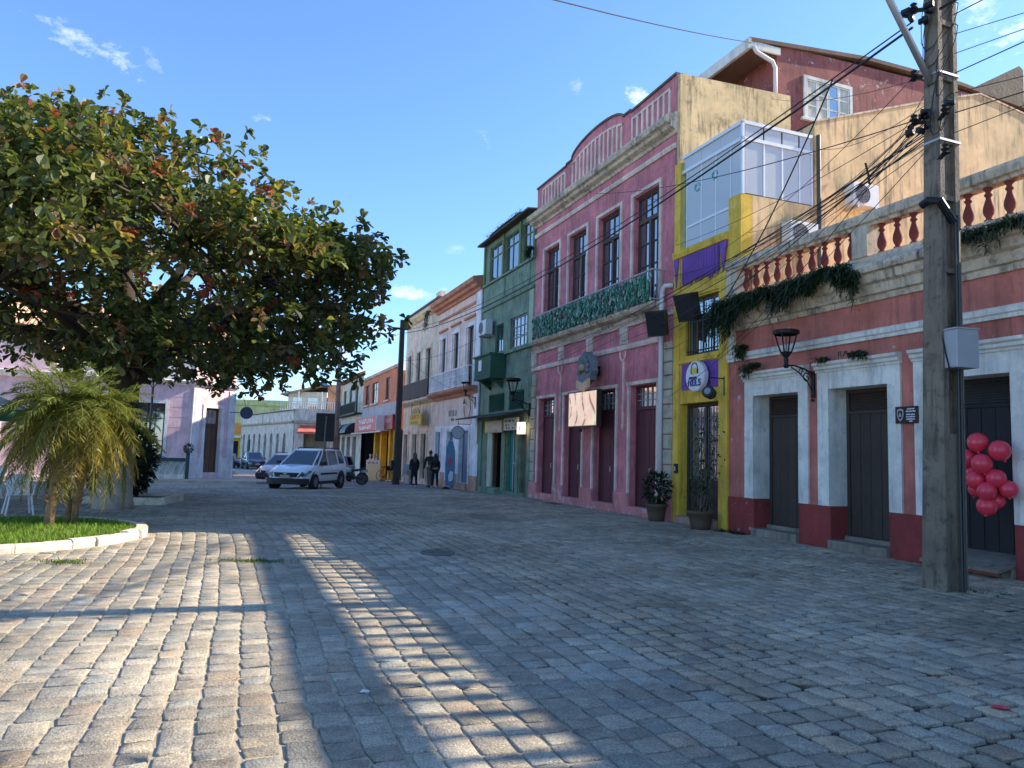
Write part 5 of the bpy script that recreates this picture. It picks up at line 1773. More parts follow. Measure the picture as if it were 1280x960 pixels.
part('pale_motif', MB().prism([(-.1, .4), (.2, .5), (.22, .95), (.0, 1.0), (-.15, .75)], -.018, -.012), simple('pale_print', (.55, .6, .65)), FF)
part('base', MB().lathe([(.25, 0), (.25, .08), (.04, .14)], (-.3, 0, 0), 12), M_IRON, FF)
AB = thing('menu_board', 'teal pavement board with food picture beside the walking group', 'signboard', W(-26.6, -1.25, gzu(-26.6, -1.25) - .03), ANG + R(6))
o = part('front_panel', MB().bbox(-.5, .5, -.02, .02, 0, 1.15), simple('teal_board', (.01, .22, .28), .4), AB)
part('picture', MB().prism([(-.3, .1), (.45, .1), (.45, .6), (.1, .75), (-.25, .55)], -.026, -.02), simple('pale_food', (.5, .45, .4)), AB)
part('picture_top', MB().prism([(-.05, .55), (.4, .55), (.35, .72), (.15, .8), (0, .7)], -.032, -.026), simple('red_food', (.35, .06, .03)), AB)
part('leg', MB().box(-.48, -.44, .02, .4, 0, .06), M_IRON, AB)
part('leg', MB().box(.44, .48, .02, .4, 0, .06), M_IRON, AB)
AB2 = thing('menu_board', 'pale yellow pavement board in front of the orange shop', 'signboard', W(-34.2, -1.7, gzu(-34.2, -1.7) - .03), ANG + R(30))
part('front_panel', MB().bbox(-.7, .7, -.02, .02, 0, 1.35), simple('yellow_board', (.50, .48, .25), .5), AB2)
part('header', MB().box(-.66, .66, -.026, -.02, 1.05, 1.3), simple('pale_header', (.5, .52, .48)), AB2)
worn_print(AB2, -.5, .5, 1.1, 1.24, M_LETTER_K, 5, -.03)
part('leg', MB().box(-.68, -.64, .02, .5, 0, .06), M_IRON, AB2)
part('leg', MB().box(.64, .68, .02, .5, 0, .06), M_IRON, AB2)

# balloons tied to the third red door
BC = thing('balloon_cluster', 'bunch of red balloons hanging in the third doorway of the red building', 'balloons', W(6.42, -.30, 1.0), ANG)
BAL = simple('red_balloon', (.80, .045, .085), .3, 0, .6, .06)
for x, z, y, r in [(-.10, .98, 0, .145), (-.30, .74, .02, .14), (.22, .86, .02, .15), (.03, .66, -.1, .145), (-.24, .52, .1, .12), (-.12, .42, -.03, .145), (.17, .45, .0, .135), (-.2, .28, .08, .12), (.08, .26, -.08, .135), (.28, .30, .1, .125), (.02, .04, .0, .145), (.09, .12, .12, .11)]:
    o = part('balloon', MB().lathe([(.012, -1.22 * r), (.02, -1.16 * r), (.012, -1.1 * r), (.22 * r, -1.03 * r)] + [(r * math.sin(math.pi * k / 10), -r * math.cos(math.pi * k / 10) * (1.05 if k < 5 else 1.0)) for k in range(1, 10)] + [(.02, r)], n=16), BAL, BC, True, loc=(x, y, z))
    o.rotation_euler = (random.uniform(-.5, .5), random.uniform(-.6, .6), 0)
part('string', MB().tube([(0, 0, .1), (0, .0, 1.1), (.0, .28, 2.03)], .003, 4), M_IRON, BC)

# ------------------------------------------------------------------ vehicles
TY = simple('tyre_rubber', (.018, .018, .018), .8)
RIM = simple('alloy_rim', (.35, .36, .37), .35, .7)
CGL = simple('car_glass', (.012, .016, .022), .05, 0, .9, ior=1.7)
BLKP = simple('black_trim', (.02, .02, .022), .6)


def loft(stations):
    """stations: list of closed half sections mirrored in y"""
    mb = MB()
    rings = []
    for st in stations:
        x, half = st
        ring = [(x, y, z) for y, z in half] + [(x, -y, z) for y, z in reversed(half)]
        rings.append(ring)
    n = len(rings[0])
    for r_ in rings:
        mb.v += r_
    for i in range(len(rings) - 1):
        for k in range(n):
            k2 = (k + 1) % n
            mb.f.append((i * n + k, i * n + k2, (i + 1) * n + k2, (i + 1) * n + k))
    mb.f += [tuple(range(n - 1, -1, -1)), tuple((len(rings) - 1) * n + k for k in range(n))]
    return mb


def car(label, loc, heading, col, name='parked_car', tall=1.64, L=4.36, Wd=1.74, detail=True, rails=True):
    """local x forward, y left"""
    t = thing(name, label, 'car', loc, heading)
    k = L / 4.36
    w = Wd / 2
    belt = tall * .61
    paintm = simple('car_paint_%02d' % (int(sum(col) * 100) % 100), col, .22, 0, .6, .03, coat=.6)
    sec = []
    for x, hw, zb, zt, crown in [(-2.17, .80, .42, belt - .12, .0), (-2.12, .93, .32, belt + .0, .01), (-1.9, .985, .26, belt + .04, .02), (-1.2, 1.0, .24, belt + .02, .02), (0, 1.0, .24, belt - .02, .02), (.85, 1.0, .24, belt - .03, .03),
                                 (1.15, .99, .24, belt - .03, .05), (1.55, .97, .25, belt - .10, .06), (1.85, .93, .26, belt - .19, .05), (2.05, .86, .28, belt - .29, .04), (2.15, .76, .32, belt - .40, .02), (2.19, .68, .40, belt - .50, .0)]:
        a = w * hw
        zm = (zb + zt) / 2
        sec.append((x * k, [(0, zb), (a * .90, zb), (a * .98, zb + .10), (a, zm - .05), (a * .995, zm + .1), (a * .965, zt - .05), (a * .90, zt), (a * .6, zt + crown * .7), (0, zt + crown)]))
    part('body', loft(sec), paintm, t, True)
    rt = tall - .05
    g0 = [(-2.02, .86), (-1.2, .90), (.2, .90), (1.22, .86)]
    gh = MB()
    lo = [(-2.04 * k, w * .88), (-1.0 * k, w * .93), (.3 * k, w * .93), (.85 * k, w * .91), (1.28 * k, w * .80)]
    hi = [(-1.88 * k, w * .68), (-1.0 * k, w * .74), (-.1 * k, w * .74), (.12 * k, w * .72), (.28 * k, w * .62)]
    vs = []
    for (x, y), (x2, y2) in zip(lo, hi):
        vs += [(x, y, belt - .04), (x2, y2, rt - .02), (x2, -y2, rt - .02), (x, -y, belt - .04)]
    gh.v = vs
    for i in range(4):
        for j in range(3):
            gh.f.append((i * 4 + j, (i + 1) * 4 + j, (i + 1) * 4 + j + 1, i * 4 + j + 1))
    gh.f += [(3, 2, 1, 0), (16, 17, 18, 19)]
    part('window_glass', gh, CGL, t)
    rs = []
    for x, y, z in [(-1.96, .64, rt - .05), (-1.85, .70, rt - .015), (-1.0, .76, rt + .0), (-.1, .76, rt - .0), (.15, .73, rt - .02), (.32, .62, rt - .07)]:
        rs.append((x * k, [(0, z - .02), (w * y, z - .03), (w * y, z + .0), (w * y * .9, z + .035), (0, z + .05)]))
    part('roof', loft(rs), paintm, t, True)

    def lerp(a, b, f):
        return tuple(p + (q - p) * f for p, q in zip(a, b))
    for s_ in (1, -1):
        for (xa, ya), (xb, yb), r0 in ((lo[4], hi[4], .035), ((.98 * k, w * .90), (.16 * k, w * .72), .035), ((-.02 * k, w * .93), (-.08 * k, w * .745), .03), ((-1.12 * k, w * .925), (-1.1 * k, w * .735), .05), ((-2.0 * k, w * .88), (-1.86 * k, w * .68), .06)):
            part('pillar', MB().tube([(xa, s_ * ya, belt - .05), (xb, s_ * yb, rt - .02)], r0, 6), paintm, t)
        part('wheel_arch', MB().lathe([(.40, 0), (.40, .04)], n=20), BLKP, t, loc=(1.33 * k, s_ * (w - .005) - .02, .34)).rotation_euler = (R(90), 0, 0)
        part('wheel_arch', MB().lathe([(.40, 0), (.40, .04)], n=20), BLKP, t, loc=(-1.32 * k, s_ * (w - .005) + .02, .34)).rotation_euler = (R(90), 0, 0)
        part('side_sill', MB().box(-.95 * k, .95 * k, s_ * (w - .03) - .03, s_ * (w - .03) + .03, .22, .34), BLKP, t)
        part('side_moulding', MB().box(-.85 * k, .85 * k, s_ * w - .02, s_ * w + .02, belt * .60, belt * .60 + .07), BLKP, t)
        part('door_handle', MB().box(-.35, -.2, s_ * w - .015, s_ * w + .025, belt - .15, belt - .12), paintm, t)
        part('mirror', MB().bbox(.80 * k, .92 * k, s_ * (w + .09) - .08, s_ * (w + .09) + .08, belt + .0, belt + .13, .02), BLKP, t)
        hl = part('headlight', MB().add([(2.16 * k, s_ * .50, belt - .46), (2.02 * k, s_ * .76, belt - .36), (1.72 * k, s_ * .845, belt - .22), (2.06 * k, s_ * .60, belt - .28), (2.22 * k, s_ * .50, belt - .50), (2.10 * k, s_ * .80, belt - .42), (1.72 * k, s_ * .875, belt - .28), (2.12 * k, s_ * .62, belt - .29)],
                                        [(0, 1, 2, 3), (4, 5, 6, 7), (0, 4, 5, 1), (1, 5, 6, 2), (2, 6, 7, 3), (3, 7, 4, 0)]), simple('headlamp', (.10, .12, .13), .08, .2, .9), t)
        part('fog_lamp', MB().lathe([(.06, 0), (.06, .03)], n=10), simple('lamp_lens', (.25, .26, .28), .2), t, loc=(2.08 * k, s_ * .62, .42)).rotation_euler = (0, R(90), 0)
        if rails:
            part('roof_rail', MB().tube([(-1.7 * k, s_ * w * .66, rt), (-1.55 * k, s_ * w * .66, rt + .085), (-.2 * k, s_ * w * .66, rt + .09), (.0 * k, s_ * w * .66, rt + .02)], .02, 6), BLKP, t)
    for x in (1.33 * k, -1.32 * k):
        for s_ in (1, -1):
            wh = part('wheel', MB().lathe([(.20, -.1), (.30, -.10), (.325, -.07), (.325, .07), (.30, .10), (.20, .1)], n=20, cap=False), TY, t, True, loc=(x, s_ * (w - .08), .325))
            wh.rotation_euler = (R(90), 0, 0)
            rm = MB().lathe([(.205, -s_ * .06), (.205, -s_ * .09)], n=18)
            for q in range(5):
                a = q * 1.2566
                rm.add([(.04 * math.cos(a + 1.57), .04 * math.sin(a + 1.57), -s_ * .098), (.20 * math.cos(a + .15), .20 * math.sin(a + .15), -s_ * .098), (.20 * math.cos(a - .15), .20 * math.sin(a - .15), -s_ * .098), (.04 * math.cos(a - 1.57), .04 * math.sin(a - 1.57), -s_ * .098)], [(0, 1, 2, 3)])
            part('rim', rm, RIM, wh)
    part('bumper', MB().prism([(2.19 * k, -.66), (2.24 * k, -.5), (2.26 * k, 0), (2.24 * k, .5), (2.19 * k, .66), (2.05 * k, .84), (1.9 * k, .86), (1.9 * k, -.86), (2.05 * k, -.84)], .24, .47, 'z'), BLKP, t)
    part('grille', MB().prism([(2.12 * k, -.52), (2.225 * k, -.4), (2.235 * k, 0), (2.225 * k, .4), (2.12 * k, .52)], belt - .48, belt - .31, 'z'), BLKP, t)
    part('emblem', MB().box(2.235 * k, 2.245 * k, -.08, .08, belt - .37, belt - .33), simple('emblem_gold', (.5, .4, .2), .3, .8), t)
    part('number_plate', MB().box(2.25 * k, 2.27 * k, -.2, .2, .48, .60), simple('pale_plate', (.4, .4, .4)), t)
    return t


car('white compact people carrier with roof rails crossing the square', (-8.35, 31.3, gz(31.3)), R(-99), (.86, .87, .88), 'white_car')
car('silver car half hidden behind the white people carrier', (-12.3, 41.2, gz(41.2)), R(-94), (.55, .56, .57), 'silver_car', tall=1.5)
car('dark blue pickup-like car parked far down the side street', (-26.2, 76.5, gz(76)), R(-60), (.03, .05, .10), 'blue_car', tall=1.7, detail=False)
car('dark green car at the far left of the side street', (-30.2, 80.5, gz(80)), R(-60), (.02, .05, .05), 'dark_car', tall=1.5, detail=False)
car('blue hatchback parked behind the white people carrier', (-10.75, 44.0, gz(44)), R(-105), (.22, .30, .38), 'blue_hatchback', tall=1.5, rails=False)


def torus(R0, r0, n=22, m=6):
    return MB().tube([(R0 * math.cos(2 * math.pi * k / n), 0, R0 * math.sin(2 * math.pi * k / n)) for k in range(n + 1)], r0, m, False)


MC = thing('motorcycle', 'white and black motorcycle parked right behind the white car', 'motorcycle', (-8.0, 37.6, gz(37.6)), R(200))
for x in (-.62, .62):
    wh = part('wheel', torus(.27, .05), TY, MC, True, loc=(x, 0, .31))
    part('rim', MB().lathe([(.22, -.02), (.22, .02)], n=14), simple('dark_rim', (.06, .06, .06), .4, .5), wh).rotation_euler = (R(90), 0, 0)
part('frame', MB().tube([(-.62, 0, .31), (-.1, 0, .38), (.3, 0, .45), (.42, 0, .9)], .05, 6).tube([(.62, .06, .31), (.45, .06, .95)], .025, 5).tube([(.62, -.06, .31), (.45, -.06, .95)], .025, 5), BLKP, MC)
part('engine', MB().bbox(-.25, .2, -.13, .13, .25, .55, .04), simple('engine_grey', (.12, .12, .12), .5, .4), MC)
part('tank', loft([(-.05, [(0, .62), (.10, .64), (.12, .72), (.06, .80), (0, .82)]), (.2, [(0, .62), (.14, .66), (.15, .78), (.08, .86), (0, .88)]), (.38, [(0, .66), (.08, .70), (.09, .78), (.05, .84), (0, .85)])]), simple('moto_white', (.6, .6, .6), .3), MC, True)
part('seat', loft([(-.75, [(0, .80), (.08, .80), (.09, .84), (.04, .88), (0, .89)]), (-.4, [(0, .68), (.12, .70), (.13, .76), (.06, .80), (0, .80)]), (-.05, [(0, .66), (.10, .68), (.11, .74), (.05, .78), (0, .78)])]), BLKP, MC, True)
part('tail', MB().bbox(-.9, -.55, -.07, .07, .62, .78, .03), simple('moto_white', (.6, .6, .6), .3), MC)
part('handlebar', MB().tube([(.30, -.36, 1.06), (.4, -.2, 1.02), (.42, 0, .98), (.4, .2, 1.02), (.30, .36, 1.06)], .016, 5), M_STEEL, MC)
part('headlamp', MB().ball((.55, 0, .88), .09), simple('lamp_lens', (.25, .26, .28), .2), MC, True)
part('mudguard', MB().tube([(.62 + .34 * math.cos(a), 0, .31 + .34 * math.sin(a)) for a in [.3 + k * .25 for k in range(8)]], .05, 5), simple('moto_white', (.6, .6, .6), .3), MC)
part('side_stand', MB().tube([(-.1, .1, .3), (-.15, .28, .0)], .014, 5), M_STEEL, MC)

BK = thing('bicycle', 'black bicycle leaning beside the yellow pavement board', 'bicycle', W(-31.2, -1.55, gzu(-31.2, -1.55)), ANG + R(25))
for x in (-.52, .52):
    wh = part('wheel', torus(.32, .018, 24, 5), TY, BK, loc=(x, 0, .34))
    sp = MB()
    for k in range(10):
        sp.tube([(0, 0, 0), (.31 * math.cos(k * .628), 0, .31 * math.sin(k * .628))], .004, 3, False)
    part('spokes', sp, M_STEEL, wh)
part('frame', MB().tube([(-.52, 0, .34), (-.05, 0, .32), (.38, 0, .75), (-.15, 0, .82), (-.05, 0, .32)], .016, 5).tube([(-.52, 0, .34), (-.15, 0, .78)], .013, 5).tube([(.52, 0, .34), (.38, 0, .75), (.35, 0, .92)], .016, 5), M_IRON, BK)
part('saddle', MB().bbox(-.28, -.02, -.07, .07, .86, .92, .02), BLKP, BK)
part('handlebar', MB().tube([(.25, -.26, .98), (.34, -.1, .96), (.35, .1, .96), (.25, .26, .98)], .014, 5), M_IRON, BK)
part('basket', MB().frame(.38, .62, .72, .95, .02, -.15, .15).box(.38, .62, -.15, .15, .70, .72), M_IRON, BK)
part('pedal', MB().bbox(-.1, .02, -.16, .16, .24, .28, .01), M_IRON, BK)
part('kickstand', MB().tube([(-.3, .03, .3), (-.32, .16, .0)], .01, 4), M_IRON, BK)


# ------------------------------------------------------------------ people
def skin_obj(name, verts, edges, rad, m, parent, sub=2):
    me = bpy.data.meshes.new(name)
    me.from_pydata(verts, edges, [])
    o = link(name, me, None, parent)
    md = o.modifiers.new('Skin', 'SKIN')
    md.use_smooth_shade = True
    for i, r_ in enumerate(rad):
        d = me.skin_vertices[0].data[i]
        d.radius = r_ if isinstance(r_, tuple) else (r_, r_)
        d.use_root = i == 0
    sb = o.modifiers.new('Sub', 'SUBSURF')
    sb.levels = sb.render_levels = sub
    me.materials.append(m)
    return o


SKIN = simple('skin', (.38, .20, .13), .55)


def person(label, loc, heading, h, top, legs, hair, stride=.16, long_hair=False, coat=False, female=False, arm_bend=.1, group=None):
    """local +x is the walking direction"""
    t = thing('person', label, 'person', loc, heading, group)
    s = h / 1.72
    sw = .18 if female else .21
    V, E, Rr = [], [], []

    def v(p, r, par=None):
        V.append(tuple(c * s for c in p))
        Rr.append(tuple(x * s for x in r) if isinstance(r, tuple) else r * s)
        if par is not None:
            E.append((par, len(V) - 1))
        return len(V) - 1
    pel = v((0, 0, .93), (.12, .10))
    sp = v((.0, 0, 1.12), (.12, .09), pel)
    ch = v((.01, 0, 1.32), (.15, .10), sp)
    nb = v((.0, 0, 1.45), (.08, .065), ch)
    nk = v((.015, 0, 1.51), .052, nb)
    hd = v((.03, 0, 1.58), (.075, .085), nk)
    ht = v((.03, 0, 1.66), (.075, .085), hd)
    J = {}
    for sd, sg in ((1, 1), (-1, -1)):
        hip = v((0, sd * .09, .88), .085, pel)
        kn = v((sg * stride * .5 + .02, sd * .095, .49), .058, hip)
        an = v((sg * stride - .01, sd * .095, .09), .038, kn)
        hl = v((sg * stride - .01, sd * .095, .045), .036, an)
        v((sg * stride + .17, sd * .105, .028), .028, hl)
        so = v((0, sd * sw * .8, 1.40), .065, ch)
        sh = v((0, sd * sw, 1.36), .055, so)
        el = v((-sg * stride * .4, sd * (sw + .05), 1.10), .042, sh)
        wr = v((-sg * stride * .6 + arm_bend, sd * (sw + .05), .87), .028, el)
        pm = v((-sg * stride * .6 + arm_bend + .01, sd * (sw + .045), .80), (.03, .018), wr)
        for q, (dx, ln) in enumerate(((-.028, .062), (-.010, .078), (.010, .074), (.028, .058))):
            f1 = v((V[pm][0] / s + dx, sd * (sw + .045), .765), .0085, pm)
            v((V[pm][0] / s + dx * 1.1, sd * (sw + .035), .765 - ln), .0075, f1)
        tb = v((V[pm][0] / s + .045, sd * (sw + .03), .80), .010, pm)
        v((V[pm][0] / s + .06, sd * (sw + .02), .765), .0085, tb)
        J[sd] = (hip, kn, an, so, sh, el, wr)
    skin_obj('body', V, E, Rr, SKIN, t)

    def sub(name, ids, edges, grow, m):
        vv = [V[i] for i in ids]
        rr = [tuple(x + grow * s for x in (Rr[i] if isinstance(Rr[i], tuple) else (Rr[i], Rr[i]))) for i in ids]
        ix = {g: k for k, g in enumerate(ids)}
        return skin_obj(name, vv, [(ix[a], ix[b]) for a, b in edges], rr, m, t)
    arms = [J[1][3], J[1][4], J[1][5], J[1][6], J[-1][3], J[-1][4], J[-1][5], J[-1][6]]
    sub('jacket', [ch, pel, sp, nb] + arms, [(ch, sp), (sp, pel), (ch, nb)] + [(ch, J[d][3]) for d in (1, -1)] + [(J[d][a], J[d][a + 1]) for d in (1, -1) for a in (3, 4, 5)], .022, top)
    sub('trousers', [pel] + [J[d][a] for d in (1, -1) for a in (0, 1, 2)], [(pel, J[d][0]) for d in (1, -1)] + [(J[d][a], J[d][a + 1]) for d in (1, -1) for a in (0, 1)], .018, legs)
    if coat:
        part('coat_skirt', MB().lathe([(.17 * s, .62 * s), (.175 * s, .8 * s), (.155 * s, 1.05 * s), (.15 * s, 1.2 * s)], n=14, sx=.85, cap=False), top, t, True)
    hm = MB().lathe([(.001, .14), (.05, .13), (.085, .09), (.102, .03), (.098, -.03), (.085, -.06)], (.015 * s, 0, 1.635 * s), 14, .98, .92, False)
    part('hair', hm, hair, t, True)
    if long_hair:
        part('long_hair', MB().lathe([(.10, .06), (.105, -.05), (.11, -.18), (.095, -.30), (.05, -.36)], (-.045 * s, 0, 1.60 * s), 12, .62, 1.05), hair, t, True)
    face = MB().ball((.115 * s, .032 * s, 1.615 * s), .011 * s, 6, 4).ball((.115 * s, -.032 * s, 1.615 * s), .011 * s, 6, 4)
    part('eyes', face, M_LETTER_K, t)
    part('nose', MB().prism([(-.012 * s, 1.57 * s), (.012 * s, 1.57 * s), (.0, 1.61 * s)], .11 * s, .138 * s, 'x'), SKIN, t)
    for d in (1, -1):
        hip, kn, an = J[d][:3]
        x, y = V[an][0], V[an][1]
        part('shoe', MB().bbox(-.05 * s, .05 * s, -.09 * s, .19 * s, 0, .085 * s, .025), simple('pale_shoe', (.35, .34, .33)) if female else simple('dark_shoe', (.03, .03, .03)), t, loc=(x, y, .002), rz=R(-90))
    return t


NAVY = simple('navy_cloth', (.010, .012, .022), .9)
BLKC = simple('black_cloth', (.008, .008, .010), .9)
OLIV = simple('dark_brown_cloth', (.03, .025, .022), .9)
KHA = simple('stone_trousers', (.17, .155, .14), .9)
HB = simple('dark_brown_hair', (.025, .016, .012), .6)
HBL = simple('brown_blond_hair', (.10, .07, .045), .6)
hd_ = math.atan2(-EX.y, -EX.x)


def gp(x, y):
    return (x, y, gz(y) - .004)


person('woman in long navy coat walking by the teal food board', gp(-4.75, 37.4), hd_, 1.66, NAVY, BLKC, HBL, .14, True, True, True)
person('man in dark jacket and stone trousers in the middle of the walking group', gp(-4.0, 37.8), hd_, 1.80, OLIV, KHA, HB, -.15)
person('woman in black with long hair at the right of the walking group', gp(-3.66, 37.0), hd_, 1.62, BLKC, BLKC, HB, .15, True, False, True)
person('person in a white shirt standing by the far parked cars', gp(-28.3, 76.5), R(-40), 1.7, simple('white_cloth', (.7, .7, .7), .9), simple('olive_shorts', (.12, .11, .03), .9), HB, .08)


def mannequin(label, loc, heading, top, bottom):
    t = thing('mannequin', label, 'mannequin', loc, heading, 'dressed mannequins outside the orange shop')
    part('stand', MB().lathe([(.2, 0), (.2, .03), (.02, .05), (.02, .75)], n=10), M_STEEL, t)
    part('torso', MB().lathe([(.10, .72), (.16, .85), (.12, 1.08), (.17, 1.32), (.14, 1.42), (.05, 1.46), (.045, 1.52), (.08, 1.58), (.09, 1.68), (.05, 1.76)], n=12, sy=.7), top, t, True)
    part('skirt', MB().lathe([(.24, .45), (.18, .8), (.135, 1.02)], n=12, sy=.75, cap=False), bottom, t, True)
    return t


for i, (u, c1, c2) in enumerate(((-38.6, (.5, .48, .45), (.5, .5, .5)), (-37.4, (.55, .5, .45), (.5, .05, .16)), (-36.2, (.35, .3, .28), (.2, .18, .15)))):
    mannequin(['white dressed mannequin furthest from the pole outside the orange shop', 'mannequin in bright pink skirt outside the orange shop', 'mannequin in dull brown clothes nearest the yellow board'][i],
              W(u, -1.1, gzu(u, -1.1)), ANG, simple('mann_top_%d' % i, c1), simple('mann_skirt_%d' % i, c2))

# ------------------------------------------------------------------ cables
CBL = simple('black_cable', (.012, .012, .013), .6)
cab_labels = {}


def cable(p, q, sag, r, label, name='overhead_cable', group='overhead cables', n=14, m=None):
    p, q = Vector(p), Vector(q)
    L = (p - q).length
    loc = p
    path = []
    for k in range(n + 1):
        t = k / n
        a = p.lerp(q, t)
        a.z -= 4 * sag * t * (1 - t)
        a.x += random.uniform(-.004, .004) * L * .1
        path.append(a - loc)
    o = link(name, MB().tube(path, r * .8, 5).mesh(name), m or CBL, None, loc)
    tag(o, label, 'cable', group)
    return o


def PW(dx, dy, z):
    return W(PU_ + dx, PV_ + dy, z) + Vector((.0157 * z, 0, 0))      # the pole leans a little


P2W = lambda dz, dv=0.: W(WU, WV + dv, dz + gzu(WU, WV))
cable(PW(-.2, -.3, 7.75), P2W(8.3), .9, .024, 'thickest black cable running from the concrete pole to the slim dark pole')
cable(PW(-.2, -.26, 7.85), P2W(8.45), .85, .014, 'thin cable just above the thickest cable along the street')
cable(PW(.2, -.25, 7.8), W(32, -2.3, 8.6), .35, .026, 'thick black cable leaving the concrete pole to the upper right')
cable(PW(.2, -.2, 7.95), W(32, -2.0, 8.9), .3, .015, 'thin cable beside the thick one leaving to the upper right')
cable(W(5.6, -2.32, 7.63), W(-.25, -.1, 5.2), .25, .017, 'heavy black cable dropping from the thick cable to the yellow house')
tg = [(-.3, -.1, 4.05), (.4, .2, 6.9), (-.05, -.1, 6.1), (-2.1, -.1, 7.2), (-6.5, -.2, 10.0), (-3.0, -.1, 4.9), (-1.9, -.12, 4.9), (-2.4, -.15, 4.4), (-4.9, -.1, 5.0), (-7.1, -.1, 4.9), (-9.3, -.1, 4.9), (-11.9, -.15, 5.3), (-2.3, -.1, 5.6), (-2.2, -.1, 6.4), (-15.5, -.15, 4.6), (-18.4, -.15, 4.4), (-.4, -.08, 5.9), (-2.4, -.1, 3.2)]
lab = ['to the yellow door', 'to the top of the yellow corner pier', 'to the left balustrade end', 'to the terrace post', 'to the hooks under the pink cornice', 'to the end of the pink frieze', 'to the left speaker', 'to the white pipe', 'to the last frieze block', 'to the middle frieze block', 'to the left frieze block', 'to the edge of the green house',
       'to the yellow pilaster', 'to the purple valance', 'over the boxed balcony', 'to the pale pink corner', 'to the barred yellow window', 'to the stone quoins']
for i, (u, v, z) in enumerate(tg):
    cable(PW(-.06, -.17, 6.55 - .035 * i), W(u, v, z), random.uniform(.15, .5), random.choice((.007, .009, .011)), 'thin service wire from the concrete pole ' + lab[i])
for i, (u, v, z, la) in enumerate(((.6, 2.2, 9.2, 'terrace corner'), (.6, 3.2, 8.3, 'upper air conditioner'), (-2.3, 3.2, 12.0, 'cream parapet'), (-.1, -.1, 6.6, 'yellow corner pier'))):
    cable(PW(-.08, -.16, 6.6 + .2 * i), W(u, v, z), .2, .007, 'thin wire from the concrete pole to the ' + la)
for i in range(8):
    cable(PW(.2, .0, 6.1 + .28 * i), W(30, -1 + (i % 3) * 6, 7.2 + .45 * i), random.uniform(.2, .9), random.choice((.007, .01, .014)), 'wire %s of the fan leaving right of the concrete pole' % ('lowest', 'second lowest', 'third lowest', 'fourth lowest', 'fourth highest', 'third highest', 'second highest', 'highest')[i])
WHERE = ['lowest on the right', 'second lowest', 'third from below', 'just under the middle', 'in the middle', 'just over the middle', 'third from the top', 'second highest', 'topmost']
for i in range(9):
    a = random.uniform(.1, 1.0)
    z0 = 6.2 + i * .3
    pts = [(PU_ + .2 + a * .3 * math.sin(k * .5), PV_ - .1, z0 + a * (k / 12) * 1.1 * math.cos(k * .45)) for k in range(13)]
    loc = W(*pts[0])
    o = link('loose_wire', MB().tube([W(*p_) - loc for p_ in pts], .007, 4).mesh('loose_wire'), CBL, None, loc)
    tag(o, 'loose looped wire end on the concrete pole, ' + WHERE[i], 'cable', 'loose wire loops on the concrete pole')
cable(Vector((-1.86, 9.29, 8.15)), W(-2.4, 2.6, 13.6), .12, .016, 'single wire crossing the open sky above the pink building')
cable(P2W(6.8), W(-18.6, -.1, 6.9), .3, .012, 'wire from the slim dark pole across the pale pink house')
cable(P2W(7.2), W(-20.5, -.5, 4.6), .2, .010, 'wire slanting down to the light blue balcony')
cable(P2W(8.4), Vector((-10.7, 46, 7.6)), .4, .012, 'wire from the slim dark pole to the round lamp pole')
cable(Vector((-10.7, 46, 7.4)), Vector((-24, 80, 8)), .8, .015, 'wire from the round lamp pole down the far street')

# ------------------------------------------------------------------ ironwork and litter on the ground
MH = thing('manhole_cover', 'dark round iron cover set in the shaded cobbles', 'manhole cover', (-1.1, 12.0, .0))
part('plate', MB().lathe([(.23, -.05), (.23, .006), (.22, .009), (.02, .009)], n=28), simple('rusty_iron', (.12, .112, .10), .85, .0, var=.4), MH)
part('rim', MB().tube([(.25 * math.cos(k * .2244), .25 * math.sin(k * .2244), -.005) for k in range(29)], .025, 6), simple('rusty_iron', (.12, .112, .10), .85, .0), MH)
for k in range(6):
    part('tread_bar', MB().box(-.17, .17, -.01, .01, .009, .013), simple('rusty_iron', (.12, .112, .10), .85, .0), MH, rz=k * .5236, loc=(0, 0, k * .0004))
DGR = thing('drain_grate', 'small dark drain grate before the pink building', 'drain grate', W(-8.3, -.62, gzu(-8.3, -.62)), ANG)
part('frame', MB().box(-.3, .3, -.16, -.13, -.04, .022).box(-.3, .3, .13, .16, -.04, .022).box(-.33, -.3, -.16, .16, -.04, .022).box(.3, .33, -.16, .16, -.04, .022), simple('rusty_iron', (.12, .112, .10), .85, .0), DGR)
for k in range(9):
    part('bar', MB().box(-.27 + k * .065, -.25 + k * .065, -.13, .13, -.03, .016), simple('rusty_iron', (.12, .112, .10), .85, .0), DGR)
o = link('red_scrap', MB().add([(-.06, 0, .006), (0, -.05, .014), (.07, -.02, .007), (.05, .04, .012), (-.02, .05, .008)], [(0, 1, 2, 3, 4)]).mesh('red_scrap'), simple('red_balloon', (.8, .045, .085)), None, (3.3, 5.11, .012))
tag(o, 'tiny red balloon scrap lying on the shaded cobbles at lower right', 'litter')
o = link('paper_scrap', MB().add([(-.03, -.02, .004), (.03, -.025, .01), (.035, .02, .005), (-.02, .03, .012)], [(0, 1, 2, 3)]).mesh('paper_scrap'), simple('white_notice', (.62, .62, .6)), None, (-.91, 5.07, .008))
tag(o, 'tiny white paper scrap on the cobbles near the sun strip', 'litter')

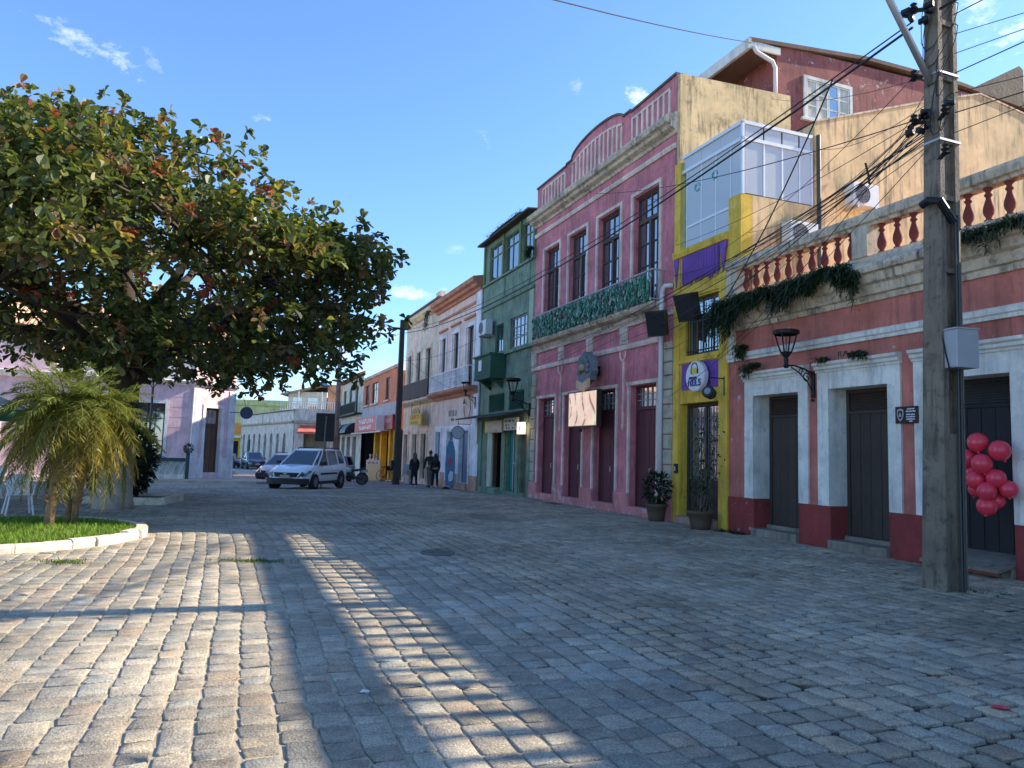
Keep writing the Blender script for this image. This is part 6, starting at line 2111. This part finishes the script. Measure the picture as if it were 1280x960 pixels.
# ------------------------------------------------------------------ vegetation helpers
def leaf_batch(pos, axis, normal, length, width, fold=.25):
    """n leaves as n x 6 x 3 vertices: obovate, folded on the midrib"""
    axis = axis / np.linalg.norm(axis, axis=1, keepdims=True)
    side = np.cross(normal, axis)
    side /= np.linalg.norm(side, axis=1, keepdims=True) + 1e-9
    nn = np.cross(axis, side)
    L, Wd = length[:, None], width[:, None]
    base = pos
    up = nn * (Wd * fold)
    droop = np.array([0, 0, -1.])[None] * L * .12
    prof = ((.22, .20), (.55, .43), (.82, .46), (.96, .24))
    left = [pos + axis * L * a - side * Wd * b + up * (b * 2) + droop * a for a, b in prof]
    right = [pos + axis * L * a + side * Wd * b + up * (b * 2) + droop * a for a, b in reversed(prof)]
    tip = pos + axis * L + droop
    return np.stack([base] + left + [tip] + right, 1)


LF = [(0, 5, 4, 3, 2, 1), (0, 9, 8, 7, 6, 5)]


def unit(n):
    a = rng.normal(size=(n, 3))
    return a / np.linalg.norm(a, axis=1, keepdims=True)


LEAF = leafmat('almond_leaf', transl=.36, rough=.36)


# ------------------------------------------------------------------ the big almond tree
def almond_tree():
    T = Vector((-9.62, 18.35, gz(18.35) - .05))
    t = thing('almond_tree', 'large spreading broad-leaved tree with reddening leaves over the square', 'tree', T)
    cx, cy = -11.4 - T.x, 18.7 - T.y

    def ztop(r):
        return 9.75 - .060 * r * r

    def zbot(r):
        return 3.55 + max(0, r - 6.0) * 1.2
    cl = []
    for i in range(205):
        kind = i % 7
        a = rng.uniform(0, 2 * math.pi)
        if kind < 4:
            r = 7.1 * math.sqrt(rng.uniform(0.0, 1))
            z = ztop(r) - rng.uniform(0.1, 1.1)
        elif kind < 6:
            r = rng.uniform(4.6, 7.2)
            z = zbot(r) + rng.uniform(.15, .9) * (ztop(r) - zbot(r)) * .8
        else:
            r = 6.6 * math.sqrt(rng.uniform(.05, 1))
            z = zbot(r) + rng.uniform(.2, 1.2)
        cl.append((cx + r * math.cos(a), cy + r * math.sin(a), max(z, 3.7)))
    cl += [(cx + d[0], cy + d[1], d[2]) for d in ((7.4, -.6, 6.4), (7.4, .2, 5.4), (6.9, .0, 4.5), (7.0, 1.0, 6.6), (6.3, -.8, 3.9), (-.4, -.6, 9.9), (.4, .4, 10.0), (-2.0, .2, 9.9), (3.4, .2, 9.2), (7.2, -.1, 6.9), (5.4, -.5, 3.9), (4.2, -1.5, 3.9), (2.6, -2, 3.8), (1.2, -2.4, 3.7), (3.2, -3.0, 3.7), (-.5, -3, 3.8), (-2.5, -2.5, 3.9), (.2, -4, 4.2), (2.2, -1.0, 3.75), (6.0, 1.0, 4.0), (-4, -2, 4.2))]
    for i in range(34):
        cl.append((rng.uniform(-14.5, -8.6) - T.x, rng.uniform(13.6, 17.2) - T.y, rng.uniform(4.6, 8.0)))
    cl = np.array(cl)
    pos, ax = [], []
    for c in cl:
        n = int(rng.integers(24, 36))
        d = np.clip(rng.normal(size=(n, 3)), -1.8, 1.8) * np.array([.66, .66, .27])
        p = c + d
        pos.append(p)
        out_ = d * np.array([1, 1, .6]) + (c - np.array([cx, cy, 5.5])) * .08 + np.array([0, 0, .25])
        ax.append(out_)
    pos, ax = np.concatenate(pos), np.concatenate(ax)
    ax /= np.linalg.norm(ax, axis=1, keepdims=True)
    per = 8
    n = len(pos) * per
    P_ = np.repeat(pos, per, 0) + rng.normal(0, .035, (n, 3))
    A = np.repeat(ax, per, 0) * .55 + unit(n) * .95
    A[:, 2] -= .12
    up = np.array([0, 0, 1.])[None] + unit(n) * .45
    ln = rng.uniform(.15, .26, n)
    V = leaf_batch(P_, A, up, ln, ln * rng.uniform(.62, .76, n))
    pal = np.array([(.042, .058, .022), (.054, .072, .025), (.072, .086, .030), (.12, .125, .036), (.16, .125, .04), (.16, .085, .045), (.19, .045, .035), (.14, .105, .07)])
    hi = np.clip((P_[:, 2] - 5.5) / 5, 0, 1)
    rr = rng.random(n)
    # autumn tints gather on the outer sunny twigs, cluster by cluster
    tint = np.repeat(rng.random(len(pos)), per)
    idx = np.where(rr < .34, 0, np.where(rr < .64, 1, np.where(rr < .84, 2, 3)))
    idx = np.where((tint > .86) & (rr > .4), 4, idx)
    idx = np.where((tint > .925 - .05 * hi) & (rr > .3), 5, idx)
    idx = np.where((tint > .975) & (rr > .25), 6, idx)
    idx = np.where((tint < .07), 7, idx)
    col = pal[idx] * rng.uniform(1.1, 2.1, (n, 1))
    world_p = P_ + np.array(T)
    score = np.linalg.norm(world_p - np.array([0, 0, 1.6]), axis=1)
    score = np.where(np.abs(world_p[:, 0]) < .67 * world_p[:, 1], score, 1e9)
    pick = np.argsort(score)[:300]
    keep = np.ones(n, bool)
    keep[pick] = False
    crown = link('crown', poly_mesh('crown', V[keep], LF, 10, col[keep], False), LEAF, t)
    tag(crown, kind='stuff')
    for i in pick:
        link('leaf', poly_mesh('leaf', V[i:i + 1] - P_[i], LF, 10, col[i:i + 1], False), LEAF, t, tuple(P_[i]))
    # trunk and limbs
    BARK = paint('dark_bark', (.028, .024, .020), blotch=.5, streak=.3, bump=1.2, bscale=14)
    LIME = paint('limewashed_bark', (.30, .29, .28), dirt=(.07, .06, .05), blotch=.6, streak=.5, bump=1.0, bscale=14)
    tp = [(0, 0, -.1), (-.02, 0, .35), (.0, .0, 1.3), (.03, .02, 1.55), (.02, .05, 3.0), (-.05, .1, 4.6)]
    part('trunk', MB().tube(tp[3:], [.36, .34, .30], 12), BARK, t, True)
    part('limewash', MB().tube(tp[:3] + [tp[3]], [.50, .42, .375, .362], 12), LIME, t, True)
    limbs = []
    for k in range(11):
        a = k * 2 * math.pi / 11 + rng.uniform(-.2, .2)
        rad = rng.uniform(3.6, 5.2)
        z0 = 2.9 + (k % 4) * .5
        e = Vector((cx + rad * math.cos(a), cy + rad * math.sin(a), 4.6 + (k % 3) * 1.7 + rng.uniform(-.2, .2)))
        s0 = Vector((0, .05, z0))
        m1 = s0.lerp(e, .35) + Vector((0, 0, .15))
        m2 = s0.lerp(e, .7) + Vector((rng.uniform(-.3, .3), rng.uniform(-.3, .3), .1))
        limbs.append([s0, m1, m2, e])
    up_e = Vector((cx * .6, cy * .6, 9.4))
    limbs.append([Vector((-.05, .1, 4.4)), Vector((-.3, .2, 6.0)), Vector((-.8, .2, 7.8)), up_e])
    for i, L_ in enumerate(limbs):
        limb = part('limb', MB().tube(L_, [.19, .14, .10, .05] if i < 11 else [.26, .2, .13, .06], 8), BARK, t, True)
        limbs[i] = (L_, limb)
    tw = [MB() for _ in limbs]
    for c in cl:
        c = Vector(c)
        best = min(range(len(limbs)), key=lambda i: min((c - q).length for q in limbs[i][0][1:]))
        q = min(limbs[best][0][1:], key=lambda q_: (c - q_).length)
        mid = q.lerp(c, .5) + Vector((rng.uniform(-.2, .2), rng.uniform(-.2, .2), .15))
        tw[best].tube([q, mid, c], [.05, .035, .015], 5, False)
    for (L_, limb), m in zip(limbs, tw):
        if m.v:
            tag(part('twigs', m, BARK, limb, True), kind='stuff')


almond_tree()


def blades(name, pts, dirs, lens, w, cols, m, parent, droop=.5, loc=(0, 0, 0), kind='stuff'):
    """thin two-segment blades"""
    n = len(pts)
    d = dirs / np.linalg.norm(dirs, axis=1, keepdims=True)
    s_ = np.cross(d, np.array([0, 0, 1.]) + rng.normal(0, .2, (n, 3)))
    s_ /= np.linalg.norm(s_, axis=1, keepdims=True) + 1e-9
    L = lens[:, None]
    dz = np.array([0, 0, -1.])[None] * L * droop
    m1 = pts + d * L * .55 + dz * .35
    tip = pts + d * L + dz
    V = np.stack([pts - s_ * w * .6, pts + s_ * w * .6, m1 + s_ * w, m1 - s_ * w, tip], 1)
    me = poly_mesh(name, V, [(0, 1, 2, 3), (3, 2, 4)], 5, cols, False)
    o = link(name, me, m, parent, loc)
    if kind:
        tag(o, kind=kind)
    return o


GRASS = leafmat('grass_blade', transl=.35, rough=.6)
PALML = leafmat('palm_leaflet', transl=.35, rough=.45)
DARKL = leafmat('dark_leaf', transl=.2, rough=.45)

# ------------------------------------------------------------------ round planter with grass
PC = PLANTER_C
PT = thing('round_planter', 'round grass bed edged with whitewashed stones under the palm', 'planter', PC)
part('soil', MB().lathe([(PLANTER_R - .1, -.1), (PLANTER_R - .1, .06), (1.2, .10), (.05, .12)], n=40), paint('brown_soil', (.10, .075, .045), streak=0), PT)
WST = paint('whitewashed_stone', (.50, .49, .46), dirt=(.08, .08, .06), streak=.2, blotch=.95, bump=1.2, bscale=16, scale=2.4)
ns = 38
for k in range(ns):
    a0, a1 = 2 * math.pi * k / ns + .002, 2 * math.pi * (k + 1) / ns - .002
    ro, ri, h = PLANTER_R + rng.uniform(-.03, .03), PLANTER_R - .17, .125 + rng.uniform(-.03, .025)
    v = []
    for a in (a0, (a0 + a1) / 2, a1):
        c, s_ = math.cos(a), math.sin(a)
        v += [(ro * c, ro * s_, -.1), (ro * c, ro * s_, h - .04), ((ro - .04) * c, (ro - .04) * s_, h), (ri * c, ri * s_, h), (ri * c, ri * s_, -.1)]
    f = []
    for j in (0, 5):
        f += [(j + i, j + 5 + i, j + 6 + i, j + 1 + i) for i in range(4)]
    f += [(4, 3, 2, 1, 0), (10, 11, 12, 13, 14)]
    part('edging_stone', MB().add(v, f), WST, PT)
n = 15000
rr_ = (PLANTER_R - .2) * np.sqrt(rng.random(n))
aa = rng.uniform(0, 2 * math.pi, n)
gp_ = np.stack([rr_ * np.cos(aa), rr_ * np.sin(aa), .065 + .05 * (1 - rr_ / PLANTER_R)], 1)
gc = np.array([.15, .26, .03]) * rng.uniform(.6, 1.35, (n, 1))
blades('grass', gp_, np.stack([rng.normal(0, .5, n), rng.normal(0, .5, n), np.ones(n)], 1), rng.uniform(.07, .15, n), .006, gc, GRASS, PT, .15)


# ------------------------------------------------------------------ feathery palm
def frond_mesh(length, rise, droop, tone, nleaf=50, ll=.29):
    """rachis from origin along +x, leaflets both sides"""
    path = []
    for k in range(13):
        s_ = k / 12
        path.append(Vector((length * (s_ * .95 - .25 * droop * s_ * s_), 0, rise * s_ - droop * s_ * s_ * 1.15)))
    V, cols = [], []
    P, A, L = [], [], []
    for i in range(nleaf):
        s_ = .14 + .86 * (i / (nleaf - 1))
        k = min(int(s_ * 12), 11)
        f = s_ * 12 - k
        p = path[k].lerp(path[k + 1], f)
        d = (path[k + 1] - path[k]).normalized()
        for sd in (1, -1):
            a = Vector((0, sd, 0)) * .85 + d * (.45 + .5 * s_) + Vector((0, 0, rng.uniform(-.05, .35)))
            P.append(p)
            A.append(a + Vector(rng.normal(0, .16, 3)))
            L.append(ll * math.sin(math.pi * (.18 + .72 * s_)) * rng.uniform(.85, 1.15))
    P, A, L = np.array(P), np.array(A), np.array(L)
    n = len(P)
    d = A / np.linalg.norm(A, axis=1, keepdims=True)
    s2 = np.cross(d, np.array([0, 0, 1.]) + rng.normal(0, .3, (n, 3)))
    s2 /= np.linalg.norm(s2, axis=1, keepdims=True) + 1e-9
    dz = np.array([0, 0, -1.])[None] * L[:, None] * rng.uniform(.1, .5, (n, 1))
    w = .006
    m1 = P + d * L[:, None] * .55 + dz * .3
    tip = P + d * L[:, None] + dz
    VV = np.stack([P - s2 * w * .7, P + s2 * w * .7, m1 + s2 * w, m1 - s2 * w, tip], 1)
    me = poly_mesh('frond', VV, [(0, 1, 2, 3), (3, 2, 4)], 5, np.array(tone)[None] * rng.uniform(.75, 1.25, (n, 1)), False)
    return me, path


PM = thing('palm', 'bushy feathery palm with yellowing lower fronds in the round grass bed', 'palm', (-7.95, 13.4, .06))
PBARK = paint('palm_trunk_bark', (.20, .15, .10), dirt=(.05, .035, .02), streak=.2, blotch=.6, bump=2.0, bscale=18, scale=5)
heads = []
for (x, y, tx, ty, hgt, r0) in ((-.05, -.25, .12, -.2, 2.08, .085), (.14, .2, .3, .25, 1.95, .06), (.0, .28, -.38, .3, 1.95, .06)):
    pth = [(x, y, 0), (x * .8 + tx * .1, y, .4), (x + (tx - x) * .5, y + (ty - y) * .5, 1.0), (tx, ty, hgt)]
    tk = part('trunk', MB().tube(pth, [r0 * .95, r0, r0 * 1.05, r0 * 1.1], 10), PBARK, PM, True)
    heads.append(Vector((tx, ty, hgt)))
    st = MB()
    for k in range(70):
        s_ = rng.uniform(.0, 1)
        a = rng.uniform(0, 6.28)
        q = Vector(pth[1]).lerp(Vector(pth[3]), s_)
        o_ = Vector((math.cos(a), math.sin(a), 0))
        st.tube([q + o_ * r0 * .9, q + o_ * (r0 + .05) + Vector((0, 0, .04))], [.028, .008], 4, False)
    tag(part('leaf_stubs', st, PBARK, tk), kind='stuff')
kinds = []
for (L_, rise, droop, tone, cnt, mats) in (
        (.85, 1.15, .35, (.15, .19, .05), 26, 'top'), (1.15, 1.05, .62, (.15, .185, .045), 40, 'mid'), (1.35, .65, .72, (.15, .175, .04), 42, 'out'),
        (1.4, .25, .80, (.19, .185, .04), 46, 'low'), (1.25, -.05, .85, (.30, .24, .05), 34, 'yel'), (.95, -.3, .75, (.22, .15, .06), 16, 'dry'), (1.2, .1, 1.35, (.17, .17, .04), 48, 'skirt')):
    vs_ = []
    for q in range(3):
        me, pth = frond_mesh(L_ * rng.uniform(.92, 1.08), rise, droop, tone)
        me.materials.append(PALML)
        rm = MB().tube(pth, [.012 * (1 - k / 16) for k in range(13)], 4, False).mesh('midrib')
        rm.materials.append(simple('palm_midrib', (.20, .20, .05), .6))
        vs_.append((me, rm))
    for c in range(cnt):
        hd = heads[(0, 0, 1, 2, 1, 0)[c % 6]]
        me, rm = vs_[c % 3]
        o = link('frond', me, None, PM, hd + Vector((rng.uniform(-.05, .05), rng.uniform(-.05, .05), rng.uniform(-.12, .1))))
        o.rotation_euler = (rng.uniform(-.25, .25), rng.uniform(-.15, .15), c * 2.399 + rng.uniform(-.25, .25))
        link('midrib', rm, None, o)


# ------------------------------------------------------------------ shrubs and small plants
def shrub(name, label, cat, loc, n, spread, center_h, ll, pal, m=DARKL, group=None, stems=5, pot=None):
    t = thing(name, label, cat, loc, group=group)
    sp = np.array(spread)
    d = unit(n) * np.cbrt(rng.uniform(.15, 1, (n, 1)))
    P_ = d * sp + np.array([0, 0, center_h])
    A = d + unit(n) * .7
    ln = rng.uniform(.7, 1.2, n) * ll
    V = leaf_batch(P_, A, np.array([0, 0, 1.])[None] + unit(n) * .5, ln, ln * .45)
    pal = np.array(pal)
    col = pal[rng.integers(0, len(pal), n)] * rng.uniform(.7, 1.3, (n, 1))
    tag(link('foliage', poly_mesh('foliage', V, LF, 10, col, False), m, t), kind='stuff')
    for k in range(stems):
        a = k * 2.4
        part('stem', MB().tube([(0, 0, 0 if not pot else pot[1] * .8), (.1 * math.cos(a) * sp[0], .1 * math.sin(a) * sp[1], center_h * .5), (.5 * sp[0] * math.cos(a), .5 * sp[1] * math.sin(a), center_h)], [.025, .018, .008], 5), simple('stem_brown', (.07, .05, .03), .8), t)
    if pot:
        r0, h0 = pot
        part('pot', MB().lathe([(r0 * .72, 0), (r0 * .8, h0 * .3), (r0 * .95, h0 * .82), (r0 * 1.08, h0 * .85), (r0 * 1.08, h0), (r0 * .95, h0), (r0 * .9, h0 * .9), (.02, h0 * .88)], n=18), pot_m, t, True)
    return t


pot_m = paint('dark_clay_pot', (.075, .055, .045), blotch=.5, streak=.3)
DG = [(.012, .03, .012), (.018, .042, .015), (.01, .025, .012)]
pu = W(-1.98, -.45)
shrub('potted_plant', 'leafy shrub in a dark pot left of the yellow door', 'potted plant', W(-2.30, -.48, gzu(-2.3, -.48) - .01), 420, (.34, .34, .40), .86, .13, DG, pot=(.27, .45))
t2 = shrub('potted_plant', 'thin straggling climber in a dark pot right of the yellow door', 'potted plant', W(-.42, -.48, gzu(-.42, -.48) - .01), 60, (.3, .25, .3), .75, .11, DG, pot=(.30, .42), stems=3)
vine = MB()
lp, la = [], []
for k in range(9):
    x, y, z = rng.uniform(-.1, .1), rng.uniform(-.1, .1), .36
    pth = []
    drift = rng.uniform(-.32, .34)
    for j in range(9):
        s_ = j / 8
        pth.append((x + drift * s_ * 1.2 + rng.uniform(-.05, .05), y + .25 * s_ + rng.uniform(-.03, .03), z + rng.uniform(1.3, 2.3) / 2.3 * 2.15 * s_ if j else z))
    pth.sort(key=lambda q: q[2])
    vine.tube(pth, [.012 - .001 * j for j in range(9)], 4, False)
    for j in range(3, 9):
        for q in range(5):
            lp.append(np.array(pth[j]) + rng.normal(0, .07, 3))
            la.append(rng.normal(size=3))
o = part('climbing_stems', vine, simple('dry_stem', (.13, .10, .07), .8), t2)
o.rotation_euler = (0, 0, ANG)
tag(o, kind='stuff')
lp, la = np.array(lp), np.array(la)
ln = rng.uniform(.06, .11, len(lp))
o = link('climbing_leaves', poly_mesh('climbing_leaves', leaf_batch(lp, la, unit(len(lp)), ln, ln * .5), LF, 10, np.array(DG)[rng.integers(0, 3, len(lp))] * 1.5, False), DARKL, t2)
o.rotation_euler = (0, 0, ANG)
tag(o, kind='stuff')
for k, (u, v) in enumerate(((.1, -.3), (.45, -.22), (.75, -.28))):
    n = 60
    t3 = thing('weed_tuft', ('low weed tuft right beside the straggling climber pot', 'low weed tuft in the corner of the red wall', 'low weed tuft before the first red door')[k], 'weeds', W(u, v, gzu(u, v) - .02), group='weeds at the wall foot')
    blades('blades', rng.normal(0, .06, (n, 3)) * np.array([1, 1, 0]), np.stack([rng.normal(0, .9, n), rng.normal(0, .9, n), np.ones(n)], 1), rng.uniform(.08, .2, n), .012, np.array([.02, .04, .015]) * rng.uniform(.6, 1.4, (n, 1)), DARKL, t3, .4)

# planter with the dark shrub, right of the tree
KB = thing('square_planter', 'low stone-edged bed with dark shrub behind the tree', 'planter', (-10.15, 20.5, gz(20.5)), R(10))
part('soil', MB().box(-.85, .85, -.85, .85, -.05, .1), paint('brown_soil', (.10, .075, .045)), KB)
for a, b, c, d in ((-1, 1, -1, -.85), (-1, 1, .85, 1), (-1, -.85, -.849, .849), (.85, 1, -.849, .849)):
    part('edging_stone', MB().bbox(a, b, c, d, -.08, .17 + rng.uniform(-.01, .01), .02), WST, KB)
shrub('dark_shrub', 'dense dark shrub in the square bed behind the palm', 'shrub', (-10.55, 20.8, .08), 1300, (.62, .7, 1.0), 1.1, .2, DG, stems=6)
shrub('dark_shrub', 'second dark shrub further back by the lantern post', 'shrub', (-12.0, 22.9, .0), 900, (.9, .9, .8), .85, .18, DG, stems=6)
n = 500
ca = rng.uniform(0, 6.28, n)
cyc = thing('cycad', 'dark arching cycad fronds between the shrub and the rose house', 'plant', (-11.0, 22.0, 0))
blades('fronds', np.stack([.05 * np.cos(ca), .05 * np.sin(ca), np.full(n, 1.2)], 1), np.stack([np.cos(ca), np.sin(ca), rng.uniform(.2, 1.1, n)], 1), rng.uniform(.7, 1.3, n), .02, np.array([.015, .035, .014]) * rng.uniform(.6, 1.4, (n, 1)), DARKL, cyc, .55)
part('trunk', MB().tube([(0, 0, -.02), (0, 0, 1.2)], [.14, .11], 8), MATS['palm_trunk_bark'], cyc)


# ferns hanging on the red cornice
def fern(label, u, v, z, n, su, lenr, name='hanging_fern', out=1.0, wid=.012, up=.1):
    t = thing(name, label, 'fern', W(u, v, z), ANG, 'ferns on the red building')
    P_ = np.stack([rng.uniform(-su, su, n), -np.abs(rng.normal(0, .10, n)), np.zeros(n)], 1)
    lump_ = .5 + .5 * np.sin(P_[:, 0] * 6.3 + u * 3) * np.sin(P_[:, 0] * 2.9 + 1) + rng.normal(0, .15, n)
    hang = np.clip(lump_, .08, 1.2) * lenr[1] * rng.random(n)
    P_[:, 2] = .06 - hang
    P_[:, 1] -= .25 * hang * rng.random(n)
    D = np.stack([rng.normal(0, .8, n), -np.abs(rng.normal(.5, .5, n)) * out, rng.normal(up, .6, n)], 1)
    blades('leaflets', P_, D, rng.uniform(.05, .05 + lenr[0] * .45, n), wid, np.array([.026, .048, .02]) * rng.uniform(.4, 1.9, (n, 1)), DARKL, t, .7)
    part('root_mat', MB().lathe([(.02, -.05), (.09, -.03), (.1, .02), (.03, .06)], n=10, sx=su * 9, sy=.8), simple('root_mat', (.02, .022, .012), .9), t)
    return t


fern('thick dark fern mass at the left end of the red cornice', .55, -.36, 5.18, 3800, .60, (.3, .95))
fern('fern mass left of the middle balustrade pier', 1.75, -.34, 5.20, 3000, .75, (.3, .62))
fern('fern mass below the middle balustrade pier', 3.2, -.34, 5.22, 3000, .8, (.3, .55))
fern('fern tuft hanging lower beside the concrete pole', 3.95, -.30, 5.05, 1100, .20, (.3, .75))
fern('thin fern strip right of the concrete pole', 6.5, -.33, 5.20, 1300, .85, (.15, .38))
fern('fern tuft on the wall at the yellow corner above the string course', .62, -.08, 4.15, 380, .14, (.15, .38))
fern('fern tuft behind the wall lantern', 1.05, -.16, 3.66, 480, .26, (.12, .32))
fern('small fern tuft on the second door hood', 3.95, -.15, 3.60, 260, .22, (.08, .22))
fern('tiny fern tuft on the left of the second door hood', 3.1, -.15, 3.58, 120, .15, (.06, .15))
fern('weedy growth along the edge of the pink and green houses', -11.95, -.15, 9.6, 900, .12, (.15, .45))
fern('hanging weed on the cream parapet', -26.7, -.30, 9.55, 500, .14, (.4, 1.1))
fern('weed clump on the left of the cream parapet', -32.4, -.25, 9.9, 600, .6, (.2, .5))
fern('dry weeds along the roof edge of the green house', -14.8, -.25, 11.32, 500, 2.2, (.1, .3), up=.9)

# grass patch in the paving and at the pole foot
for k, (x, y, sx, sy, n, lab_) in enumerate(((-3.5, 10.55, .22, .07, 900, 'strip of grass growing in the sunlit cobbles'), (6.05, 9.78, .2, .14, 350, 'grass tuft at the foot of the concrete pole'), (-5.9, 10.05, .2, .1, 200, 'small weed tuft against the round bed'))):
    t3 = thing('grass_tuft', lab_, 'grass', (x, y, gz(y) - .015))
    P_ = np.stack([rng.normal(0, sx, n), rng.normal(0, sy, n), np.zeros(n)], 1)
    blades('blades', P_, np.stack([rng.normal(0, .7, n), rng.normal(0, .7, n), np.ones(n)], 1), rng.uniform(.03, .09, n), .007, np.array([.085, .14, .02]) * rng.uniform(.5, 1.4, (n, 1)), GRASS, t3, .3)
n = 5000
jx, jy = rng.uniform(-9, -1.2, n), rng.uniform(4.2, 12.5, n)
uu_ = (jx - ORG.x) * EX.x + (jy - ORG.y) * EX.y
keep = (np.sin(jx * 1.7 + jy * .9) + np.sin(jy * 1.3 - jx * .6) > .9) & ((jx - PC.x) ** 2 + (jy - PC.y) ** 2 > 2.5 ** 2)
jx, jy = jx[keep], jy[keep]
n = len(jx)
mo = blades('joint_moss', np.stack([jx, jy, np.full(n, -.018)], 1), np.stack([rng.normal(0, .8, n), rng.normal(0, .8, n), np.ones(n)], 1), rng.uniform(.012, .028, n), .005, np.array([.10, .13, .03]) * rng.uniform(.5, 1.3, (n, 1)), GRASS, ground, .2)

# ------------------------------------------------------------------ café furniture on the far left
UM = thing('parasol', 'white café parasol with green valance at the left edge', 'parasol', (-15.2, 21.6, gz(21.6) - .02))
part('pole', MB().tube([(0, 0, 0), (0, 0, 2.95)], .03, 8), M_STEEL, UM)
cv = MB()
for k in range(8):
    a, b = k * math.pi / 4, (k + 1) * math.pi / 4
    cv.add([(0, 0, 2.95), (1.5 * math.cos(a), 1.5 * math.sin(a), 2.42), (1.5 * math.cos(b), 1.5 * math.sin(b), 2.42)], [(0, 1, 2)])
part('canopy', cv, paint('white_canvas', (.70, .70, .68), streak=.1), UM)
vl = MB()
for k in range(8):
    a, b = k * math.pi / 4, (k + 1) * math.pi / 4
    vl.quad((1.5 * math.cos(a), 1.5 * math.sin(a), 2.419), (1.5 * math.cos(b), 1.5 * math.sin(b), 2.419), (1.5 * math.cos(b), 1.5 * math.sin(b), 2.15), (1.5 * math.cos(a), 1.5 * math.sin(a), 2.15))
part('valance', vl, simple('green_canvas', (.02, .20, .13), .8), UM)
part('base', MB().lathe([(.3, 0), (.3, .08), (.05, .12)], n=14), M_CONC, UM)


def plastic_chair(label, loc, rz):
    t = thing('plastic_chair', label, 'chair', loc, rz, 'white café chairs')
    m = simple('white_plastic', (.7, .7, .7), .4)
    part('seat', MB().bbox(-.22, .22, -.22, .22, .42, .45, .01), m, t)
    part('backrest', MB().add([(-.2, .2, .45), (.2, .2, .45), (.22, .3, .85), (-.22, .3, .85), (-.2, .23, .45), (.2, .23, .45), (.22, .33, .85), (-.22, .33, .85)], [(0, 1, 2, 3), (7, 6, 5, 4), (3, 2, 6, 7), (0, 3, 7, 4), (1, 5, 6, 2)]), m, t)
    for sx in (-1, 1):
        for sy in (-1, 1):
            part('leg', MB().tube([(sx * .19, sy * .19, .43), (sx * .25, sy * .26, 0)], .022, 5), m, t)
        part('armrest', MB().tube([(sx * .22, -.2, .43), (sx * .25, -.2, .64), (sx * .24, .24, .66)], .02, 5), m, t)
    return t


plastic_chair('white plastic chair just behind the palm trunk', (-10.4, 16.0, gz(16) - .003), R(40))
plastic_chair('white plastic chair at the left edge under the parasol', (-14.0, 20.2, gz(20) - .003), R(-30))
TBm = thing('round_table', 'white café table under the parasol', 'table', (-14.9, 20.6, gz(20) - .003))
part('top', MB().lathe([(.4, .72), (.42, .73), (.4, .75)], n=18), simple('white_plastic', (.7, .7, .7), .4), TBm)
part('leg', MB().lathe([(.25, 0), (.05, .06), (.04, .72)], n=10), simple('white_plastic', (.7, .7, .7), .4), TBm)

LFc = thing('lattice_fence', 'low lattice screen with dark top rail beside the rose house door', 'fence', (-16.55, 34.6, gz(34.6) + .1), LANG)
part('top_rail', MB().box(0, 1.45, -.05, .05, .82, .98), simple('dark_teal_paint', (.02, .06, .07), .6), LFc)
part('bottom_rail', MB().box(0, 1.45, -.04, .04, .0, .22), M_TRIM, LFc)
for k in range(5):
    x = .05 + k * .28
    part('slat', MB().tube([(x, -.02, .23), (x + .26, -.02, .81)], .016, 4), M_TRIM, LFc)
    part('slat', MB().tube([(x + .26, .02, .23), (x, .02, .81)], .016, 4), M_TRIM, LFc)
part('screen_back', MB().box(0, 1.45, .03, .045, .22, .82), paint('grey_blue_screen', (.30, .36, .40)), LFc)
part('post', MB().box(1.46, 1.62, -.08, .08, -.05, 1.25), simple('dark_teal_paint', (.02, .06, .07), .6), LFc)
shrub('ball_plant', 'small round clipped plant on the screen post', 'plant', LFc.location + Vector((1.54 * EY.x, 1.54 * EY.y, 1.27)), 260, (.2, .2, .2), .17, .09, DG, stems=2)
